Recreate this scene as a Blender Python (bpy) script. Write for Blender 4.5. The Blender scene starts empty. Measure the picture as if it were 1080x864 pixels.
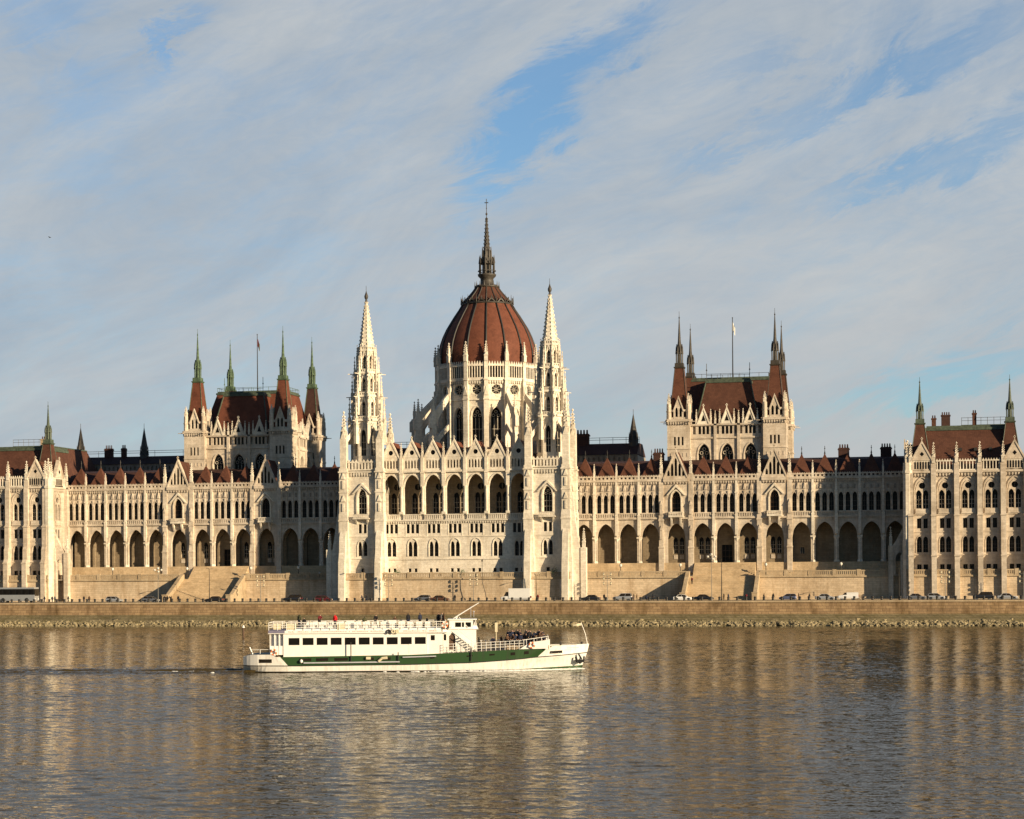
import bpy, bmesh, math, random
from mathutils import Vector, Matrix
R = math.radians
rnd = random.Random(7)
scene = bpy.context.scene
col = scene.collection
PI = math.pi
STEEP = 0.066
WAVE, SUN_E, SKY_STR, SKY_TINT, CLOUD_K, EXPO = 0.80, 5.0, 0.10, (0.48, 0.70, 0.88, 1), 6.7, 0.64

# ------------------------------------------------------------------ materials
MATS = {}
def new_mat(name):
    m = bpy.data.materials.new(name); m.use_nodes = True
    nt = m.node_tree
    b = nt.nodes['Principled BSDF']
    MATS[name] = m
    return m, nt, b
def N(nt, t, **k):
    n = nt.nodes.new(t)
    for a, v in k.items():
        if a == 'inp':
            for i, x in v.items(): n.inputs[i].default_value = x
        else: setattr(n, a, v)
    return n
def L(nt, a, b): nt.links.new(a, b)
def wallcoord(nt, fx=1.0, fy=0.93):
    g = N(nt, 'ShaderNodeNewGeometry'); s = N(nt, 'ShaderNodeSeparateXYZ'); L(nt, g.outputs['Position'], s.inputs[0])
    a = N(nt, 'ShaderNodeMath', operation='MULTIPLY', inp={1: fx}); L(nt, s.outputs[0], a.inputs[0])
    b = N(nt, 'ShaderNodeMath', operation='MULTIPLY_ADD', inp={1: fy}); L(nt, s.outputs[1], b.inputs[0]); L(nt, a.outputs[0], b.inputs[2])
    c = N(nt, 'ShaderNodeCombineXYZ'); L(nt, b.outputs[0], c.inputs[0]); L(nt, s.outputs[2], c.inputs[1])
    return g, s, c
def masonry(name, base, alt, mortar, bw, bh, stain=(0.5, 0.42, 0.32), stain_amt=0.5, mort=0.012, rough=0.85, streak=True, bump=0.25):
    m, nt, b = new_mat(name)
    g, s, c = wallcoord(nt)
    br = N(nt, 'ShaderNodeTexBrick', inp={'Scale': 1.0, 'Mortar Size': mort, 'Brick Width': bw, 'Row Height': bh, 'Bias': 0.0})
    br.inputs['Color1'].default_value = (*base, 1); br.inputs['Color2'].default_value = (*alt, 1); br.inputs['Mortar'].default_value = (*mortar, 1)
    L(nt, c.outputs[0], br.inputs['Vector'])
    mp = N(nt, 'ShaderNodeMapping', inp={'Scale': (0.55, 0.55, 0.09 if streak else 0.5)}); L(nt, g.outputs['Position'], mp.inputs[0])
    n1 = N(nt, 'ShaderNodeTexNoise', inp={'Scale': 1.0, 'Detail': 6.0, 'Roughness': 0.65}); L(nt, mp.outputs[0], n1.inputs['Vector'])
    r1 = N(nt, 'ShaderNodeMapRange', inp={'From Min': 0.46, 'From Max': 0.70, 'To Min': 0.0, 'To Max': stain_amt}); L(nt, n1.outputs[0], r1.inputs[0])
    mx = N(nt, 'ShaderNodeMix', data_type='RGBA', blend_type='MULTIPLY'); L(nt, r1.outputs[0], mx.inputs[0]); L(nt, br.outputs[0], mx.inputs[6]); mx.inputs[7].default_value = (*stain, 1)
    n2 = N(nt, 'ShaderNodeTexNoise', inp={'Scale': 1.7, 'Detail': 5.0, 'Roughness': 0.7}); L(nt, g.outputs['Position'], n2.inputs['Vector'])
    r2 = N(nt, 'ShaderNodeMapRange', inp={'From Min': 0.25, 'From Max': 0.75, 'To Min': 0.74, 'To Max': 1.16}); L(nt, n2.outputs[0], r2.inputs[0])
    mx2 = N(nt, 'ShaderNodeMix', data_type='RGBA', blend_type='MULTIPLY', inp={0: 1.0}); L(nt, mx.outputs[2], mx2.inputs[6]); L(nt, r2.outputs[0], mx2.inputs[7])
    mp3 = N(nt, 'ShaderNodeMapping', inp={'Scale': (0.11, 0.11, 0.16)}); L(nt, g.outputs['Position'], mp3.inputs[0])
    n3 = N(nt, 'ShaderNodeTexNoise', inp={'Scale': 1.0, 'Detail': 3.0, 'Roughness': 0.6}); L(nt, mp3.outputs[0], n3.inputs['Vector'])
    r3 = N(nt, 'ShaderNodeMapRange', inp={'From Min': 0.38, 'From Max': 0.58, 'To Min': 0.84, 'To Max': 1.04}); L(nt, n3.outputs[0], r3.inputs[0])
    mx3 = N(nt, 'ShaderNodeMix', data_type='RGBA', blend_type='MULTIPLY', inp={0: 1.0}); L(nt, mx2.outputs[2], mx3.inputs[6]); L(nt, r3.outputs[0], mx3.inputs[7]); mx2 = mx3
    L(nt, mx2.outputs[2], b.inputs['Base Color']); b.inputs['Roughness'].default_value = rough; b.inputs['Specular IOR Level'].default_value = 0.2
    if bump:
        bp = N(nt, 'ShaderNodeBump', inp={'Strength': bump, 'Distance': 0.12}); L(nt, n2.outputs[0], bp.inputs['Height']); L(nt, bp.outputs[0], b.inputs['Normal'])
    return m
def plain(name, c, rough=0.5, metal=0.0, var=0.12, sc=3.0, spec=0.5, coat=0.0):
    m, nt, b = new_mat(name)
    g = N(nt, 'ShaderNodeTexCoord')
    n = N(nt, 'ShaderNodeTexNoise', inp={'Scale': sc, 'Detail': 4.0, 'Roughness': 0.6}); L(nt, g.outputs['Object'], n.inputs['Vector'])
    r = N(nt, 'ShaderNodeMapRange', inp={'From Min': 0.3, 'From Max': 0.7, 'To Min': 1 - var, 'To Max': 1 + var}); L(nt, n.outputs[0], r.inputs[0])
    mx = N(nt, 'ShaderNodeMix', data_type='RGBA', blend_type='MULTIPLY', inp={0: 1.0}); mx.inputs[6].default_value = (*c, 1); L(nt, r.outputs[0], mx.inputs[7])
    L(nt, mx.outputs[2], b.inputs['Base Color'])
    b.inputs['Roughness'].default_value = rough; b.inputs['Metallic'].default_value = metal; b.inputs['Specular IOR Level'].default_value = spec
    b.inputs['Coat Weight'].default_value = coat
    return m
def tiles(name, c1, c2, dark=(0.35, 0.33, 0.33), amt=0.6, rough=0.75):
    m, nt, b = new_mat(name)
    g, s, c = wallcoord(nt)
    br = N(nt, 'ShaderNodeTexBrick', inp={'Scale': 1.0, 'Mortar Size': 0.02, 'Brick Width': 0.45, 'Row Height': 0.34})
    br.inputs['Color1'].default_value = (*c1, 1); br.inputs['Color2'].default_value = (*c2, 1); br.inputs['Mortar'].default_value = tuple(x * 0.5 for x in c1) + (1,)
    L(nt, c.outputs[0], br.inputs['Vector'])
    n1 = N(nt, 'ShaderNodeTexNoise', inp={'Scale': 0.45, 'Detail': 7.0, 'Roughness': 0.7}); L(nt, g.outputs['Position'], n1.inputs['Vector'])
    r1 = N(nt, 'ShaderNodeMapRange', inp={'From Min': 0.45, 'From Max': 0.72, 'To Min': 0.0, 'To Max': amt}); L(nt, n1.outputs[0], r1.inputs[0])
    mx = N(nt, 'ShaderNodeMix', data_type='RGBA', blend_type='MULTIPLY'); L(nt, r1.outputs[0], mx.inputs[0]); L(nt, br.outputs[0], mx.inputs[6]); mx.inputs[7].default_value = (*dark, 1)
    L(nt, mx.outputs[2], b.inputs['Base Color']); b.inputs['Roughness'].default_value = rough; b.inputs['Specular IOR Level'].default_value = 0.2
    return m

masonry('stone', (0.66, 0.575, 0.47), (0.55, 0.475, 0.38), (0.45, 0.38, 0.29), 1.5, 0.55, stain=(0.55, 0.46, 0.36), stain_amt=0.55)
masonry('white_stone', (0.80, 0.735, 0.62), (0.70, 0.635, 0.525), (0.56, 0.49, 0.39), 1.3, 0.5, stain=(0.6, 0.52, 0.42), stain_amt=0.45)
masonry('grey_stone', (0.40, 0.35, 0.29), (0.35, 0.30, 0.25), (0.28, 0.24, 0.19), 1.5, 0.55, stain_amt=0.6)
masonry('wall_stone', (0.68, 0.545, 0.385), (0.59, 0.465, 0.32), (0.48, 0.375, 0.25), 1.7, 0.52, stain=(0.5, 0.4, 0.28), stain_amt=0.55, mort=0.03)
masonry('quay_stone', (0.37, 0.255, 0.14), (0.27, 0.18, 0.10), (0.16, 0.11, 0.07), 1.6, 0.6, stain=(0.4, 0.36, 0.28), stain_amt=0.8, mort=0.04)
masonry('slope_stone', (0.30, 0.245, 0.135), (0.24, 0.19, 0.105), (0.12, 0.11, 0.06), 1.0, 0.35, stain=(0.5, 0.5, 0.3), stain_amt=0.8, mort=0.05)
masonry('coping', (0.50, 0.40, 0.27), (0.45, 0.35, 0.23), (0.3, 0.23, 0.15), 1.8, 1.0, stain_amt=0.4)
masonry('loggia_stone', (0.33, 0.265, 0.18), (0.28, 0.22, 0.15), (0.2, 0.155, 0.1), 1.6, 0.5, stain_amt=0.5)  # darker stone: shade inside the loggias and gallery put into the colour
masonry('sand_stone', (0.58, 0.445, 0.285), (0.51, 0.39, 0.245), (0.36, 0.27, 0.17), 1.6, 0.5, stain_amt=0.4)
tiles('red_tile', (0.175, 0.063, 0.038), (0.145, 0.051, 0.031))
tiles('brick_tile', (0.135, 0.056, 0.035), (0.11, 0.044, 0.028), amt=0.55)
tiles('brown_tile', (0.118, 0.052, 0.034), (0.092, 0.040, 0.027), amt=0.6)
tiles('dark_tile', (0.075, 0.038, 0.03), (0.06, 0.03, 0.025), amt=0.6)
plain('verdigris', (0.075, 0.115, 0.07), 0.7, 0, 0.6, 1.2, 0.3)
plain('dull_copper', (0.065, 0.085, 0.06), 0.6, 0, 0.5, 1.5, 0.4)
plain('dark_copper', (0.05, 0.043, 0.035), 0.55, 0, 0.4, 1.2, 0.4)
plain('dark_metal', (0.035, 0.033, 0.03), 0.5, 0.2, 0.2)
plain('window_glass', (0.010, 0.009, 0.008), 0.3, 0, 0.5, 0.7, 0.12)
plain('window_frame', (0.10, 0.085, 0.065), 0.7)
plain('dark_wood', (0.09, 0.05, 0.03), 0.6)
plain('asphalt', (0.055, 0.052, 0.05), 0.9, 0, 0.3, 0.5, 0.2)
plain('earth', (0.16, 0.13, 0.09), 0.95, 0, 0.3, 0.05, 0.1)
plain('rock', (0.27, 0.225, 0.135), 0.9, 0, 0.55, 0.55, 0.2)
plain('white_paint', (0.80, 0.785, 0.74), 0.4, 0, 0.05, 2.0)
def streaked_paint(name, c, dirt, amt):
    m, nt, b = new_mat(name)
    g = N(nt, 'ShaderNodeNewGeometry'); mp = N(nt, 'ShaderNodeMapping', inp={'Scale': (2.2, 2.2, 0.25)}); L(nt, g.outputs['Position'], mp.inputs[0])
    n = N(nt, 'ShaderNodeTexNoise', inp={'Scale': 1.0, 'Detail': 6.0, 'Roughness': 0.7}); L(nt, mp.outputs[0], n.inputs['Vector'])
    r = N(nt, 'ShaderNodeMapRange', inp={'From Min': 0.48, 'From Max': 0.75, 'To Min': 0.0, 'To Max': amt}); L(nt, n.outputs[0], r.inputs[0])
    mx = N(nt, 'ShaderNodeMix', data_type='RGBA'); L(nt, r.outputs[0], mx.inputs[0]); mx.inputs[6].default_value = (*c, 1); mx.inputs[7].default_value = (*dirt, 1)
    L(nt, mx.outputs[2], b.inputs['Base Color']); b.inputs['Roughness'].default_value = 0.5
streaked_paint('hull_white', (0.76, 0.745, 0.70), (0.36, 0.27, 0.18), 0.55)
streaked_paint('hull_green', (0.016, 0.058, 0.012), (0.03, 0.03, 0.02), 0.8)
plain('grey_paint', (0.45, 0.46, 0.50), 0.5, 0, 0.1, 2.0)
plain('green_paint', (0.014, 0.052, 0.010), 0.45, 0, 0.35, 1.2)
plain('black_paint', (0.018, 0.018, 0.018), 0.4)
plain('cream_paint', (0.62, 0.55, 0.38), 0.6)
plain('pink_print', (0.72, 0.42, 0.38), 0.6)
plain('violet_cloth', (0.16, 0.15, 0.22), 0.8)
plain('orange_ring', (0.75, 0.16, 0.03), 0.5)
plain('deck', (0.30, 0.24, 0.17), 0.8)
plain('boat_glass', (0.022, 0.018, 0.013), 0.2, 0, 0.6, 0.8, 0.25)
plain('rubber', (0.02, 0.02, 0.02), 0.85)
plain('rim_metal', (0.4, 0.4, 0.42), 0.35, 0.7)
plain('lamp_glass', (0.62, 0.60, 0.54), 0.25, 0, 0.03)
plain('tail_lens', (0.5, 0.02, 0.015), 0.3)
plain('head_lens', (0.75, 0.75, 0.72), 0.15)
plain('skin_tone', (0.50, 0.30, 0.21), 0.6)
plain('hair_dark', (0.03, 0.02, 0.015), 0.6)
plain('plant_green', (0.05, 0.09, 0.03), 0.8, 0, 0.5, 6.0)
plain('fence_grey', (0.2, 0.19, 0.17), 0.8)
for nm, c in dict(cloth_black=(0.015, 0.015, 0.018), cloth_navy=(0.02, 0.025, 0.05), cloth_red=(0.62, 0.02, 0.025), cloth_grey=(0.12, 0.12, 0.12),
                  cloth_brown=(0.09, 0.05, 0.03), cloth_white=(0.7, 0.68, 0.62), cloth_wine=(0.14, 0.02, 0.025), cloth_olive=(0.07, 0.07, 0.035), cloth_blue=(0.04, 0.08, 0.17)).items():
    plain(nm, c, 0.85, 0, 0.15, 8.0, 0.2)
for nm, c, me in (('car_silver', (0.42, 0.43, 0.44), 0.4), ('car_black', (0.015, 0.015, 0.017), 0.0), ('car_white', (0.78, 0.77, 0.74), 0.0), ('car_brown', (0.10, 0.045, 0.025), 0.1),
                  ('car_grey', (0.16, 0.17, 0.19), 0.3), ('car_blue', (0.10, 0.12, 0.20), 0.2), ('car_red', (0.09, 0.012, 0.012), 0.0)):
    plain(nm, c, 0.35, me, 0.04, 1.0, 0.5, 0.6)

# ------------------------------------------------------------------ mesh building
class FR:
    """a wall frame: u runs along the wall, v runs into it"""
    def __init__(s, ox, oy, a=0.0): s.ox, s.oy, s.a = ox, oy, a; s.c, s.s = math.cos(a), math.sin(a)
    def pt(s, u, v, z): return (s.ox + u * s.c - v * s.s, s.oy + u * s.s + v * s.c, z)
IDF = FR(0, 0, 0)
class MB:
    def __init__(s): s.v = []; s.f = []; s.m = []; s.sm = []; s.mat = 'stone'; s.smooth = False
    def face(s, pts):
        i = len(s.v); s.v.extend(pts); s.f.append(tuple(range(i, i + len(pts)))); s.m.append(s.mat); s.sm.append(s.smooth)
    def mesh_part(s, verts, faces):
        i = len(s.v); s.v.extend(verts)
        for f in faces: s.f.append(tuple(k + i for k in f)); s.m.append(s.mat); s.sm.append(s.smooth)
    def obox(s, fr, u0, u1, v0, v1, z0, z1):
        p = [fr.pt(u, v, z) for z in (z0, z1) for (u, v) in ((u0, v0), (u1, v0), (u1, v1), (u0, v1))]
        s.mesh_part(p, [(0, 3, 2, 1), (4, 5, 6, 7), (0, 1, 5, 4), (1, 2, 6, 5), (2, 3, 7, 6), (3, 0, 4, 7)])
    def box(s, x0, x1, y0, y1, z0, z1): s.obox(IDF, x0, x1, y0, y1, z0, z1)
    def prism(s, fr, poly, v0, v1):
        """polygon in (u,z) pushed from v0 to v1"""
        n = len(poly)
        p = [fr.pt(u, v0, z) for u, z in poly] + [fr.pt(u, v1, z) for u, z in poly]
        s.mesh_part(p, [tuple(range(n)), tuple(range(2 * n - 1, n - 1, -1))] + [(i, i + n, (i + 1) % n + n, (i + 1) % n) for i in range(n)])
    def side_prism(s, fr, poly, u0, u1):
        """polygon in (v,z) pushed from u0 to u1"""
        n = len(poly)
        p = [fr.pt(u0, v, z) for v, z in poly] + [fr.pt(u1, v, z) for v, z in poly]
        s.mesh_part(p, [tuple(range(n)), tuple(range(2 * n - 1, n - 1, -1))] + [(i, i + n, (i + 1) % n + n, (i + 1) % n) for i in range(n)])
    def frust(s, cx, cy, n, r0, r1, z0, z1, rot=0.0, sx=1.0):
        a = [rot + 2 * PI * i / n for i in range(n)]
        p = [(cx + r0 * sx * math.cos(t), cy + r0 * math.sin(t), z0) for t in a] + [(cx + r1 * sx * math.cos(t), cy + r1 * math.sin(t), z1) for t in a]
        fs = [(i, (i + 1) % n, (i + 1) % n + n, i + n) for i in range(n)]
        fs.append(tuple(range(n - 1, -1, -1)))
        if r1 > 0.01: fs.append(tuple(range(n, 2 * n)))
        s.mesh_part(p, fs)
    def lathe(s, cx, cy, prof, n, rot=0.0, smooth=True):
        o = s.smooth; s.smooth = smooth
        p = []
        for r, z in prof: p += [(cx + r * math.cos(rot + 2 * PI * i / n), cy + r * math.sin(rot + 2 * PI * i / n), z) for i in range(n)]
        fs = [(k * n + i, k * n + (i + 1) % n, (k + 1) * n + (i + 1) % n, (k + 1) * n + i) for k in range(len(prof) - 1) for i in range(n)]
        s.mesh_part(p, fs); s.smooth = o
    def tube(s, pts, r, n=6, r2=None):
        pts = [Vector(p) for p in pts]; r2 = r if r2 is None else r2
        k = len(pts); vs = []
        for i, p in enumerate(pts):
            d = (pts[min(i + 1, k - 1)] - pts[max(i - 1, 0)]).normalized()
            a = d.orthogonal().normalized() if abs(d.z) < 0.99 else Vector((1, 0, 0)); b = d.cross(a)
            rr = r + (r2 - r) * i / max(1, k - 1)
            vs += [tuple(p + a * rr * math.cos(2 * PI * j / n) + b * rr * math.sin(2 * PI * j / n)) for j in range(n)]
        fs = [(i * n + j, i * n + (j + 1) % n, (i + 1) * n + (j + 1) % n, (i + 1) * n + j) for i in range(k - 1) for j in range(n)]
        fs += [tuple(range(n - 1, -1, -1)), tuple(range((k - 1) * n, k * n))]
        s.mesh_part(vs, fs)
    def torus(s, c, R0, r, axis='y', n=16, k=6):
        vs = []
        for i in range(n):
            a = 2 * PI * i / n
            for j in range(k):
                b = 2 * PI * j / k; q = R0 + r * math.cos(b)
                p = (q * math.cos(a), r * math.sin(b), q * math.sin(a)) if axis == 'y' else (q * math.cos(a), q * math.sin(a), r * math.sin(b))
                vs.append((c[0] + p[0], c[1] + p[1], c[2] + p[2]))
        s.mesh_part(vs, [(i * k + j, i * k + (j + 1) % k, ((i + 1) % n) * k + (j + 1) % k, ((i + 1) % n) * k + j) for i in range(n) for j in range(k)])
    def mesh(s, name, origin=(0, 0, 0)):
        me = bpy.data.meshes.new(name)
        ox, oy, oz = origin
        me.from_pydata([(x - ox, y - oy, z - oz) for x, y, z in s.v], [], s.f)
        names = []
        for m in s.m:
            if m not in names: names.append(m)
        for m in names: me.materials.append(MATS[m])
        me.polygons.foreach_set('material_index', [names.index(m) for m in s.m])
        me.polygons.foreach_set('use_smooth', s.sm)
        me.update()
        bm = bmesh.new(); bm.from_mesh(me); bmesh.ops.remove_doubles(bm, verts=bm.verts, dist=0.0005)
        bmesh.ops.recalc_face_normals(bm, faces=bm.faces); bm.to_mesh(me); bm.free()
        return me
    def base(s):
        xs, ys, zs = zip(*s.v)
        return ((min(xs) + max(xs)) / 2, (min(ys) + max(ys)) / 2, min(zs))

WL = {}
def link(o, parent, loc, rz=0.0, sc=None):
    col.objects.link(o)
    if parent is not None:
        p = WL[parent.name]; o.parent = parent
        o.location = (loc[0] - p[0], loc[1] - p[1], loc[2] - p[2])
    else: o.location = loc
    o.rotation_euler = (0, 0, rz)
    if sc is not None: o.scale = sc if isinstance(sc, tuple) else (sc, sc, sc)
    WL[o.name] = tuple(loc)
    return o
def tag(o, label=None, cat=None, group=None, kind=None):
    if label: o['label'] = label
    if cat: o['category'] = cat
    if group: o['group'] = group
    if kind: o['kind'] = kind
    return o
def build(mb, name, parent=None):
    b = mb.base()
    return link(bpy.data.objects.new(name, mb.mesh(name, b)), parent, b)
def inst(me, name, parent, loc, rz=0.0, sc=None): return link(bpy.data.objects.new(name, me), parent, loc, rz, sc)
def empty(name, loc, label, cat, group=None, kind=None):
    o = bpy.data.objects.new(name, None); o.empty_display_size = 0.5
    link(o, None, loc); return tag(o, label, cat, group, kind)
def copy_thing(src, loc, rz=0.0):
    """a copy of a thing with copies of its parts and sub-parts"""
    r = src.copy(); col.objects.link(r); r.location = loc; r.rotation_euler = (0, 0, rz); WL[r.name] = tuple(loc)
    for k in ('label', 'group'):
        if k in r: del r[k]
    def kids(a, b):
        for ch in list(a.children):
            c = ch.copy(); col.objects.link(c); c.parent = b; kids(ch, c)
    kids(src, r)
    return r

# ------------------------------------------------------------------ openings
def arch_curve(c, w, zs, za, n=5):
    h = za - zs; out = []
    for i in range(2 * n + 1):
        x = -w / 2 + w * i / (2 * n)
        ax = abs(x)
        z = 0.5 * math.sqrt(max(0, w * w - (ax + w / 2) ** 2)) / (0.8660254 * w) + 0.5 * math.sqrt(max(0.0, 1 - (2 * ax / w) ** 2))
        out.append((c + x, zs + h * z))
    return out
def A(c, w, z0, zs, za, n=5):
    up = arch_curve(c, w, zs, za, n); return ([u for u, _ in up], [z0] * len(up), [z for _, z in up])
def B(c, w, z0, z1): return ([c - w / 2, c + w / 2], [z0, z0], [z1, z1])
def O(c, r, zc, n=10):
    t = [PI - PI * i / n for i in range(n + 1)]
    us = [c + r * math.cos(a) for a in t]
    return (us, [zc - r * math.sin(a) for a in t], [zc + r * math.sin(a) for a in t])
def shift(op, c): return ([u + c for u in op[0]], op[1], op[2])
def W(mb, fr, u0, u1, z0, z1, ops, depth=0.5, v=0.0, through=False):
    """wall sheet with real recessed openings; z1 may be a function of u"""
    top = z1 if callable(z1) else (lambda u: z1)
    P = fr.pt
    def q(a, b, za0, za1, zb0, zb1):
        if max(za1 - za0, zb1 - zb0) < 1e-4: return
        mb.face([P(a, v, za0), P(b, v, zb0), P(b, v, zb1), P(a, v, za1)])
    def solid(a, b):
        if b - a < 1e-4: return
        us = [a, b]
        if callable(z1):
            k = 6; us = [a + (b - a) * i / k for i in range(k + 1)]
        for x, y in zip(us, us[1:]): q(x, y, z0, top(x), z0, top(y))
    cur = u0
    for us, lo, hi in sorted(ops, key=lambda o: o[0][0]):
        solid(cur, us[0])
        for i in range(len(us) - 1):
            q(us[i], us[i + 1], z0, lo[i], z0, lo[i + 1])
            q(us[i], us[i + 1], hi[i], top(us[i]), hi[i + 1], top(us[i + 1]))
            for zz in (lo, hi):
                mb.face([P(us[i], v, zz[i]), P(us[i + 1], v, zz[i + 1]), P(us[i + 1], v + depth, zz[i + 1]), P(us[i], v + depth, zz[i])])
        for k in (0, -1):
            if hi[k] - lo[k] > 1e-3:
                mb.face([P(us[k], v, lo[k]), P(us[k], v, hi[k]), P(us[k], v + depth, hi[k]), P(us[k], v + depth, lo[k])])
        cur = us[-1]
    solid(cur, u1)
    if through:
        cur = u0
        for us, lo, hi in sorted(ops, key=lambda o: o[0][0]):
            mb.face([P(cur, v + depth, z0), P(us[0], v + depth, z0), P(us[0], v + depth, top(us[0])), P(cur, v + depth, top(cur))])
            for i in range(len(us) - 1):
                if max(hi) < top(us[i]) - 1e-3: mb.face([P(us[i], v + depth, hi[i]), P(us[i + 1], v + depth, hi[i + 1]), P(us[i + 1], v + depth, top(us[i + 1])), P(us[i], v + depth, top(us[i]))])
            cur = us[-1]
        mb.face([P(cur, v + depth, z0), P(u1, v + depth, z0), P(u1, v + depth, top(u1)), P(cur, v + depth, top(cur))])
WINC = {}
def windows(parent, fr, c, ops, depth, name='window', v=0.0, frame='window_frame', bars=True):
    """one window (all its lights) as a mesh of its own, set back in the opening"""
    key = (name, frame, bars, repr(ops))
    z0 = min(min(o[1]) for o in ops)
    if key not in WINC:
        mb = MB()
        for us, lo, hi in ops:
            mb.mat = 'window_glass'
            n = len(us)
            pts = [(us[i], 0.0, hi[i] - z0) for i in range(n)] + [(us[i], 0.0, lo[i] - z0) for i in range(n - 1, -1, -1)]
            mb.face([(x - 0.0, y, z) for x, y, z in pts])
            mb.mat = frame
            w = us[-1] - us[0]; t = min(0.09, w * 0.09); h = max(hi) - min(lo)
            if bars:
                if hi[0] - lo[0] > 0.05:
                    zs = hi[0] - z0; zl = lo[0] - z0
                    mb.box(us[0], us[0] + t, -0.07, -0.004, zl, zs); mb.box(us[-1] - t, us[-1], -0.07, -0.004, zl, zs)
                    for k in (1, 2):
                        if h > 2.5: mb.box(us[0] + t, us[-1] - t, -0.05, -0.004, zl + (zs - zl) * k / 3 - 0.04, zl + (zs - zl) * k / 3 + 0.04)
                mid = (us[0] + us[-1]) / 2; nl = 2 if w < 2.0 else 3
                for k in range(1, nl):
                    x = us[0] + w * k / nl
                    mb.box(x - t * 0.45, x + t * 0.45, -0.06, -0.004, min(lo) - z0 + (0 if len(us) == 2 or lo[0] == lo[1] else t), (hi[0] if len(us) > 2 and hi[0] > lo[0] + 0.05 else max(hi)) - z0 - t)
                if w > 2.0 and len(us) > 3:
                    zs = hi[0] - z0
                    for k in (-1, 0, 1): mb.torus((mid + k * w * 0.23, -0.04, zs + (0.35 if k else 0.95) * (max(hi) - hi[0]) * 0.6), w * 0.13, 0.05, 'y', 10, 4)
        WINC[key] = mb.mesh(name)
    return inst(WINC[key], name, parent, fr.pt(c, v + depth - 0.05, z0), fr.a)
def ring(mb, fr, c, w, z0, zs, za, t, v0, v1):
    """moulding that follows a pointed arch, with short legs down to z0"""
    i = arch_curve(c, w, zs, za, 5); o = arch_curve(c, w + 2 * t, zs, za + t * 1.25, 5)
    i = [(i[0][0], z0)] + i + [(i[-1][0], z0)]; o = [(o[0][0], z0)] + o + [(o[-1][0], z0)]
    for k in range(len(i) - 1):
        mb.prism(fr, [i[k], i[k + 1], o[k + 1], o[k]], v0, v1)
def strip(mb, fr, u0, u1, z0, z1, proud, v=0.0): mb.obox(fr, u0, u1, v - proud, v + 0.02, z0, z1)
def corbels(mb, fr, u0, u1, z0, z1, proud, pitch=0.75, v=0.0):
    n = max(2, int(round((u1 - u0) / pitch))); p = (u1 - u0) / n
    for i in range(n):
        u = u0 + p * (i + 0.5); w = p * 0.3
        mb.prism(fr, [(u - w, z1), (u + w, z1), (u + w, (z0 + z1) / 2), (u, z0), (u - w, (z0 + z1) / 2)], v - proud, v + 0.02)
def balusters(mb, fr, u0, u1, z0, z1, v0, v1, pitch=0.7, fill=0.45, rail=0.2):
    mb.obox(fr, u0, u1, v0, v1, z0, z0 + rail); mb.obox(fr, u0, u1, v0 - 0.04, v1 + 0.04, z1 - rail, z1)
    n = max(1, int(round((u1 - u0) / pitch))); p = (u1 - u0) / n
    for i in range(n):
        u = u0 + p * (i + 0.5); w = p * fill / 2
        mb.obox(fr, u - w, u + w, v0 + 0.03, v1 - 0.03, z0 + rail, z1 - rail)
# pinnacle: unit mesh, 1 m wide shaft, shaft height 1, spire height 3
def pinnacle_mesh(name, mat, shaft=1.2, spire=3.0, w=0.5):
    mb = MB(); mb.mat = mat
    mb.box(-w / 2, w / 2, -w / 2, w / 2, 0, shaft)
    mb.box(-w * 0.62, w * 0.62, -w * 0.62, w * 0.62, shaft, shaft + 0.12)
    for a in range(4):
        f = FR(0, 0, a * PI / 2)
        mb.prism(f, [(-w * 0.5, shaft + 0.12), (w * 0.5, shaft + 0.12), (0, shaft + 0.12 + w * 1.3)], -w * 0.55, -w * 0.38)
    mb.frust(0, 0, 4, w * 0.62, 0.03, shaft + 0.12, shaft + spire, PI / 4)
    for k in range(1, 5):
        z = shaft + 0.3 + (spire - 0.6) * k / 5; r = w * 0.62 * (1 - (z - shaft - 0.12) / spire) * 0.75
        for a in range(4):
            t = PI / 4 + a * PI / 2; c, s = math.cos(t) * (r + 0.1), math.sin(t) * (r + 0.1)
            mb.frust(c, s, 4, 0.09, 0.03, z, z + 0.2)
    z = shaft + spire
    mb.frust(0, 0, 6, 0.05, 0.16, z - 0.25, z - 0.05); mb.frust(0, 0, 6, 0.16, 0.02, z - 0.05, z + 0.2)
    return mb.mesh(name)
PIN = pinnacle_mesh('pinnacle', 'white_stone')
PIN_T = pinnacle_mesh('slender_pinnacle', 'white_stone', 2.6, 3.6, 0.6)
PIN_B = pinnacle_mesh('stone_pinnacle', 'stone')
def pin(parent, x, y, z, h=None, me=None, w=1.0, rz=0.0):
    me = me or PIN
    H = {PIN: 4.2, PIN_T: 6.2, PIN_B: 4.2}[me]
    return inst(me, 'pinnacle', parent, (x, y, z), rz, (w, w, (h or H) / H))

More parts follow.
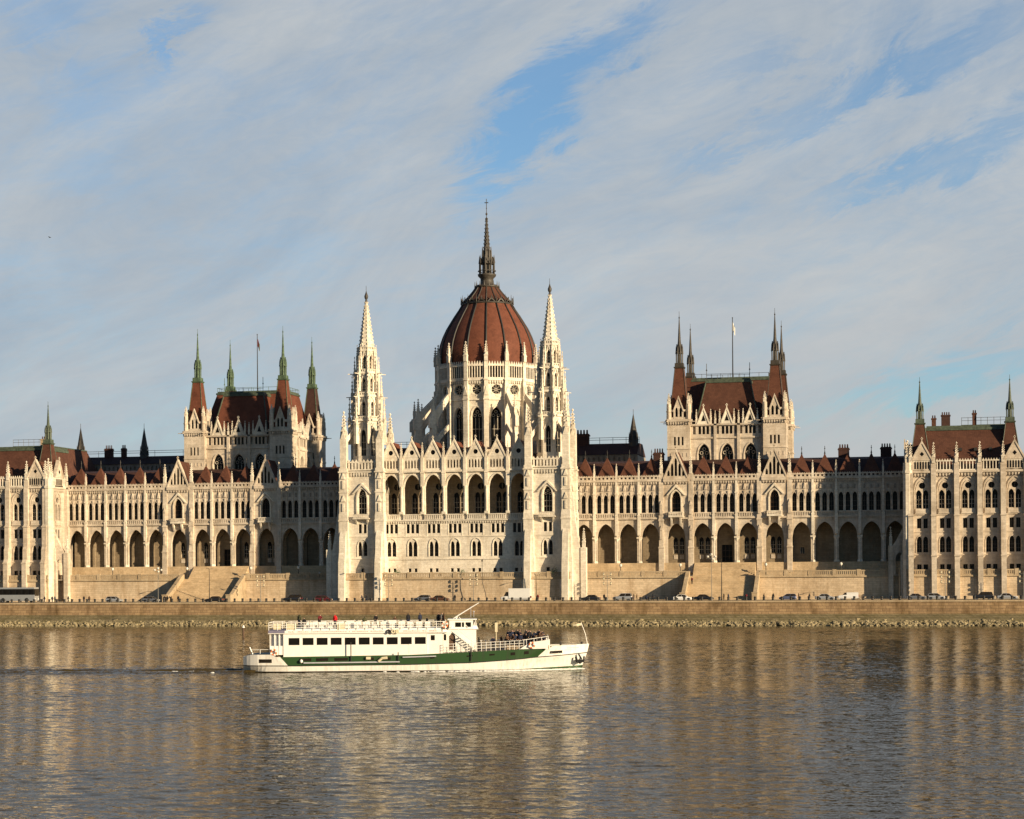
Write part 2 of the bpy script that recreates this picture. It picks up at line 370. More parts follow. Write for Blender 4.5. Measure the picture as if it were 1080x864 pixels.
# ================================================================== THE PARLIAMENT
ROAD = 5.3
parl = empty('parliament_building', (0, 10, ROAD), 'vast cream stone neo-gothic parliament with red dome, white spires and long riverside arcades', 'parliament building')
def buttress(mb, fr, u, w, steps, z0):
    """stepped pier: steps = [(z_top, proud), ...] from the bottom up, sloped set-offs"""
    poly = [(0.02, z0)]; z = z0
    for i, (zt, p) in enumerate(steps):
        poly += [(-p, z), (-p, zt)]
        if i + 1 < len(steps): z = zt + (p - steps[i + 1][1]) * 1.6
    poly.append((0.02, steps[-1][0] + steps[-1][1]))
    mb.side_prism(fr, poly, u - w / 2, u + w / 2)
def gable(mb, fr, c, hw, z0, zp, v0=-0.3, v1=0.35, ops=(), depth=0.3):
    f = lambda u: z0 + (zp - z0) * max(0.0, 1 - abs(u - c) / hw)
    l = [o for o in ops]
    # split at the apex so that the sheet follows both slopes
    cuts = sorted(set([c - hw, c, c + hw]))
    lo = [o for o in l if o[0][-1] <= c + 1e-6]; hi = [o for o in l if o[0][0] >= c - 1e-6]; mid = [o for o in l if o not in lo and o not in hi]
    if mid: W(mb, fr, c - hw, c + hw, z0, f, l, depth, v0)
    else:
        W(mb, fr, c - hw, c, z0, f, lo, depth, v0); W(mb, fr, c, c + hw, z0, f, hi, depth, v0)
    mb.prism(fr, [(c - hw, z0), (c + hw, z0), (c, zp)], v0 + depth, v1)
    t = 0.22
    for sgn in (-1, 1):   # raking coping
        mb.prism(fr, [(c + sgn * (hw + 0.15), z0 - 0.1), (c + sgn * (hw - t * 1.2), z0 - 0.1), (c, zp - t * 2.0), (c, zp + 0.25)], v0 - 0.14, v1 + 0.05)
    mb.obox(fr, c - 0.1, c + 0.1, v0 - 0.1, v0 + 0.15, zp + 0.2, zp + 1.0); mb.obox(fr, c - 0.26, c + 0.26, v0 - 0.1, v0 + 0.14, zp + 0.55, zp + 0.75)

# ------------------------------------------------------------------ wings
YW = 10.0
BAY = 5.45
def wing(s):
    fr = FR(0, YW, 0)
    G = [52.0, 75.5]; plainb = [29.35, 34.8, 40.25, 45.7, 58.3, 63.75, 69.2, 81.8, 87.25, 92.7, 98.15, 103.6]
    cs = sorted([(x, x in G) for x in G + plainb])
    edges = [26.6] + [0.5 * (a[0] + b[0]) + (0.42 if a[1] else -0.42 if b[1] else 0) for a, b in zip(cs, cs[1:])] + [106.4]
    bays = [(s * c, g, *sorted((s * a, s * b))) for (c, g), a, b in zip(cs, edges, edges[1:])]
    bays.sort()
    x0, x1 = bays[0][2], bays[-1][3]
    mb = MB(); mb.mat = 'stone'
    for c, g, a, b in bays:
        w = 4.4 if not g else 4.3
        W(mb, fr, a, b, 14.0, 24.6, [A(c, w, 14.0, 19.9, 23.5, 8)], 0.9)
        if g:
            W(mb, fr, a, b, 24.6, 34.2, [A(c, 2.1, 26.1, 29.4, 31.1)], 0.7, -0.25)
            mb.obox(fr, a, a + 0.02, -0.25, 0, 24.6, 34.2); mb.obox(fr, b - 0.02, b, -0.25, 0, 24.6, 34.2)
        else:
            W(mb, fr, a, b, 24.6, 34.0, [A(c + k * 1.62, 1.08, 26.1, 29.5, 30.5) for k in (-1, 0, 1)], 0.55)
            for k in (-1, 0, 1):
                ring(mb, fr, c + k * 1.62, 1.16, 29.0, 29.5, 30.6, 0.13, -0.12, 0.01)
            for k in (-1.5, -0.5, 0.5, 1.5):   # niche canopies and little figures between the lancet heads
                u = c + k * 1.62
                mb.prism(fr, [(u - 0.16, 29.6), (u + 0.16, 29.6), (u + 0.2, 31.2), (u - 0.2, 31.2)], -0.24, 0.01)
                if abs(k) < 1: mb.prism(fr, [(u - 0.34, 31.5), (u + 0.34, 31.5), (u, 32.9)], -0.3, 0.01)
            mb.mat = 'grey_stone'
            for k in (-1, 0, 1): mb.obox(fr, c + k * 1.62 - 0.22, c + k * 1.62 + 0.22, -0.08, 0.01, 31.3, 32.3)
            mb.mat = 'stone'
        strip(mb, fr, a, b, 24.55, 24.9, 0.42 if not g else 0.62)
        if not g:
            corbels(mb, fr, a + 0.3, b - 0.3, 32.9, 33.65, 0.3, 0.62)
            strip(mb, fr, a, b, 33.65, 34.05, 0.5)
    # loggia behind the arcade
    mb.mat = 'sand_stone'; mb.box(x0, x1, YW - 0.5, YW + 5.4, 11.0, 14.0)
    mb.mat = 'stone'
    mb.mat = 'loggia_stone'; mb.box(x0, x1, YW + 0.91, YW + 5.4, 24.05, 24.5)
    back = []
    for c, g, a, b in bays:
        if abs(c) > 50 and abs(c) < 77:
            if abs(abs(c) - 63.75) < 1: back.append((c, [B(c, 2.6, 14.05, 18.3), A(c - 0.75, 1.15, 18.7, 19.6, 20.5), A(c + 0.75, 1.15, 18.7, 19.6, 20.5)][:1], 1))
            else: back.append((c, [A(c - 0.75, 1.15, 16.2, 19.2, 20.2), A(c + 0.75, 1.15, 16.2, 19.2, 20.2)], 0))
        elif abs(abs(c) - 81.8) < 1: back.append((c, [B(c, 1.0, 16.0, 17.5)], 0))
    bf = FR(0, YW + 4.6, 0)
    mb.mat = 'loggia_stone'
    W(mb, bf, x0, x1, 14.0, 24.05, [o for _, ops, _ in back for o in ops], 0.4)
    mb.mat = 'stone'
    for c, ops, d in back:
        if not d and len(ops) == 2:
            for dx in (-0.75, 0.75): mb.obox(bf, c + dx - 0.5, c + dx + 0.5, -0.12, 0.01, 14.9, 15.9)
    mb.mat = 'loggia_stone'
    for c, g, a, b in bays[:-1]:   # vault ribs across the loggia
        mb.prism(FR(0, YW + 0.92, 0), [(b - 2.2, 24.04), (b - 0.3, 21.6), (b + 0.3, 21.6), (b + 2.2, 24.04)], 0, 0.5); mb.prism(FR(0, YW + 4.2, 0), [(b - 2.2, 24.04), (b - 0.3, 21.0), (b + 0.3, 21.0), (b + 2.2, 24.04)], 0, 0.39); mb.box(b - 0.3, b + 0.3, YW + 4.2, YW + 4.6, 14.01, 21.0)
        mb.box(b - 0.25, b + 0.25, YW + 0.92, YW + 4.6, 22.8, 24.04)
    # body behind
    mb.mat = 'stone'
    mb.box(x0, x1, YW + 5.45, YW + 13, 11.0, 34.5)
    mb.box(x0, x1, YW + 0.9, YW + 5.44, 24.52, 34.4)
    part = build(mb, 'arcade_wing', parl)
    for c, ops, d in back:
        windows(part, bf, 0 + c, [shift(o, -c) for o in ops], 0.4, 'loggia_door' if d else 'loggia_window', frame='dark_wood' if d else 'white_stone')
    # columns of the arcade
    cm = MB(); cm.mat = 'white_stone'
    cm.frust(0, 0, 8, 0.72, 0.62, 0, 0.5); cm.frust(0, 0, 8, 0.42, 0.40, 0.5, 5.1); cm.frust(0, 0, 8, 0.42, 0.66, 5.1, 5.9); cm.box(-0.62, 0.62, -0.55, 0.5, 5.9, 6.25)
    cmesh = cm.mesh('column')
    bp = MB(); bp.mat = 'white_stone'   # slim shaft that climbs the upper wall and ends in a pinnacle
    bp.box(-0.34, 0.34, -0.55, 0.02, 0, 4.0); bp.box(-0.28, 0.28, -0.45, 0.02, 4.0, 13.6); bp.box(-0.4, 0.4, -0.6, 0.02, 3.7, 4.0); bp.box(-0.38, 0.38, -0.6, 0.02, 9.0, 9.3)
    bp.prism(FR(0, 0, 0), [(-0.34, -0.9), (0.34, -0.9), (0.34, 0), (-0.34, 0)], -0.55, -0.2); bp.frust(0, -0.2, 6, 0.1, 0.45, -1.3, -0.9)
    bpm = bp.mesh('wall_shaft')
    gp = MB(); gp.mat = 'stone'
    gp.box(-0.62, 0.62, -0.95, 0.02, 0, 6.2); gp.side_prism(FR(0, 0, 0), [(0.02, 6.2), (-0.95, 6.2), (-0.7, 7.2), (-0.7, 18.0), (-0.45, 18.8), (-0.45, 24), (0.02, 24)], -0.55, 0.55)
    gp.box(-0.7, 0.7, -1.1, 0.02, 5.9, 6.25); gp.box(-0.66, 0.66, -0.85, 0.02, 12.5, 12.9)
    for z in (8.0, 14.0): gp.box(-0.3, 0.3, -0.95, -0.69, z, z + 2.2); gp.frust(0, -0.82, 4, 0.45, 0.05, z + 2.2, z + 3.4, PI / 4)
    gpm = gp.mesh('gable_pier')
    bedges = [(b[3], b[1] or n[1]) for b, n in zip(bays, bays[1:])]
    for x, g in bedges:
        if g:
            inst(gpm, 'pier', part, (x, YW, 11.6)); pin(part, x, YW - 0.3, 35.4, 4.6, PIN, 1.3)
        else:
            inst(cmesh, 'column', part, (x, YW + 0.35, 14.0)); inst(bpm, 'wall_shaft', part, (x, YW, 21.6)); pin(part, x, YW - 0.22, 35.0, 3.0, PIN, 0.85)
    for c, g, a, b in bays:
        if g:
            windows(part, fr, c, [A(0, 2.1, 26.1, 29.4, 31.1)], 0.7, 'gable_window', -0.25, frame='dark_wood')
            gm = MB(); gm.mat = 'stone'
            GH = {0: 39.2, 1: 37.9, 2: 36.3}
            gable(gm, fr, c, 3.05, 34.25, 41.1, -0.45, 0.5, [A(c + k * 0.9, 0.62, 34.9, GH[abs(k)] - 0.7, GH[abs(k)], 3) for k in (-2, -1, 0, 1, 2)], 0.6)
            strip(gm, fr, c - 3.0, c + 3.0, 33.5, 34.3, 0.75)
            corbels(gm, fr, c - 2.9, c + 2.9, 32.9, 33.5, 0.6, 0.7)
            gm.mat = 'window_glass'
            gm.prism(fr, [(c - 2.3, 34.7), (c + 2.3, 34.7), (c + 0.5, 39.3), (c - 0.5, 39.3)], 0.10, 0.145)
            gm.mat = 'brown_tile'
            gm.side_prism(FR(c, YW, 0), [(0.5, 34.4), (10, 34.4), (10, 34.5), (0.5, 34.5)], -2.9, 2.9)
            gm.prism(fr, [(c - 3.0, 34.4), (c + 3.0, 34.4), (c, 40.9)], 0.55, 7.0)
            build(gm, 'gable', part)
            bm_ = MB(); bm_.mat = 'white_stone'   # balcony with brackets, hood over the window
            bm_.obox(fr, c - 1.75, c + 1.75, -1.45, -0.26, 24.95, 25.2); balusters(bm_, fr, c - 1.75, c + 1.75, 25.2, 26.25, -1.45, -1.3, 0.4)
            for sg in (-1, 1): balusters(bm_, FR(c + sg * 1.7, YW, PI / 2 * 1), -1.3, -0.27, 25.2, 26.25, -0.05, 0.05, 0.4)
            for k in (-1, 1): bm_.side_prism(FR(c, YW, 0), [(-0.26, 22.9), (-0.26, 24.95), (-1.35, 24.95), (-1.0, 24.1)], k * 1.1 - 0.2, k * 1.1 + 0.2)
            ring(bm_, fr, c, 2.3, 26.3, 29.4, 31.3, 0.28, -0.55, -0.24)
            for sg in (-1, 1): bm_.prism(fr, [(c + sg * 2.3, 30.2), (c + sg * 1.95, 30.2), (c, 32.2), (c, 32.9)], -0.7, -0.24)
            build(bm_, 'balcony', part)
        else:
            key = 'triple'
            windows(part, fr, c, [A(k * 1.62, 1.08, 26.1, 29.5, 30.5) for k in (-1, 0, 1)], 0.55, 'lancet_window')
            bl = MB(); bl.mat = 'stone'
            strip(bl, fr, a + 0.35, b - 0.35, 24.92, 25.05, 0.3); strip(bl, fr, a + 0.35, b - 0.35, 25.8, 26.02, 0.3)
            n = 8
            for i in range(n): u = a + 0.5 + (b - a - 1.0) * (i + 0.5) / n; bl.obox(fr, u - 0.15, u + 0.15, -0.24, 0.01, 25.05, 25.8)
            build(bl, 'sill_balustrade', part); bl = MB(); bl.mat = 'stone'
            balusters(bl, fr, a + 0.3, b - 0.3, 34.05, 35.0, -0.42, -0.15, 0.95, 0.5, 0.24)
            n = 11
            for i in range(n): u = a + 0.45 + (b - a - 0.9) * (i + 0.5) / n; bl.prism(fr, [(u - 0.14, 35.0), (u + 0.14, 35.0), (u, 35.28)], -0.4, -0.17)
            build(bl, 'balustrade', part)
            rf = MB(); rf.mat = 'brick_tile'
            hw = 2.35
            base = [(c - hw, YW + 0.7, 34.6), (c + hw, YW + 0.7, 34.6), (c + hw, YW + 5.6, 34.6), (c - hw, YW + 5.6, 34.6)]; ap = (c, YW + 3.0, 39.9)
            for i in range(4): rf.face([base[i], base[(i + 1) % 4], ap])
            rf.mat = 'dark_metal'
            rf.tube([(c, YW + 3.0, 39.7), (c, YW + 3.0, 41.6)], 0.07, 5); rf.frust(c, YW + 3.0, 6, 0.22, 0.03, 39.7, 40.6); rf.frust(c, YW + 3.0, 5, 0.15, 0.15, 40.9, 41.1)
            build(rf, 'pyramid_roof', part)
    rf = MB(); rf.mat = 'dark_tile' 
    rf.side_prism(IDF, [(YW + 0.6, 34.42), (YW + 1.0, 34.6), (YW + 6.0, 38.6), (YW + 9.0, 39.2), (YW + 13, 34.42)], x0, x1)
    build(rf, 'wing_roof', part)
    return part
for s in (-1, 1): wing(s)

# ------------------------------------------------------------------ spirelets shared by roofs
def roof_spire_mesh(name, copper, half0, z1, half1, tip, tile='brick_tile'):
    """brick-red pyramid, metal crown, open lantern and needle; z=0 at the foot of the pyramid"""
    mb = MB(); mb.mat = tile; q = math.sqrt(2)
    mb.frust(0, 0, 4, half0 * q, half1 * q, 0, z1, PI / 4)
    mb.mat = copper
    for k in range(4):
        a = PI / 4 + k * PI / 2
        mb.tube([(half0 * q * math.cos(a), half0 * q * math.sin(a), 0), (half1 * q * math.cos(a), half1 * q * math.sin(a), z1)], 0.09, 5)
    mb.frust(0, 0, 4, half1 * q * 1.15, half1 * q * 1.3, z1, z1 + 0.35, PI / 4); mb.frust(0, 0, 4, half1 * q * 1.02, half1 * q * 1.0, z1 + 0.35, z1 + 1.3, PI / 4)
    z = z1 + 1.3; h = tip - z
    for k in range(8):
        a = k * PI / 4 + PI / 8
        mb.frust(half1 * 0.78 * math.cos(a), half1 * 0.78 * math.sin(a), 4, 0.11, 0.11, z, z + h * 0.20); mb.frust(half1 * 0.84 * math.cos(a), half1 * 0.84 * math.sin(a), 4, 0.16, 0.02, z + h * 0.18, z + h * 0.33)
    mb.frust(0, 0, 8, half1 * 0.52, half1 * 0.46, z, z + h * 0.22); mb.frust(0, 0, 8, half1 * 0.84, half1 * 0.7, z + h * 0.19, z + h * 0.235)
    for k in range(4):
        mb.prism(FR(0, 0, k * PI / 2), [(-half1 * 0.45, z + h * 0.24), (half1 * 0.45, z + h * 0.24), (0, z + h * 0.37)], -half1 * 0.72, -half1 * 0.5)
    mb.frust(0, 0, 8, half1 * 0.66, half1 * 0.36, z + h * 0.235, z + h * 0.42); mb.frust(0, 0, 8, half1 * 0.36, 0.06, z + h * 0.42, z + h * 0.92)
    mb.frust(0, 0, 6, 0.08, 0.2, z + h * 0.86, z + h * 0.88); mb.frust(0, 0, 6, 0.2, 0.04, z + h * 0.88, z + h * 0.9)
    mb.tube([(0, 0, z + h * 0.9), (0, 0, tip)], 0.045, 5)
    return mb.mesh(name)

# ------------------------------------------------------------------ end pavilions
def pavilion(s):
    X0, X1 = (106.5, 133.6) if s > 0 else (-133.6, -106.5)
    fr = FR(0, 0, 0); cs = [s * x for x in (109.75, 114.87, 120.0, 125.13, 130.25)]; cs.sort()
    ed = [cs[0] - 2.56] + [c + 2.565 for c in cs]
    mb = MB(); mb.mat = 'stone'
    rows = []
    def face_rows(fr, cs, X0, X1, oc=True):
        out = []
        W(mb, fr, X0, X1, 5.3, 15.4, [B(c + k * 0.72, 1.0, 12.0, 13.2) for c in cs for k in (-1, 1)], 0.5)
        out.append(('basement_window', [B(k * 0.72, 1.0, 12.0, 13.2) for k in (-1, 1)], 0.5))
        W(mb, fr, X0, X1, 15.4, 20.6, [A(c + k * 0.70, 1.12, 15.95, 18.6, 19.6) for c in cs for k in (-1, 1)], 0.5)
        out.append(('lower_window', [A(k * 0.70, 1.12, 15.95, 18.6, 19.6) for k in (-1, 1)], 0.5))
        W(mb, fr, X0, X1, 20.6, 24.6, [B(c + k * 0.72, 0.98, 21.45, 23.7) for c in cs for k in (-1, 1)], 0.4)
        out.append(('square_window', [B(k * 0.72, 0.98, 21.45, 23.7) for k in (-1, 1)], 0.4))
        W(mb, fr, X0, X1, 24.6, 30.38, [A(c + k * 0.78, 1.3, 26.0, 29.0, 30.2) for c in cs for k in (-1, 1)], 0.6)
        out.append(('tall_window', [A(k * 0.78, 1.3, 26.0, 29.0, 30.2) for k in (-1, 1)], 0.6))
        W(mb, fr, X0, X1, 30.38, 34.2, [O(c, 0.72, 31.2) for c in cs], 0.5)
        out.append(('round_window', [O(0, 0.72, 31.2)], 0.5))
        for c in cs:
            ring(mb, fr, c, 3.3, 25.9, 30.2, 33.0, 0.2, -0.22, 0.01); ring(mb, fr, c, 2.75, 26.0, 29.9, 32.3, 0.15, -0.1, 0.01)
            mb.obox(fr, c - 1.6, c + 1.6, -0.4, 0.01, 24.75, 24.95); mb.obox(fr, c - 1.5, c + 1.5, -0.3, 0.01, 24.95, 25.9)
            ring(mb, fr, c, 2.7, 15.9, 18.6, 19.9, 0.14, -0.12, 0.01)
            mb.obox(fr, c - 0.1, c + 0.1, -0.14, 0.01, 26, 29.5)
        for z, p in ((15.3, 0.18), (20.55, 0.12), (24.45, 0.2)): strip(mb, fr, X0, X1, z, z + 0.25, p)
        corbels(mb, fr, X0, X1, 33.2, 34.1, 0.35, 0.7); strip(mb, fr, X0, X1, 34.1, 34.6, 0.6)
        return out
    rows = face_rows(fr, cs, X0, X1)
    sideX = X0 if s > 0 else X1
    sf = FR(sideX, 10.0, -PI / 2) if s > 0 else FR(sideX, 0.0, PI / 2)      # inner side, faces the wing
    srow = face_rows(sf, [5.0], 0.0, 10.0)
    of = FR(X1, 0, PI / 2) if s > 0 else FR(X0, 60, -PI / 2)
    face_rows(of, [5 + 5.5 * i for i in range(10)], 0.0, 60.0)
    mb.box(X0 + 0.75, X1 - 0.75, 0.75, 60, 5.3, 34.4)
    for e in ed:
        buttress(mb, fr, e, 1.15, [(15.2, 2.3), (18.6, 1.7), (24.4, 1.3), (33.8, 0.95), (36.0, 0.7)], 5.3)
        for z in (15.0, 24.2): mb.obox(fr, e - 0.68, e + 0.68, -(2.45 if z < 20 else 1.45), 0.0, z, z + 0.3)
    for u in (0.9, 9.4):
        buttress(mb, sf, u, 1.15, [(15.2, 1.7), (18.6, 1.3), (24.4, 1.0), (33.8, 0.8), (36.0, 0.6)], 5.3)
    # octagonal corner turret on the inner corner
    cx = sideX - s * -0.1
    mb.mat = 'white_stone'; mb.frust(sideX, 0.0, 8, 1.25, 1.2, 5.3, 24.5, PI / 8); mb.frust(sideX, 0, 8, 1.15, 1.1, 24.5, 36.5, PI / 8); mb.frust(sideX, 0, 8, 1.35, 1.35, 34.1, 34.7, PI / 8)
    mb.mat = 'stone'
    # porch fin with an arched passage between pavilion and wing
    ff = FR(sideX, 1.6, 0)
    def fin(u0, u1):
        a, b = (u0, u1) if u0 < u1 else (u1, u0)
        f = lambda u: 17.2 + (24.5 - 17.2) * (1 - abs(u) / 3.9) ** 1.3 if abs(u) < 3.9 else 17.2
        W(mb, ff, a, b, 10.7, f, [A(-s * 1.9, 1.9, 10.9, 14.4, 16.0)], 1.0, through=True)
        k = 8
        for i in range(k):
            p, q = a + (b - a) * i / k, a + (b - a) * (i + 1) / k
            mb.face([ff.pt(p, 0, f(p)), ff.pt(q, 0, f(q)), ff.pt(q, 1.0, f(q)), ff.pt(p, 1.0, f(p))])
    fin(-s * 0.6, -s * 3.9)
    mb.box(sideX - s * 3.9 - 0.55, sideX - s * 3.9 + 0.55, 1.3, 2.9, 5.3, 17.6)
    part = build(mb, 'end_pavilion', parl)
    pin(part, sideX - s * 3.9, 2.1, 17.6, 4.2, PIN, 1.3)
    pin(part, sideX, 0.0, 36.5, 5.0, PIN, 1.9)
    for c in cs:
        for nm, ops, d in rows: windows(part, fr, c, ops, d, nm, frame='white_stone' if nm == 'tall_window' else 'window_frame')
    for nm, ops, d in srow: windows(part, sf, 5.0, ops, d, nm)
    gi = {0, 4}
    pr = MB(); pr.mat = 'white_stone'
    for i, (a, b) in enumerate(zip(ed, ed[1:])):
        balusters(pr, fr, a + 0.5, b - 0.5, 34.6, 36.9, -0.45, -0.1, 0.72, 0.34, 0.25)
        n = 7
        for k in range(n): u = a + 0.5 + (b - a - 1.0) * (k + 0.5) / n; pr.prism(fr, [(u - 0.2, 36.9), (u + 0.2, 36.9), (u, 37.35)], -0.42, -0.13)
    balusters(pr, sf, 1.5, 8.8, 34.6, 36.9, -0.45, -0.1, 0.62, 0.42, 0.3)
    build(pr, 'parapet', part)
    for e in ed: pin(part, e, -0.35, 36.3, 4.6, PIN, 1.5)
    for u in (0.9, 9.4): p = sf.pt(u, -0.3, 36.3); pin(part, p[0], p[1], 36.3, 4.4, PIN, 1.4)
    def gab(f, c):
        gm = MB(); gm.mat = 'stone'
        gm.obox(f, c - 2.25, c + 2.25, -0.12, 0.2, 34.62, 37.0)
        for k in range(6): u = c - 1.5 + 3.0 * k / 5; gm.mat = 'window_glass'; gm.prism(f, [(u - 0.16, 35.0), (u + 0.16, 35.0), (u + 0.16, 36.4), (u, 36.8), (u - 0.16, 36.4)], -0.5, -0.46); gm.mat = 'stone'
        gable(gm, f, c, 2.45, 36.95, 41.3, -0.62, 0.2, [], 0.2)
        gm.obox(f, c - 2.3, c + 2.3, -0.45, -0.12, 34.62, 36.96)
        gm.mat = 'window_glass'; gm.prism(f, [(c - 0.5, 38.4), (c, 37.85), (c + 0.5, 38.4), (c, 38.95)], -0.63, -0.5)
        gm.mat = 'brown_tile'; gm.prism(f, [(c - 2.4, 36.9), (c + 2.4, 36.9), (c, 41.0)], 0.22, 5.0)
        build(gm, 'gable', part)
    gab(fr, cs[0]); gab(fr, cs[4]); gab(sf, 5.0)
    # mansard roof with patinated crest, spires, chimneys
    rf = MB(); rf.mat = 'brown_tile'
    a, b = X0 + 0.9, X1 - 0.9
    lo = [(a, 1.2, 34.7), (b, 1.2, 34.7), (b, 24, 34.7), (a, 24, 34.7)]; hi = [(a + 3.4, 6.6, 44.2), (b - 3.4, 6.6, 44.2), (b - 3.4, 20, 44.2), (a + 3.4, 20, 44.2)]
    for i in range(4): rf.face([lo[i], lo[(i + 1) % 4], hi[(i + 1) % 4], hi[i]])
    rf.face([(a, 24, 34.7), (b, 24, 34.7), (b, 59, 36.0), (a, 59, 36.0)])
    c, d = (b - 15.5, b - 0.5) if s > 0 else (a + 0.5, a + 15.5)
    lo = [(c, 24.02, 36), (d, 24.02, 36), (d, 59, 36), (c, 59, 36)]; hi = [(c + 2.2, 27, 46.6), (d - 2.2, 27, 46.6), (d - 2.2, 50, 46.6), (c + 2.2, 50, 46.6)]
    for i in range(4): rf.face([lo[i], lo[(i + 1) % 4], hi[(i + 1) % 4], hi[i]])
    rf.face(hi)
    rf.mat = 'dull_copper'
    rf.box(a + 3.2, b - 3.2, 6.4, 20.2, 44.2, 44.9); rf.box(a + 3.5, b - 3.5, 6.7, 20.2, 44.9, 45.3); rf.box(c + 2.1, d - 2.1, 26.9, 50.1, 46.6, 46.9)
    rf.mat = 'dark_metal'
    for z in (47.9, 48.6): rf.tube([(c + 2.2, 27, z), (d - 2.2, 27, z)], 0.06, 4)
    for k in range(8): x = c + 2.2 + (d - c - 4.4) * k / 7; rf.tube([(x, 27, 46.8), (x, 27, 48.7)], 0.05, 4)
    for x in ([a + 11, a + 14.4, a + 17.7] if s > 0 else [a + 5, a + 8.2]): # small roof lights
        rf.box(x - 0.35, x + 0.35, 3.2, 4.4, 39.2, 39.9)
    build(rf, 'mansard_roof', part)
    ch = MB(); ch.mat = 'grey_stone'
    for x, w, h in ((112.6, 1.0, 47.6), (115.3, 2.0, 48.3), (121.8, 0.9, 48.6)):
        x *= s
        if s < 0 and x < -114: continue
        ch.mat = 'sand_stone' if s < 0 else ('dark_tile' if w > 1.5 else 'brown_tile')
        ch.box(x - w / 2, x + w / 2, 9, 10.4, 44.9, h - 0.6); ch.box(x - w / 2 - 0.12, x + w / 2 + 0.12, 8.9, 10.5, h - 0.6, h - 0.3)
        n = max(2, int(w / 0.45))
        ch.mat = 'dark_tile'
        for k in range(n): ch.frust(x - w / 2 + w * (k + 0.5) / n, 9.7, 6, 0.17, 0.13, h - 0.3, h + 0.4)
    build(ch, 'chimney', part)
    me = roof_spire_mesh('roof_spire', 'dull_copper', 2.2, 8.4, 1.0, 19.5, 'brown_tile')
    for x in (109.4, 129.6): inst(me, 'roof_spire', part, (s * x, 6.0, 37.2))
    return part
for s in (-1, 1): pavilion(s)

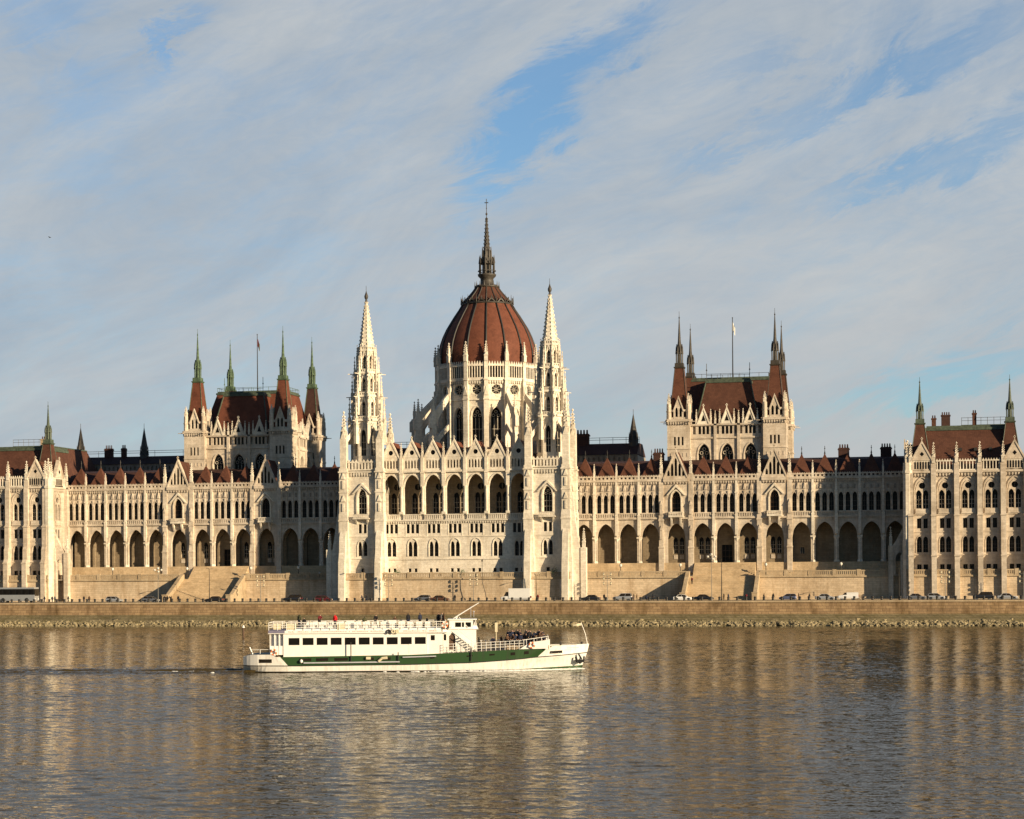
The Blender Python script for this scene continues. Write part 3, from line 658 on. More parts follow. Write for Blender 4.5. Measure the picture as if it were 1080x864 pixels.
# ------------------------------------------------------------------ central block
def central():
    fr = FR(0, -1.0, 0); cs = [5.28 * k - 0.2 for k in range(-3, 4)]; X0, X1 = -18.9, 18.7
    ed = [cs[0] - 2.64] + [c + 2.64 for c in cs]
    mb = MB(); mb.mat = 'white_stone'
    tri = (-1.15, 0, 1.15)
    W(mb, fr, X0, X1, 5.3, 15.4, [B(c + k * 0.75, 0.75, 12.2, 13.1) for c in cs for k in (-1, 1)], 0.5)
    W(mb, fr, X0, X1, 15.4, 20.8, [A(c + k * 0.62, 1.0, 16.0, 18.6, 19.6) for c in cs for k in (-1, 1)], 0.5)
    W(mb, fr, X0, X1, 20.8, 24.6, [B(c + k, 0.78, 21.6, 23.8) for c in cs for k in tri], 0.4)
    W(mb, fr, X0, X1, 24.6, 36.4, [A(c, 4.25, 26.2, 32.6, 35.75, 8) for c in cs], 0.9)
    for c in cs:
        ring(mb, fr, c, 2.35, 16.0, 18.8, 20.3, 0.16, -0.15, 0.01)
        ring(mb, fr, c, 4.2, 32.6, 32.6, 35.75, 0.22, -0.2, 0.01)
        for k in (-1, 1): mb.obox(fr, c + k * 1.72 - 0.09, c + k * 1.72 + 0.09, -0.06, 0.01, 21.0, 24.4)
    for z, h, p in ((15.2, 0.3, 0.2), (20.7, 0.22, 0.15), (24.5, 0.3, 0.45), (36.3, 0.5, 0.5)): strip(mb, fr, X0, X1, z, z + h, p)
    corbels(mb, fr, X0 + 0.8, X1 - 0.8, 23.95, 24.5, 0.25, 0.6)
    # gallery: floor, ceiling, back wall
    mb.mat = 'stone'; mb.box(X0, X1, -0.09, 5.0, 25.7, 26.2); mb.box(X0, X1, -0.09, 5.0, 36.0, 36.4)
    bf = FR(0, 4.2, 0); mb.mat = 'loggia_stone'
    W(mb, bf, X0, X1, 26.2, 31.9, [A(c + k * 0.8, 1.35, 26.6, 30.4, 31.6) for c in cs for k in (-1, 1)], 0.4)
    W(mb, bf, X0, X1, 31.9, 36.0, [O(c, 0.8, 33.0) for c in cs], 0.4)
    mb.mat = 'stone'; mb.box(X0, X1, 5.05, 24, 10, 38.5); mb.box(X0, X1, -0.2, 5.04, 5.3, 25.6)
    for z0, z1 in ((36.8, 39.9),):
        ops = []
        for c in cs: ops += [A(c + k, 0.5, 37.3, 38.7, 39.3, 3) for k in (-1.5, -0.75, 0, 0.75, 1.5)]
        mb.mat = 'white_stone'; W(mb, fr, X0, X1, z0, z1, ops, 0.55, -0.25); mb.mat = 'stone'
        mb.box(X0, X1, -0.71, 0.4, 36.85, 39.85)
    part = build(mb, 'central_block', parl)
    for c in cs:
        windows(part, fr, c, [B(k * 0.75, 0.75, 12.2, 13.1) for k in (-1, 1)], 0.5, 'basement_window')
        windows(part, fr, c, [A(k * 0.62, 1.0, 16.0, 18.6, 19.6) for k in (-1, 1)], 0.5, 'lower_window')
        windows(part, fr, c, [B(k, 0.78, 21.6, 23.8) for k in tri], 0.4, 'square_window')
        windows(part, bf, c, [A(k * 0.8, 1.35, 26.6, 30.4, 31.6) for k in (-1, 1)], 0.4, 'gallery_window', frame='stone')
        windows(part, bf, c, [O(0, 0.8, 33.0)], 0.4, 'round_window', frame='stone')
        bl = MB(); bl.mat = 'white_stone'
        balusters(bl, fr, c - 2.3, c + 2.3, 24.85, 26.15, -0.42, -0.2, 0.5, 0.5)
        build(bl, 'balustrade', part)
        gm = MB(); gm.mat = 'white_stone'
        gable(gm, fr, c, 2.25, 39.9, 44.1, -0.3, 0.3, [O(c, 0.58, 41.1)], 0.3)
        gm.mat = 'window_glass'; gm.prism(fr, [(c - 0.22, 37.35), (c + 0.22, 37.35), (c + 0.22, 38.7), (c, 39.2), (c - 0.22, 38.7)], 0.24, 0.285)
        o = O(c, 0.57, 41.1); gm.prism(fr, list(zip(o[0], o[1])) + list(zip(o[0], o[2]))[-2:0:-1], -0.05, -0.005)
        gm.mat = 'red_tile'; gm.prism(fr, [(c - 2.2, 39.9), (c + 2.2, 39.9), (c, 43.8)], 0.32, 7.0)
        build(gm, 'gable', part)
    cm = MB(); cm.mat = 'white_stone'
    cm.box(-0.5, 0.5, -0.55, 0.02, 0, 0.6); cm.frust(0, -0.2, 8, 0.34, 0.32, 0.6, 6.0); cm.frust(0, -0.2, 8, 0.34, 0.52, 6.0, 6.7); cm.box(-0.42, 0.42, -0.5, 0.02, 6.7, 9.9); cm.box(-0.5, 0.5, -0.62, 0.02, 9.8, 10.2)
    cm.box(-0.36, 0.36, -0.62, 0.0, 10.2, 13.6)
    cmm = cm.mesh('column')
    for e in ed: inst(cmm, 'column', part, (e, -1.0, 26.2)); pin(part, e, -1.3, 39.8, 3.6, PIN, 1.0)
    rf = MB(); rf.mat = 'red_tile'
    rf.side_prism(IDF, [(0.3, 39.5), (0.8, 39.7), (9, 41.4), (18, 41.4), (24, 38.6), (0.3, 38.6)], X0, X1)
    build(rf, 'central_roof', part)
central()

# ------------------------------------------------------------------ twin spire towers
GARG = None
def spire_tower(s):
    cx, cy = 22.9 * s, 2.0; hw = 4.55
    fr = FR(cx, cy - hw, 0)
    mb = MB(); mb.mat = 'white_stone'
    faces = [FR(cx + hw * math.sin(a), cy - hw * math.cos(a), a) for a in (0, PI / 2, -PI / 2)]
    specs = [('basement_window', [B(0, 0.8, 12.2, 13.2)], 5.3, 15.5, 0.5), ('lower_window', [A(k * 0.68, 0.95, 16.2, 18.6, 19.7) for k in (-1, 1)], 15.5, 20.8, 0.5),
             ('square_window', [B(k * 0.62, 0.8, 21.7, 23.9) for k in (-1, 1)], 20.8, 24.9, 0.4), ('tall_window', [A(0, 2.15, 26.4, 30.3, 32.3)], 24.9, 36.8, 0.7)]
    for f in faces:
        for nm, ops, z0, z1, d in specs: W(mb, f, -hw, hw, z0, z1, ops, d)
        ring(mb, f, 0, 2.4, 26.4, 30.3, 32.5, 0.3, -0.35, 0.01)
        for sg in (-1, 1): mb.prism(f, [(sg * 2.5, 31.2), (sg * 2.1, 31.2), (0, 33.2), (0, 33.9)], -0.55, 0.01)
        mb.obox(f, -2.0, 2.0, -1.3, 0.01, 25.1, 25.35); balusters(mb, f, -2.0, 2.0, 25.35, 26.3, -1.3, -1.15, 0.45)
        for k in (-1, 1): mb.side_prism(f, [(0.01, 23.8), (0.01, 25.1), (-1.2, 25.1)], k * 1.4 - 0.2, k * 1.4 + 0.2)
        ring(mb, f, 0, 2.5, 16, 18.7, 20.1, 0.16, -0.14, 0.01)
        for z, p in ((15.4, 0.2), (20.7, 0.12), (36.4, 0.4)): strip(mb, f, -hw, hw, z, z + 0.35, p)
        corbels(mb, f, -hw + 0.8, hw - 0.8, 35.5, 36.4, 0.3, 0.7)
    mb.box(cx - hw + 0.72, cx + hw - 0.72, cy - hw + 0.72, cy + hw, 5.3, 36.7); mb.box(cx - hw, cx + hw, cy - hw, cy + hw, 36.75, 36.95)
    # corner piers, stepped
    for sx in (-1, 1):
        for sy in (-1, 1):
            px, py = cx + sx * hw, cy + sy * hw
            for z0, z1, h in ((5.3, 15.4, 1.5), (15.4, 20.0, 1.3), (20.0, 26.0, 1.12), (26.0, 37.5, 0.98)):
                mb.box(px - h, px + h, py - h, py + h, z0, z1)
            for z0, h0, h1 in ((15.4, 1.5, 1.3), (20.0, 1.3, 1.12), (26.0, 1.12, 0.98)):
                mb.frust(px, py, 4, h0 * 1.4142, h1 * 1.4142, z0, z0 + 0.9, PI / 4)
            for z, h in ((24.6, 1.25), (31.5, 1.1), (36.4, 1.2)): mb.box(px - h, px + h, py - h, py + h, z, z + 0.35)
            for z in (27.0, 32.5):   # blind niches with canopies on the piers
                for k in range(4):
                    f = FR(px, py, k * PI / 2)
                    mb.prism(f, [(-0.55, z + 2.4), (0.55, z + 2.4), (0, z + 3.9)], -1.22, -0.97); mb.obox(f, -0.25, 0.25, -1.2, -0.97, z, z + 2.0)
            if sy < 0:     # projecting raking buttress at the foot
                mb.side_prism(FR(px, py - 1.0, 0), [(0, 5.3), (-2.2, 5.3), (-1.9, 14.5), (-1.2, 17), (-0.9, 20.5), (0, 22.5)], -0.75, 0.75)
    for sx in ((s,)):
        # side buttress that steps out over the wing, with a pinnacle of its own
        X = cx + sx * (hw + 0.9)
        mb.prism(FR(0, cy - hw + 0.6, 0), [(X, 5.3), (X + sx * 3.6, 5.3), (X + sx * 3.6, 17.5), (X + sx * 2.2, 17.7), (X + sx * 1.2, 24), (X + sx * 0.6, 30), (X, 32)], -0.6, 0.6)
        mb.box(X + sx * 3.1 - 0.65, X + sx * 3.1 + 0.65, cy - hw - 0.2, cy - hw + 1.4, 5.3, 17.8)
    part = build(mb, 'spire_tower', parl)
    for f in faces:
        for nm, ops, z0, z1, d in specs: windows(part, f, 0, ops, d, nm, frame='white_stone' if nm == 'tall_window' else 'window_frame')
    pin(part, cx + s * (hw + 0.9 + 3.1), cy - hw + 0.6, 17.8, 4.4, PIN, 1.4)
    gl = MB(); gl.mat = 'white_stone'
    for a in range(4):
        f = FR(cx + hw * math.sin(a * PI / 2), cy - hw * math.cos(a * PI / 2), a * PI / 2)
        balusters(gl, f, -hw + 0.9, hw - 0.9, 36.95, 39.1, -0.3, 0.05, 0.85, 0.5, 0.3)
        for k in range(8): u = -3.3 + 6.6 * k / 7; gl.prism(f, [(u - 0.3, 39.1), (u + 0.3, 39.1), (u, 39.6)], -0.28, 0.03)
    build(gl, 'gallery', part)
    # octagonal stages
    up = MB(); up.mat = 'white_stone'
    t8 = math.tan(PI / 8)
    def octo(ap, z0, z1, win, blind=False):
        for k in range(8):
            a = k * PI / 4; f = FR(cx + ap * math.sin(a), cy - ap * math.cos(a), a); h = ap * t8
            W(up, f, -h, h, z0, z1, [win] if win else [], 0.4)
    def ring8(ap, z, h): up.frust(cx, cy, 8, ap / math.cos(PI / 8), ap / math.cos(PI / 8), z, z + h, PI / 8)
    stages = [(3.2, 37.0, 49.3, A(0, 1.25, 40.6, 45.6, 47.0)), (2.72, 49.3, 55.2, A(0, 0.8, 50.4, 53.0, 53.9)), (2.36, 55.2, 60.9, A(0, 0.72, 56.3, 58.8, 59.6)), (1.95, 60.9, 66.5, A(0, 0.62, 61.8, 64.3, 65.1))]
    for ap, z0, z1, w in stages:
        octo(ap, z0, z1, w); up.frust(cx, cy, 8, (ap - 0.42) / math.cos(PI / 8), (ap - 0.42) / math.cos(PI / 8), z0, z1, PI / 8)
        for k in range(8):
            a = k * PI / 4; f = FR(cx + ap * math.sin(a), cy - ap * math.cos(a), a); h = ap * t8
            gz = w[2][len(w[2]) // 2]
            up.prism(f, [(-h * 0.75, gz - 0.7), (h * 0.75, gz - 0.7), (0, gz + 1.9)], -0.22, 0.0 - 0.02) if False else None
            for sg in (-1, 1): up.prism(f, [(sg * h * 0.85, gz - 0.9), (sg * h * 0.62, gz - 0.9), (0, gz + 0.9), (0, gz + 1.6)], -0.22, 0.01)
            up.obox(f, -h, h, -0.12, 0.01, z0 + 0.25, z0 + 1.0)
    for ap, z in ((3.55, 49.1), (3.1, 55.0), (2.7, 60.7), (2.2, 66.2)):
        ring8(ap, z, 0.35)
        for k in range(8):
            a = k * PI / 4; f = FR(cx + (ap - 0.05) * math.sin(a), cy - (ap - 0.05) * math.cos(a), a); h = ap * t8
            balusters(up, f, -h, h, z + 0.35, z + 1.15, -0.02, 0.12, 0.5, 0.5, 0.15)
    for ap, z0, z1, k0 in ((4.1, 43.6, 49.0, 3.2), (3.5, 50.7, 54.8, 2.72), (2.95, 56.5, 60.5, 2.36)):
        for k in range(8):
            a = PI / 8 + k * PI / 4; f = FR(cx, cy, a - PI / 2)
            up.prism(f, [(k0 - 0.1, z0), (ap * 1.06, z0), (ap * 1.06, z1 - 1.2), (k0 - 0.1, z1)], -0.12, 0.12)
    # gargoyles
    for ap, z in ((3.5, 49.0), (3.05, 54.9), (2.65, 60.6)):
        for k in range(8):
            a = PI / 8 + k * PI / 4
            d = Vector((math.sin(a), -math.cos(a), 0)); p = Vector((cx, cy, z)) + d * ap * 1.05
            up.tube([p, p + d * 0.9 + Vector((0, 0, 0.12)), p + d * 1.9 + Vector((0, 0, 0.1))], 0.17, 5, 0.09)
    # flying ramps to the corner pinnacles
    for sx in (-1, 1):
        for sy in (-1, 1):
            d = Vector((sx, sy, 0)).normalized(); ang = math.atan2(d.y, d.x)
            up.prism(FR(cx, cy, ang), [(3.0, 47.2), (3.0, 48.3), (6.2, 44.6), (6.2, 43.0)], -0.22, 0.22)
            px, py = cx + sx * hw, cy + sy * hw
            up.box(px - 0.8, px + 0.8, py - 0.8, py + 0.8, 37.4, 44.6)
            for k in range(4): up.prism(FR(px, py, k * PI / 2), [(-0.65, 44.6), (0.65, 44.6), (0, 46.6)], -0.85, -0.6)
    build(up, 'octagon', part)
    lm = [A(0, w, a, b, c) for w, a, b, c in ((1.25, 40.6, 45.6, 47.0), (0.8, 50.4, 53.0, 53.9), (0.72, 56.3, 58.8, 59.6), (0.62, 61.8, 64.3, 65.1))]
    for (ap, z0, z1, w), op in zip(stages, lm):
        for k in (-3, -2, -1, 0, 1, 2, 3):
            if abs(k) > 2: continue
            a = k * PI / 4; windows(part, FR(cx + ap * math.sin(a), cy - ap * math.cos(a), a), 0, [op], 0.4, 'octagon_window', frame='white_stone')
    for sx in (-1, 1):
        for sy in (-1, 1): pin(part, cx + sx * hw, cy + sy * hw, 44.6, 6.6, PIN, 2.0)
    for ap, z, h, w in ((4.05, 43.5, 11.2, 1.25), (3.4, 50.6, 9.4, 1.1), (2.8, 56.4, 8.4, 0.95), (2.2, 61.6, 6.2, 0.85)):
        for k in range(8):
            a = PI / 8 + k * PI / 4; r = ap / math.cos(PI / 8) * 0.98
            pin(part, cx + r * math.sin(a), cy - r * math.cos(a), z, h, PIN_T, w, a)
    # stone needle with crockets and openwork slots
    sp = MB(); sp.mat = 'white_stone'; z0, z1, r0, r1 = 66.5, 78.6, 1.95, 0.28
    sp.frust(cx, cy, 8, r0, r1, z0, z1, PI / 8)
    for k in range(8):
        a = PI / 8 + k * PI / 4
        for i in range(13):
            t = (i + 0.5) / 13; z = z0 + (z1 - z0) * t; r = r0 + (r1 - r0) * t + 0.06
            sp.frust(cx + r * math.cos(a), cy + r * math.sin(a), 4, 0.17 * (1.1 - 0.5 * t), 0.05, z, z + 0.42)
        f0 = k * PI / 4
        for i in range(9):
            t = (i + 0.5) / 10; z = z0 + (z1 - z0) * t; r = (r0 + (r1 - r0) * t) * math.cos(PI / 8)
            f = FR(cx + r * math.sin(f0), cy - r * math.cos(f0), f0); w = r * t8 * 0.75
            sp.obox(f, -w, w, -0.07, 0.1, z, z + 0.28)
    sp.mat = 'dark_copper'
    sp.lathe(cx, cy, [(0.3, 78.4), (0.34, 78.7), (0.2, 79.0), (0.42, 79.4), (0.5, 79.9), (0.3, 80.4), (0.16, 80.8), (0.06, 81.2), (0.04, 82.4), (0.0, 82.5)], 8)
    build(sp, 'spire', part)
    return part
for s in (-1, 1): spire_tower(s)

# ------------------------------------------------------------------ dome
def dome():
    cx, cy = 0.0, 34.8; n = 16; st = 2 * PI / n
    def fac(ap, k): a = k * st; return FR(cx + ap * math.sin(a), cy - ap * math.cos(a), a), ap * math.tan(st / 2)
    mb = MB(); mb.mat = 'white_stone'
    wop = A(0, 2.75, 42.5, 51.2, 53.8, 6); ro = O(0, 1.3, 58.3, 12)
    for k in range(n):
        f, h = fac(12.75, k)
        W(mb, f, -h, h, 36, 55.6, [wop], 0.8); W(mb, f, -h, h, 55.6, 60.7, [ro], 0.5)
        ring(mb, f, 0, 2.9, 42.6, 51.2, 54.0, 0.2, -0.2, 0.01)
        mb.obox(f, -h, h, -0.3, 0.01, 55.6, 55.9)
        for j in range(8):
            a = j * PI / 4; mb.obox(f, 1.5 * math.cos(a) - 0.12, 1.5 * math.cos(a) + 0.12, -0.12, 0.01, 58.3 + 1.5 * math.sin(a) - 0.12, 58.3 + 1.5 * math.sin(a) + 0.12)
        corbels(mb, f, -h, h, 59.7, 60.5, 0.4, 0.6); mb.obox(f, -h - 0.1, h + 0.1, -0.55, 0.3, 60.5, 60.9)
    mb.frust(cx, cy, n, 11.9 / math.cos(st / 2), 11.9 / math.cos(st / 2), 36, 64.6, st / 2 - PI / 2)
    for k in range(n):
        a = (k + 0.5) * st; r = 12.9 / math.cos(st / 2)
        f = FR(cx + r * math.sin(a), cy - r * math.cos(a), a)
        mb.obox(f, -0.62, 0.62, -0.75, 0.3, 36, 59.0); mb.obox(f, -0.5, 0.5, -0.55, 0.3, 59.0, 65.6); mb.obox(f, -0.75, 0.75, -0.9, 0.3, 55.6, 56.0); mb.obox(f, -0.66, 0.66, -0.75, 0.3, 60.6, 61.0)
        mb.prism(f, [(-0.6, 56.8), (0.6, 56.8), (0, 59.0)], -0.9, -0.7)
    drum = build(mb, 'drum', parl)
    for k in range(n):
        f, h = fac(12.75, k); windows(drum, f, 0, [wop], 0.8, 'drum_window', frame='white_stone')
    # rose windows: eight petals
    rm = MB(); rm.mat = 'window_glass'; rm.prism(FR(0, 0, 0), [(1.29 * math.cos(2 * PI * i / 24), 1.29 * math.sin(2 * PI * i / 24)) for i in range(24)], 0, 0.04)
    rm.mat = 'white_stone'; rm.torus((0, -0.05, 0), 1.22, 0.08, 'y', 20, 5); rm.torus((0, -0.05, 0), 0.26, 0.06, 'y', 12, 5)
    for i in range(8):
        a = i * PI / 4; rm.tube([(0.3 * math.cos(a), -0.05, 0.3 * math.sin(a)), (1.18 * math.cos(a), -0.05, 1.18 * math.sin(a))], 0.045, 5)
    rmm = rm.mesh('rose_window')
    for k in range(n):
        f, h = fac(12.75, k); inst(rmm, 'rose_window', drum, f.pt(0, 0.42, 58.3), f.a)
    for k in range(n):
        f, h = fac(13.0, k); g = MB(); g.mat = 'white_stone'
        balusters(g, f, -h + 0.5, h - 0.5, 60.9, 64.6, -0.3, 0.1, 0.68, 0.27, 0.4); g.mat = 'window_glass'; g.obox(f, -h + 0.5, h - 0.5, 0.12, 0.2, 60.95, 64.4); g.mat = 'white_stone'
        for j in range(6): u = -h + 0.85 + (2 * h - 1.7) * j / 5; g.prism(f, [(u - 0.3, 64.6), (u + 0.3, 64.6), (u, 65.5)], -0.28, 0.08)
        build(g, 'gallery', drum)
        a = (k + 0.5) * st; r = 13.3 / math.cos(st / 2); pin(drum, cx + r * math.sin(a), cy - r * math.cos(a), 65.4, 4.9, PIN, 1.8, a)
    # ring of chapels, flying buttresses and their piers
    rg = MB(); rg.mat = 'stone'
    lop = A(0, 2.2, 36.5, 39.8, 41.4)
    for k in range(n):
        f, h = fac(17.2, k); W(rg, f, -h, h, 34, 42.8, [lop], 0.6); rg.obox(f, -h - 0.1, h + 0.1, -0.35, 0.2, 42.2, 42.8)
    rg.mat = 'dark_tile'; rg.frust(cx, cy, n, 17.2 / math.cos(st / 2), 12.6 / math.cos(st / 2), 42.8, 43.9, st / 2 - PI / 2)
    ringp = build(rg, 'chapel_ring', parl)
    for k in range(n):
        f, h = fac(17.2, k); windows(ringp, f, 0, [lop], 0.6, 'chapel_window', frame='stone')
    fb = MB(); fb.mat = 'white_stone'
    fb.prism(FR(0, 0, 0), [(12.9, 58.6), (12.9, 57.0), (15.8, 53.4), (18.4, 49.6), (19.9, 49.6), (19.9, 51.6)], -0.36, 0.36)
    fb.prism(FR(0, 0, 0), [(12.9, 50.5), (12.9, 49.2), (18.6, 44.2), (18.6, 46.0)], -0.3, 0.3)
    fb.prism(FR(0, 0, 0), [(17.3, 36), (20.2, 36), (20.2, 46.5), (19.9, 47.5), (19.9, 51.8), (18.4, 51.8), (18.4, 46.5), (17.3, 45.0)], -0.5, 0.5)
    fb.prism(FR(0, 0, 0), [(19.85, 48.5), (20.4, 48.5), (20.4, 51), (19.85, 51.6)], -0.45, 0.45)
    fbm = fb.mesh('flying_buttress')
    for k in range(n):
        if k in (0, n - 1): continue
        a = (k + 0.5) * st; inst(fbm, 'flying_buttress', ringp, (cx, cy, 0), a - PI / 2)
        r = 19.1; pin(ringp, cx + r * math.sin(a), cy - r * math.cos(a), 51.7, 4.6, PIN, 1.55, a)
    # shell
    prof = [(12.4, 63.0), (12.5, 65.0), (12.62, 67.2), (12.45, 69.2), (12.05, 71.0), (11.35, 73.0), (10.4, 75.0), (9.3, 76.8), (8.3, 78.4), (7.2, 80.0), (6.5, 81.2)]
    sh = MB(); sh.mat = 'red_tile'; sh.lathe(cx, cy, prof, 64, st / 2 - PI / 2)
    shell = build(sh, 'dome_shell', parl)
    for k in range(n):
        a = (k + 0.5) * st; rb = MB(); rb.mat = 'dark_metal'
        pts = [(cx + (r + 0.1) * math.sin(a), cy - (r + 0.1) * math.cos(a), z) for r, z in prof]
        rb.smooth = True; rb.tube(pts, 0.30, 6, 0.22); build(rb, 'rib', shell)
    cr = MB(); cr.mat = 'dark_copper'
    cr.lathe(cx, cy, [(6.3, 81.0), (6.8, 81.15), (6.8, 81.4), (6.5, 81.6), (6.2, 81.7)], 32)
    for k in range(n):
        a = (k + 0.5) * st; x, y = cx + 6.8 * math.sin(a), cy - 6.8 * math.cos(a)
        cr.frust(x, y, 5, 0.16, 0.03, 81.4, 83.6); a2 = k * st; x, y = cx + 6.75 * math.sin(a2), cy - 6.75 * math.cos(a2)
        f = FR(x, y, a2); cr.prism(f, [(-1.1, 81.4), (-0.8, 81.4), (0, 82.1), (0.8, 81.4), (1.1, 81.4), (0, 82.6)], -0.06, 0.06); cr.frust(x, y, 5, 0.14, 0.14, 81.9, 82.9)
    build(cr, 'crown_ring', shell)
    cap = MB(); cap.mat = 'dark_copper'
    cprof = [(6.3, 82.0), (5.3, 83.0), (4.3, 84.1), (3.5, 85.1), (2.9, 86.0)]
    cap.mat = 'brown_tile'; cap.lathe(cx, cy, cprof, 32, st / 2 - PI / 2); cap.mat = 'dark_copper'
    for k in range(n):
        a = (k + 0.5) * st; cap.tube([(cx + (r + 0.06) * math.sin(a), cy - (r + 0.06) * math.cos(a), z) for r, z in cprof], 0.2, 5, 0.14)
    cap.lathe(cx, cy, [(2.8, 85.7), (3.3, 85.8), (3.3, 86.2), (2.7, 86.5)], 24)
    for k in range(n): a = k * st; cap.frust(cx + 3.2 * math.sin(a), cy - 3.2 * math.cos(a), 4, 0.15, 0.03, 86.1, 87.4)
    build(cap, 'dome_cap', shell)
    la = MB(); la.mat = 'dark_copper'
    la.lathe(cx, cy, [(2.6, 86.2), (1.75, 86.8), (1.7, 88.2), (2.35, 88.9), (2.45, 89.3), (2.0, 89.4)], 16)
    la.frust(cx, cy, 8, 1.15, 1.1, 89.3, 93.0)
    for k in range(8):
        a = k * PI / 4; x, y = cx + 1.95 * math.sin(a), cy - 1.95 * math.cos(a)
        la.frust(x, y, 5, 0.2, 0.18, 89.3, 92.2); la.frust(x, y, 5, 0.3, 0.02, 92.2, 94.4); la.obox(FR(cx + 2.2 * math.sin(a + PI / 8), cy - 2.2 * math.cos(a + PI / 8), a + PI / 8), -0.85, 0.85, -0.06, 0.06, 90.1, 90.3)
        f = FR(cx + 1.8 * math.sin(a + PI / 8), cy - 1.8 * math.cos(a + PI / 8), a + PI / 8); la.prism(f, [(-0.7, 92.0), (-0.35, 92.0), (0, 93.0), (0.35, 92.0), (0.7, 92.0), (0, 93.8)], -0.08, 0.08)
    la.frust(cx, cy, 8, 1.9, 1.25, 92.0, 93.2); la.frust(cx, cy, 8, 1.2, 1.05, 93.2, 95.4); 
    for k in range(8): a = k * PI / 4; la.frust(cx + 1.2 * math.sin(a), cy - 1.2 * math.cos(a), 4, 0.24, 0.03, 93.0, 96.6)
    la.frust(cx, cy, 8, 1.15, 0.9, 95.3, 95.7); la.frust(cx, cy, 8, 0.85, 0.22, 95.7, 103.6)
    for k in range(8):
        a = k * PI / 4 + PI / 8
        for i in range(8):
            t = (i + 0.5) / 8; r = 0.85 + (0.22 - 0.85) * t + 0.05; la.frust(cx + r * math.cos(a), cy + r * math.sin(a), 4, 0.14, 0.04, 95.7 + 7.9 * t, 96.0 + 7.9 * t)
    la.frust(cx, cy, 8, 0.25, 0.42, 103.4, 103.8); la.frust(cx, cy, 8, 0.42, 0.1, 103.8, 104.2)
    la.lathe(cx, cy, [(0.02, 104.6), (0.26, 104.9), (0.26, 105.2), (0.02, 105.5)], 8); la.tube([(cx, cy, 104), (cx, cy, 109.0)], 0.09, 5)
    la.lathe(cx, cy, [(0.02, 106.3), (0.16, 106.5), (0.02, 106.8)], 6); la.box(cx - 0.5, cx + 0.5, cy - 0.07, cy + 0.07, 107.9, 108.1)
    build(la, 'lantern', shell)
dome()

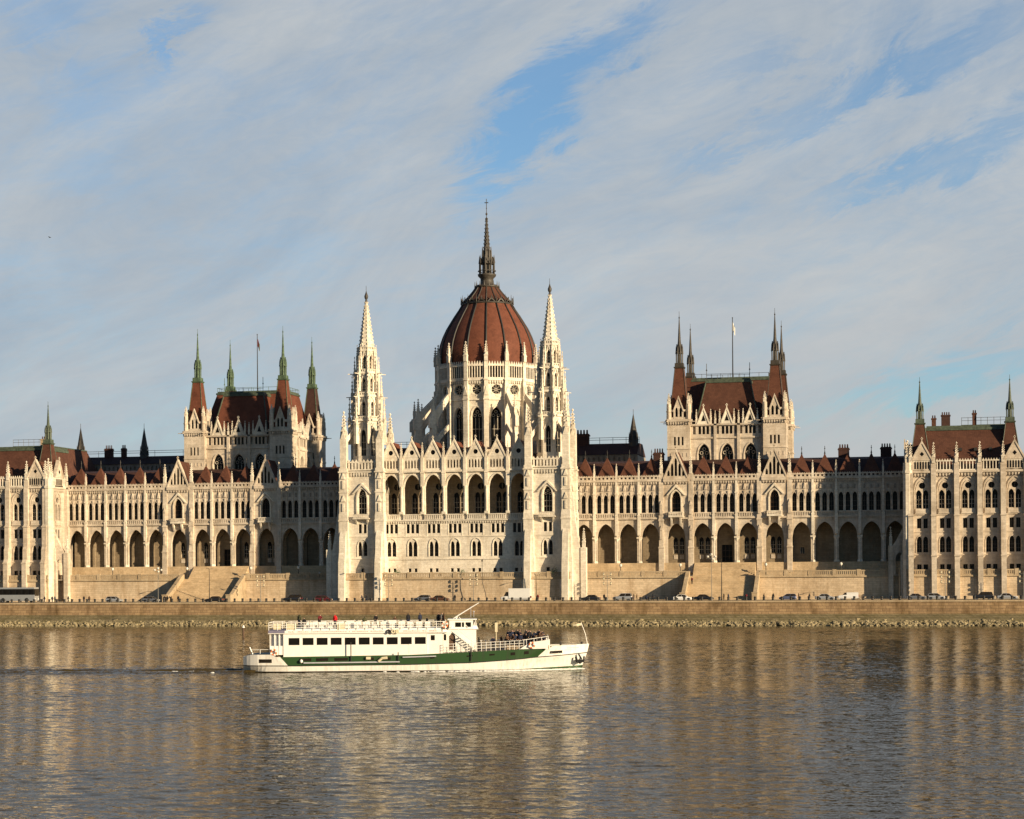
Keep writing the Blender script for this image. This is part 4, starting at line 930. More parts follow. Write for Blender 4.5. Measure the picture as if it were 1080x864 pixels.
# ------------------------------------------------------------------ assembly halls
def hall(s):
    cx = 63.4 if s > 0 else -62.75; cop = 'verdigris' if s < 0 else 'dark_copper'
    mb = MB(); mb.mat = 'stone'
    Y0, Y1 = 19.6, 46.0
    hwb = 12.6
    sides = [(FR(cx, Y0, 0), [-5.7, 0.0, 5.7], 9.2), (FR(cx + hwb, (Y0 + Y1) / 2, PI / 2), [-5.4, 0.0, 5.4], 9.5), (FR(cx - hwb, (Y0 + Y1) / 2, -PI / 2), [-5.4, 0.0, 5.4], 9.5)]
    wop = A(0, 2.9, 34, 40.4, 43.0, 6)
    trio = [B(k, 0.68, 45.5, 47.4) for k in (-0.98, 0, 0.98)]; duo = [B(k, 0.5, 45.6, 47.3) for k in (0,)]
    for f, cs, h in sides:
        W(mb, f, -h, h, 30, 44.6, [shift(wop, c) for c in cs], 0.8)
        W(mb, f, -h, h, 44.6, 47.9, [shift(o, c) for c in cs for o in trio] + [B(c + d, 0.7, 45.5, 47.4) for c in cs for d in (-2.3, 2.3) if abs(c + d) < h - 0.4], 0.5)
        for c in cs: ring(mb, f, c, 3.1, 34, 40.4, 43.2, 0.2, -0.15, 0.01)
        strip(mb, f, -h, h, 44.4, 44.8, 0.3); strip(mb, f, -h, h, 47.6, 48.0, 0.4)
        for c in (-2.85, 2.85): mb.obox(f, c - 0.35, c + 0.35, -0.4, 0.01, 30, 48)
    mb.box(cx - hwb + 0.82, cx + hwb - 0.82, Y0 + 0.82, Y1 - 0.5, 30, 47.8)
    part = build(mb, 'assembly_hall', parl)
    for f, cs, h in sides:
        for c in cs: windows(part, f, c, [wop], 0.8, 'hall_window', frame='white_stone'); windows(part, f, c, trio, 0.5, 'attic_window')
        for c in cs:
            gm = MB(); gm.mat = 'white_stone'
            gable(gm, f, c, 1.55, 48.0, 51.9, -0.3, 0.3, [], 0.2)
            gm.mat = 'window_glass'; gm.prism(f, [(c - 0.55, 48.7), (c + 0.55, 48.7), (c, 50.3)], -0.315, -0.2)
            build(gm, 'gable', part)
            for d in (-1.75, 1.75): p = f.pt(c + d, -0.1, 47.9); pin(part, p[0], p[1], 47.9, 3.6, PIN, 0.9, f.a)
        for d in (-2.85, 2.85): p = f.pt(d, -0.1, 47.9); pin(part, p[0], p[1], 47.9, 3.2, PIN, 0.9, f.a)
    # roofs
    rf = MB(); rf.mat = 'brown_tile' if s > 0 else 'red_tile'
    def mans(x0, x1, y0, y1, z0, u0, u1, v0, v1, z1):
        lo = [(x0, y0, z0), (x1, y0, z0), (x1, y1, z0), (x0, y1, z0)]; hi = [(u0, v0, z1), (u1, v0, z1), (u1, v1, z1), (u0, v1, z1)]
        for i in range(4): rf.face([lo[i], lo[(i + 1) % 4], hi[(i + 1) % 4], hi[i]])
        rf.face(hi)
    mans(cx - 11.8, cx + 11.8, Y0 + 3.2, Y1 - 1, 47.5, cx - 9.6, cx + 9.6, 29.2, 40, 59.4)
    mans(cx - 7.8, cx + 7.8, Y0 + 0.5, 30, 47.5, cx - 5.4, cx + 5.4, 23.4, 30, 58.4)
    rf.mat = 'dull_copper'
    rf.box(cx - 5.6, cx + 5.6, 23.2, 30.2, 58.4, 59.0); rf.box(cx - 5.3, cx + 5.3, 23.5, 30, 59.0, 59.4)
    rf.box(cx - 9.8, cx + 9.8, 29.0, 40.2, 59.4, 59.9); rf.box(cx - 9.5, cx + 9.5, 29.3, 40, 59.9, 60.3)
    for x in (-5.5, 5.5): rf.tube([(cx + x, 23.4, 58.6), (cx + x * 1.42, 20.2, 47.6)], 0.16, 5)
    rf.mat = 'dark_metal' if s > 0 else 'verdigris'
    for (x0, y0, x1, y1, zz) in ((-5.3, 23.5, 5.3, 23.5, 59.4), (-9.5, 29.3, 9.5, 29.3, 60.3), (-9.5, 40, 9.5, 40, 60.3), (9.5, 29.3, 9.5, 40, 60.3), (-9.5, 29.3, -9.5, 40, 60.3)):
        rf.tube([(cx + x0, y0, zz + 0.9), (cx + x1, y1, zz + 0.9)], 0.06, 4)
        nn = 8
        for i in range(nn + 1): t = i / nn; x, y = cx + x0 + (x1 - x0) * t, y0 + (y1 - y0) * t; rf.tube([(x, y, zz), (x, y, zz + 1.0)], 0.05, 4)
    for x in (-5.3, 5.3): rf.tube([(cx + x, 23.5, 60), (cx + x, 23.5, 63.2)], 0.07, 4); rf.frust(cx + x, 23.5, 6, 0.2, 0.05, 61.4, 61.9)
    build(rf, 'hall_roof', part)
    me = roof_spire_mesh('roof_spire', cop, 2.3, 12.7, 1.05, 26.8, 'red_tile' if s < 0 else 'brick_tile')
    shaded_me = roof_spire_mesh('roof_spire', cop, 2.3, 12.7, 1.05, 26.8, 'dark_tile')  # dark tile paints the shadow on the left hall's back-right spire
    for dx in (-11.7, 11.7):
        for y in (21.0, 44.7):
            x = cx + dx; q = 2.8
            tm = MB(); tm.mat = 'stone'
            tr = [B(k, 0.5, 42.8, 44.9) for k in (-0.95, 0, 0.95)]; g2 = [A(k, 0.62, 49.8, 51.4, 52.1, 3) for k in (-0.5, 0.5)]
            for a in range(4):
                f = FR(x + q * math.sin(a * PI / 2), y - q * math.cos(a * PI / 2), a * PI / 2)
                W(tm, f, -q, q, 30, 48.8, tr, 0.4); strip(tm, f, -q, q, 48.6, 49.2, 0.45); corbels(tm, f, -q, q, 47.8, 48.6, 0.3, 0.6); strip(tm, f, -q, q, 41.8, 42.1, 0.15); strip(tm, f, -q, q, 38.6, 38.8, 0.12)
                for k in range(5): tm.obox(f, -2.0 + k, -1.75 + k, -0.08, 0.01, 40.0, 40.9)
                gf = lambda u: 51.4 + 3.4 * max(0.0, 1 - abs(u) / 1.25)
                W(tm, f, -1.25, 0, 49.2, gf, g2[:1], 0.35, 0.1); W(tm, f, 0, 1.25, 49.2, gf, g2[1:], 0.35, 0.1)
                for sg in (-1, 1): tm.prism(f, [(sg * 1.45, 51.1), (sg * 1.15, 51.1), (0, 54.3), (0, 55.0)], -0.05, 0.45)
                tm.mat = 'window_glass'; tm.obox(f, -1.2, 1.2, 0.44, 0.5, 49.3, 52.3); tm.mat = 'stone'
                tm.obox(f, -q + 0.9, -1.3, 0.15, 0.45, 51.0, 51.6); tm.obox(f, 1.3, q - 0.9, 0.15, 0.45, 51.0, 51.6)
                tm.obox(f, -q + 0.9, -1.3, 0.15, 0.45, 49.2, 49.7); tm.obox(f, 1.3, q - 0.9, 0.15, 0.45, 49.2, 49.7)
                for sx in (-1, 1):
                    pa = f.pt(sx * q * 0.98, 0, 48.6); d = Vector((math.sin(a * PI / 2), -math.cos(a * PI / 2), 0)); p = Vector(pa)
                    tm.tube([p, p + d * 0.8, p + d * 1.7], 0.14, 5, 0.08)
            tm.box(x - q + 0.42, x + q - 0.42, y - q + 0.42, y + q - 0.42, 30, 49)
            for sx in (-1, 1):
                for sy in (-1, 1):
                    tm.frust(x + sx * (q - 0.4), y + sy * (q - 0.4), 8, 0.62, 0.55, 49.2, 53.0); tm.frust(x + sx * (q - 0.4), y + sy * (q - 0.4), 8, 0.7, 0.7, 51.0, 51.3)
            tw = build(tm, 'corner_tower', parl)
            inst(shaded_me if s < 0 and dx > 0 and y > 40 else me, 'roof_spire', tw, (x, y, 49.2))
            for a in range(4):
                f = FR(x + q * math.sin(a * PI / 2), y - q * math.cos(a * PI / 2), a * PI / 2)
                if a != 2: windows(tw, f, 0, tr, 0.4, 'slit_window')
            for sx in (-1, 1):
                for sy in (-1, 1): pin(tw, x + sx * (q - 0.4), y + sy * (q - 0.4), 52.9, 2.6, PIN, 1.4)
for s in (-1, 1): hall(s)

# ------------------------------------------------------------------ rear ranges of the building, chimney stacks
def rear(x0, x1, zr, sp):
    mb = MB(); mb.mat = 'grey_stone'
    f = FR(0, 56, 0); n = int((x1 - x0) / 1.3)
    W(mb, f, x0, x1, 30, 43.2, [A(x0 + (x1 - x0) * (k + 0.5) / n, 0.6, 39.0, 42.0, 42.6, 2) for k in range(n)], 0.4)
    mb.box(x0, x1, 56.5, 72, 20, 43)
    p = build(mb, 'rear_range', parl)
    rf = MB(); rf.mat = 'dark_tile'
    rf.side_prism(IDF, [(55.6, 43.2), (60, zr), (66, zr), (72, 43.2)], x0, x1)
    rf.mat = 'dark_metal'
    for z in (zr + 1.0, zr + 1.6): rf.tube([(x0, 60, z), (x1, 60, z)], 0.08, 4)
    for k in range(6): x = x0 + (x1 - x0) * k / 5; rf.tube([(x, 60, zr), (x, 60, zr + 1.7)], 0.06, 4)
    build(rf, 'rear_roof', p)
    sm_ = MB(); sm_.mat = 'dark_copper'; H = sp - zr + 1.6
    sm_.frust(0, 0, 8, 1.5, 1.3, 0, 2.0); sm_.frust(0, 0, 8, 1.5, 1.2, 2.0, 2.4)
    for k in range(8): a = k * PI / 4; sm_.frust(1.15 * math.cos(a), 1.15 * math.sin(a), 4, 0.22, 0.03, 2.2, 4.6)
    sm_.frust(0, 0, 8, 1.05, 0.95, 2.4, 3.6); sm_.frust(0, 0, 8, 1.15, 0.06, 3.6, H - 1.2); sm_.tube([(0, 0, H - 1.5), (0, 0, H)], 0.06, 5)
    return p, sm_.mesh('rear_spire')
p, me = rear(18, 36, 46.4, 55.5); inst(me, 'rear_spire', p, (34.4, 60, 44.8))
p, me = rear(-36, -18, 46.4, 55.5)
p, me = rear(-129, -86, 45.6, 55); inst(me, 'rear_spire', p, (-125.9, 60, 44.4)); inst(me, 'rear_spire', p, (-106.4, 60, 44.0))
cm = MB(); cm.mat = 'dark_metal'
cm.mat = 'dark_tile'; cm.box(-1.3, 1.3, -0.6, 0.6, 0, 3.6); cm.box(-1.45, 1.45, -0.7, 0.7, 3.0, 3.3)
for k in range(4): cm.frust(-0.9 + 0.6 * k, 0, 6, 0.2, 0.15, 3.6, 4.6)
cmm = cm.mesh('chimney')
chp = [o for o in bpy.data.objects if o.name.startswith('arcade_wing')]
for x_ in (-117.2, -112.6): inst(cmm, 'chimney', bpy.data.objects['rear_range.002'], (x_, 60, 44.6), 0, (0.9 if x_ < -115 else 0.5, 1, 0.95))
inst(cmm, 'chimney', bpy.data.objects['rear_range'], (20.5, 60, 45.2), 0, (1.4, 1, 1.1))
for k, x in ((1, 91.5), (1, 101.5), (1, 46.6)):
    inst(cmm, 'chimney', chp[k], (x, 19.5, 38.4 if abs(x) > 50 else 37.6), 0, (1, 1, 0.85 if abs(x) > 50 else 1.0))

# ================================================================== TERRACE, STAIRS, QUAY
def terrace_piece(label, x0, x1, y, yb, skip=()):
    """retaining wall with cornice and balustrade; yb = building behind"""
    root = empty('terrace_wall', ((x0 + x1) / 2, y, ROAD), label, 'terrace wall', kind='thing')
    f = FR(0, y, 0); segs = []; c = x0
    for a, b in sorted(skip): segs.append((c, a)); c = b
    segs.append((c, x1))
    mb = MB(); mb.mat = 'wall_stone'
    for a, b in segs:
        mb.box(a, b, y, yb, ROAD - 0.6, 10.4)
        mb.box(a, b, y - 0.25, y + 0.01, ROAD - 0.6, 6.0)
        mb.mat = 'coping'; mb.box(a, b, y - 0.32, y + 0.3, 10.4, 10.75); mb.mat = 'wall_stone'
        mb.box(a, b, y + 0.31, yb, 10.41, 10.8)
    for a, b in skip: mb.box(a + 0.02, b - 0.02, y + 0.9, yb, ROAD - 0.6, 10.8)
    build(mb, 'wall_face', root)
    for a, b in segs:
        n = max(1, int(round((b - a) / 5.45))); w = (b - a) / n
        for i in range(n):
            u0, u1 = a + w * i, a + w * (i + 1)
            bl = MB(); bl.mat = 'coping'
            bl.obox(f, u0, u0 + 0.9, -0.2, 0.3, 10.75, 12.2)
            balusters(bl, f, u0 + 0.88, u1 - 0.01, 10.74, 12.05, -0.1, 0.2, 0.45, 0.62, 0.3)
            build(bl, 'balustrade', root)
    return root
terrace_piece('tan stone retaining wall below the arcade right of the white spires', 28.6, 106.0, 3.0, 9.4, [(55.0, 72.5)])
terrace_piece('tan stone retaining wall below the arcade left of the white spires', -106.0, -28.6, 3.0, 9.4, [(-72.5, -55.0)])
terrace_piece('tan stone retaining wall at the foot of the middle block with spires', -28.55, 28.55, -4.0, -0.6)
terrace_piece('tan stone retaining wall under the right end pavilion', 106.05, 136.0, -1.4, 0.4)
terrace_piece('tan stone retaining wall under the left end pavilion', -136.0, -106.05, -1.4, 0.4)
def stairs(label, x0, x1):
    root = empty('staircase', ((x0 + x1) / 2, -2, ROAD), label, 'stairs', kind='thing')
    mb = MB(); mb.mat = 'sand_stone'
    n = 34; run = 10.6; y1 = 3.9
    for i in range(n):
        z = 10.8 - (10.8 - ROAD) * (i + 1) / n; y = y1 - run * (i + 1) / n
        mb.box(x0 + 0.9, x1 - 0.9, y, y1 - run * i / n, ROAD - 0.3, z + (10.8 - ROAD) / n)
    for i in range(14):
        z = 10.8 + 3.2 * (i + 1) / 14
        mb.box(x0 + 1.4, x1 - 1.4, 5.2 + 4.2 * i / 14, 5.2 + 4.2 * (i + 1) / 14, 10.81, z)
    build(mb, 'steps', root)
    for x in (x0 + 0.45, x1 - 0.45):
        pm = MB(); pm.mat = 'coping'; f = FR(x, 0, 0)
        pm.side_prism(f, [(4.0, ROAD - 0.3), (y1 - run - 0.7, ROAD - 0.3), (y1 - run - 0.7, 6.5), (y1 - run, 6.7), (3.2, 12.0), (4.0, 12.0)], -0.44, 0.44)
        pm.box(x - 0.6, x + 0.6, y1 - run - 1.3, y1 - run - 0.1, ROAD - 0.3, 6.9); pm.box(x - 0.7, x + 0.7, y1 - run - 1.4, y1 - run, 6.9, 7.1)
        build(pm, 'parapet', root)
stairs('wide stone staircase descending to the road beneath the right hall', 55.02, 72.48)
stairs('wide stone staircase descending to the road beneath the left hall with green spires', -72.48, -55.02)

quay = MB(); quay.mat = 'quay_stone'
QX0, QX1 = -420, 420
quay.side_prism(IDF, [(-19.6, ROAD - 0.25), (-20.4, ROAD - 0.25), (-20.9, 2.4), (-20.9, -2.0), (-19.6, -2.0)], QX0, QX1)
q = build(quay, 'quay_wall')
tag(q, 'long brown stone quay wall between the road and the stony riverbank', 'quay wall', kind='thing')
cp = MB(); cp.mat = 'coping'; cp.box(QX0, QX1, -20.6, -19.5, ROAD - 0.24, ROAD + 0.08); build(cp, 'coping', q)
sl = MB(); sl.mat = 'slope_stone'; sl.side_prism(IDF, [(-20.5, 2.5), (-21.3, 2.42), (-24.4, 1.3), (-28.5, -1.6), (-20.5, -1.6)], QX0, QX1)
tag(build(sl, 'embankment_slope'), 'sloping stone paved riverbank', 'embankment', kind='structure')
# rip-rap
rk = MB(); rk.mat = 'rock'
ico = bmesh.new(); bmesh.ops.create_icosphere(ico, subdivisions=1, radius=1.0)
iv = [v.co.copy() for v in ico.verts]; ifc = [tuple(v.index for v in f.verts) for f in ico.faces]; ico.free()
for i in range(5200):
    x = rnd.uniform(-190, 185); t = rnd.random(); y = -24.0 - 3.4 * t; z = 1.15 - 1.35 * t
    r = rnd.uniform(0.22, 0.5) * (1.5 if rnd.random() < 0.06 else 1)
    sx, sy, sz = rnd.uniform(0.8, 1.4), rnd.uniform(0.7, 1.2), rnd.uniform(0.5, 0.9)
    M = Matrix.Rotation(rnd.uniform(0, 6), 3, 'Z') @ Matrix.Rotation(rnd.uniform(-.5, .5), 3, 'X')
    rk.mesh_part([tuple(Vector((x, y, z)) + M @ Vector((v.x * r * sx * rnd.uniform(.8, 1.1), v.y * r * sy, v.z * r * sz * rnd.uniform(.8, 1.15)))) for v in iv], ifc)
tag(build(rk, 'rubble'), 'loose pale boulders lining the waterline', 'rubble', kind='stuff')
gd = MB(); gd.mat = 'earth'; gd.face([(-9000, -19.7, ROAD - 0.02), (9000, -19.7, ROAD - 0.02), (9000, 9000, ROAD - 0.02), (-9000, 9000, ROAD - 0.02)])
tag(build(gd, 'ground'), 'level ground of the city bank', 'ground', kind='structure')
rd = MB(); rd.mat = 'asphalt'; rd.face([(-420, -18.4, ROAD), (420, -18.4, ROAD), (420, -6.2, ROAD), (-420, -6.2, ROAD)])
tag(build(rd, 'road'), 'grey riverside road in front of the parliament', 'road', kind='structure')
pv = MB(); pv.mat = 'coping'; pv.box(-420, 420, -19.49, -18.4, ROAD - 0.2, ROAD + 0.12)
pv.box(-420, 420, -6.2, -5.6, ROAD - 0.2, ROAD + 0.12)
tag(build(pv, 'pavement'), 'narrow stone kerb strips along the riverside road', 'pavement', kind='structure')

# ------------------------------------------------------------------ water
def river(name, K):
    m, nt, b = new_mat(name)
    g = N(nt, 'ShaderNodeNewGeometry')
    def slope(scale, sy, amp, rot=0.0, detail=2.0, rough=0.55):
        mp = N(nt, 'ShaderNodeMapping', inp={'Scale': (scale, scale * sy, scale), 'Rotation': (0, 0, rot)}); L(nt, g.outputs['Position'], mp.inputs[0])
        n = N(nt, 'ShaderNodeTexNoise', inp={'Scale': 1.0, 'Detail': detail, 'Roughness': rough}); L(nt, mp.outputs[0], n.inputs['Vector'])
        s = N(nt, 'ShaderNodeVectorMath', operation='SUBTRACT'); L(nt, n.outputs['Color'], s.inputs[0]); s.inputs[1].default_value = (0.5, 0.5, 0.5)
        k = N(nt, 'ShaderNodeVectorMath', operation='MULTIPLY'); L(nt, s.outputs[0], k.inputs[0]); k.inputs[1].default_value = (amp * 0.33, amp, 0)
        return k
    layers = [slope(1.3, 2.2, K * 0.5, 0.10, 2.0), slope(3.6, 1.8, K * 0.45, -0.15, 2.0)]
    acc = layers[0].outputs[0]
    for l in layers[1:]:
        a = N(nt, 'ShaderNodeVectorMath', operation='ADD'); L(nt, acc, a.inputs[0]); L(nt, l.outputs[0], a.inputs[1]); acc = a.outputs[0]
    # patches of rougher and calmer water
    mp = N(nt, 'ShaderNodeMapping', inp={'Scale': (0.012, 0.035, 1.0), 'Rotation': (0, 0, 0.1)}); L(nt, g.outputs['Position'], mp.inputs[0])
    pn = N(nt, 'ShaderNodeTexNoise', inp={'Scale': 1.0, 'Detail': 3.0}); L(nt, mp.outputs[0], pn.inputs['Vector'])
    pr = N(nt, 'ShaderNodeMapRange', inp={'From Min': 0.35, 'From Max': 0.65, 'To Min': 0.65, 'To Max': 1.35}); L(nt, pn.outputs[0], pr.inputs[0])
    sc_ = N(nt, 'ShaderNodeVectorMath', operation='SCALE'); L(nt, acc, sc_.inputs[0]); L(nt, pr.outputs[0], sc_.inputs['Scale'])
    ad = N(nt, 'ShaderNodeVectorMath', operation='ADD'); L(nt, sc_.outputs[0], ad.inputs[0]); L(nt, g.outputs['Normal'], ad.inputs[1])
    nm = N(nt, 'ShaderNodeVectorMath', operation='NORMALIZE'); L(nt, ad.outputs[0], nm.inputs[0])
    L(nt, nm.outputs[0], b.inputs['Normal'])
    b.inputs['Base Color'].default_value = (0.060, 0.044, 0.017, 1); b.inputs['Roughness'].default_value = 0.035; b.inputs['IOR'].default_value = 1.33; b.inputs['Specular IOR Level'].default_value = 0.09
river('river', WAVE); river('wake_water', WAVE * 2.6)
import numpy as np
_g = np.random.default_rng(5)
NW = 44
_lam = np.exp(_g.uniform(math.log(0.75), math.log(3.8), NW)); _k = 2 * PI / _lam
_th = PI / 2 + 0.25 + _g.normal(0, 0.42, NW); _ph = _g.uniform(0, 2 * PI, NW)
_amp = STEEP * math.sqrt(2.0 / NW) / _k * np.where(_lam > 2.2, 0.8, 1.0)
def waves(x, y):
    """height of the wind-ruffled river at (x, y)"""
    x = np.asarray(x, float); y = np.asarray(y, float); z = np.zeros_like(x)
    for a, k, t, p in zip(_amp, _k, _th, _ph):
        z += a * np.sin(k * (x * math.cos(t) + y * math.sin(t)) + p)
    patch = 1.0 + 0.22 * np.sin(x * 0.031 + y * 0.055 + 1.0) + 0.2 * np.sin(x * -0.017 + y * 0.094 + 2.2) + 0.14 * np.sin(x * 0.06 - y * 0.13)
    edge = np.clip((-26.0 - y) / 14.0, 0.15, 1) * np.clip((y + 362.0) / 10.0, 0, 1) * np.clip((x + 160.0) / 10.0, 0, 1) * np.clip((165.0 - x) / 10.0, 0, 1)
    return z * patch * edge
xs = np.arange(-160, 165.01, 0.5); ys = np.concatenate([np.arange(-362, -230, 0.2), np.arange(-230, -19.8, 0.36)])
GX, GY = np.meshgrid(xs, ys); nx_, ny_ = len(xs), len(ys)
co_ = np.stack([GX, GY, waves(GX, GY)], -1).reshape(-1, 3)
i_, j_ = np.meshgrid(np.arange(nx_ - 1), np.arange(ny_ - 1)); a_ = (j_ * nx_ + i_).ravel()
quads = np.stack([a_, a_ + 1, a_ + 1 + nx_, a_ + nx_], 1)
xa, xb, ya, yb = xs[0], xs[-1], ys[0], ys[-1]
extra = np.array([(-9000, -3000, 0), (9000, -3000, 0), (9000, ya, 0), (-9000, ya, 0), (-9000, yb, 0), (xa, ya, 0), (xa, yb, 0), (xb, ya, 0), (xb, yb, 0), (9000, yb, 0)], float)
e0 = len(co_); exq = np.array([(e0, e0 + 1, e0 + 2, e0 + 3), (e0 + 3, e0 + 5, e0 + 6, e0 + 4), (e0 + 7, e0 + 2, e0 + 9, e0 + 8)])
co_ = np.concatenate([co_, extra]); quads = np.concatenate([quads, exq])
wme = bpy.data.meshes.new('water'); wme.vertices.add(len(co_)); wme.vertices.foreach_set('co', co_.ravel().astype(np.float32))
wme.loops.add(quads.size); wme.loops.foreach_set('vertex_index', quads.ravel().astype(np.int32)); wme.polygons.add(len(quads))
wme.polygons.foreach_set('loop_start', np.arange(0, quads.size, 4, dtype=np.int32)); wme.polygons.foreach_set('loop_total', np.full(len(quads), 4, np.int32))
wme.polygons.foreach_set('use_smooth', np.ones(len(quads), bool)); wme.materials.append(MATS['river']); wme.update(calc_edges=True); wme.validate()
tag(link(bpy.data.objects.new('water', wme), None, (0, 0, 0)), 'broad rippled brown river reflecting the building', 'river', kind='structure')

# ================================================================== SKY, SUN, CAMERA
SUN_AZ, SUN_EL = R(62.5), R(14.0)
sv = Vector((math.sin(SUN_AZ) * math.cos(SUN_EL), -math.cos(SUN_AZ) * math.cos(SUN_EL), math.sin(SUN_EL)))
sun = bpy.data.lights.new('sun', 'SUN'); sun.energy = SUN_E; sun.angle = R(0.5); sun.color = (1.0, 0.785, 0.51)
so = bpy.data.objects.new('sun', sun); col.objects.link(so); so.rotation_euler = (-sv).to_track_quat('-Z', 'Y').to_euler(); so.location = sv * 500
w = bpy.data.worlds.new('World'); scene.world = w; w.use_nodes = True
nt = w.node_tree; bg = nt.nodes['Background']; out = nt.nodes['World Output']
sky = N(nt, 'ShaderNodeTexSky', sky_type='NISHITA', sun_disc=False, sun_elevation=SUN_EL, sun_rotation=PI - SUN_AZ, air_density=1.0, dust_density=0.6, ozone_density=1.5)
tc = N(nt, 'ShaderNodeTexCoord'); sx = N(nt, 'ShaderNodeSeparateXYZ'); L(nt, tc.outputs['Generated'], sx.inputs[0])
def M_(op, a, b=None, c=None):
    n = N(nt, 'ShaderNodeMath', operation=op)
    for i, x in enumerate((a, b, c)):
        if x is None: continue
        if isinstance(x, (int, float)): n.inputs[i].default_value = x
        else: L(nt, x, n.inputs[i])
    return n.outputs[0]
az = M_('ARCTAN2', sx.outputs[0], sx.outputs[1]); el = M_('ARCSINE', sx.outputs[2])
YAW = R(12.13)
def px2ae(x, y):
    return -YAW + math.atan((x - 540) / 1944), math.atan((598 - y) / math.hypot(1944, x - 540))
def cloud_noise(rot, kx, ky, detail, off=0.0, rough=0.6, dist=0.6):
    c, s = math.cos(rot), math.sin(rot)
    u = M_('MULTIPLY_ADD', az, c, M_('MULTIPLY', el, s)); v = M_('MULTIPLY_ADD', az, -s, M_('MULTIPLY', el, c))
    cb = N(nt, 'ShaderNodeCombineXYZ'); L(nt, M_('MULTIPLY', u, kx), cb.inputs[0]); L(nt, M_('MULTIPLY', v, ky), cb.inputs[1]); cb.inputs[2].default_value = off
    n = N(nt, 'ShaderNodeTexNoise', inp={'Scale': 1.0, 'Detail': detail, 'Roughness': rough, 'Distortion': dist}); L(nt, cb.outputs[0], n.inputs['Vector'])
    return n.outputs[0]
_w1 = M_('MULTIPLY_ADD', cloud_noise(R(20), 13.0, 40.0, 10.0, 7.0, 0.7, 1.2), 0.11, -0.055); _w2 = M_('MULTIPLY_ADD', cloud_noise(R(20), 13.0, 40.0, 10.0, 17.0, 0.7, 1.2), 0.085, -0.0425)
azw = M_('ADD', az, _w1); elw = M_('ADD', el, _w2)
def blob(x, y, rx, ry, rot=0.0):
    """soft elliptical region of the sky (1 inside)"""
    a0, e0 = px2ae(x, y); c, s = math.cos(rot), math.sin(rot)
    da = M_('SUBTRACT', azw, a0); de = M_('SUBTRACT', elw, e0)
    u = M_('DIVIDE', M_('MULTIPLY_ADD', da, c, M_('MULTIPLY', de, s)), rx / 1944); v = M_('DIVIDE', M_('MULTIPLY_ADD', da, -s, M_('MULTIPLY', de, c)), ry / 1944)
    d2 = M_('ADD', M_('MULTIPLY', u, u), M_('MULTIPLY', v, v))
    return M_('POWER', 2.718, M_('MULTIPLY', d2, -1.0))
streak = cloud_noise(R(20), 6.0, 24.0, 9.0, 3.0, 0.68, 1.6)
soft = cloud_noise(R(35), 6.0, 11.0, 8.0, 9.0, 0.62, 1.2)
fine = cloud_noise(R(14), 26.0, 85.0, 8.0, 5.0, 0.7, 1.5)
gaps = None
for k, bl in ((0.55, blob(650, 45, 110, 26, R(38))), (0.34, blob(575, 110, 45, 55, R(50))), (0.48, blob(560, 140, 70, 30, R(48))), (0.26, blob(505, 195, 50, 25, R(60))), (0.34, blob(900, 105, 110, 18, R(18))), (0.30, blob(1020, 45, 90, 24, R(22))),
              (0.34, blob(950, 190, 110, 16, R(14))), (0.30, blob(1050, 140, 100, 16, R(16))), (0.36, blob(188, 45, 14, 40, R(-22))), (0.24, blob(60, 15, 60, 22, R(15))), (0.20, blob(90, 95, 60, 22, R(10))), (0.34, blob(1040, 388, 130, 26, R(12))), (0.26, blob(910, 422, 110, 22, R(10))),
              (0.14, blob(110, 185, 40, 25)), (0.22, blob(760, 165, 60, 14, R(18))), (0.2, blob(830, 60, 120, 16, R(15)))):
    t = M_('MULTIPLY', bl, k); gaps = t if gaps is None else M_('ADD', gaps, t)
cov = M_('ADD', M_('MULTIPLY', streak, 0.68), M_('ADD', M_('MULTIPLY', soft, 0.50), M_('MULTIPLY', fine, 0.34)))
cov = M_('SUBTRACT', cov, M_('MULTIPLY', gaps, M_('MAXIMUM', 0.15, M_('ADD', M_('MULTIPLY_ADD', streak, 3.0, -1.35), M_('MULTIPLY', fine, 1.7)))))
mr = N(nt, 'ShaderNodeMapRange', interpolation_type='SMOOTHSTEP', inp={'From Min': 0.10, 'From Max': 0.92, 'To Min': 0.16, 'To Max': 0.97}); L(nt, cov, mr.inputs[0])
east = N(nt, 'ShaderNodeMapRange', interpolation_type='SMOOTHSTEP', inp={'From Min': R(40), 'From Max': R(95), 'To Min': 1.0, 'To Max': 0.15}); L(nt, M_('ABSOLUTE', M_('ADD', az, YAW)), east.inputs[0])
high = N(nt, 'ShaderNodeMapRange', interpolation_type='SMOOTHSTEP', inp={'From Min': R(18.5), 'From Max': R(40), 'To Min': 1.0, 'To Max': 0.08}); L(nt, el, high.inputs[0])
cover = M_('MULTIPLY', mr.outputs[0], M_('MULTIPLY', east.outputs[0], high.outputs[0]))
tone = N(nt, 'ShaderNodeMapRange', inp={'From Min': 0.32, 'From Max': 0.68, 'To Min': 0.0, 'To Max': 1.0}); L(nt, M_('ADD', M_('MULTIPLY', cloud_noise(R(28), 4.0, 9.0, 7.0, 1.0, 0.62, 1.0), 0.85), M_('MULTIPLY', fine, 0.15)), tone.inputs[0])
cc = N(nt, 'ShaderNodeMix', data_type='RGBA'); L(nt, tone.outputs[0], cc.inputs[0]); cc.inputs[6].default_value = (0.335, 0.40, 0.475, 1); cc.inputs[7].default_value = (0.52, 0.545, 0.56, 1)
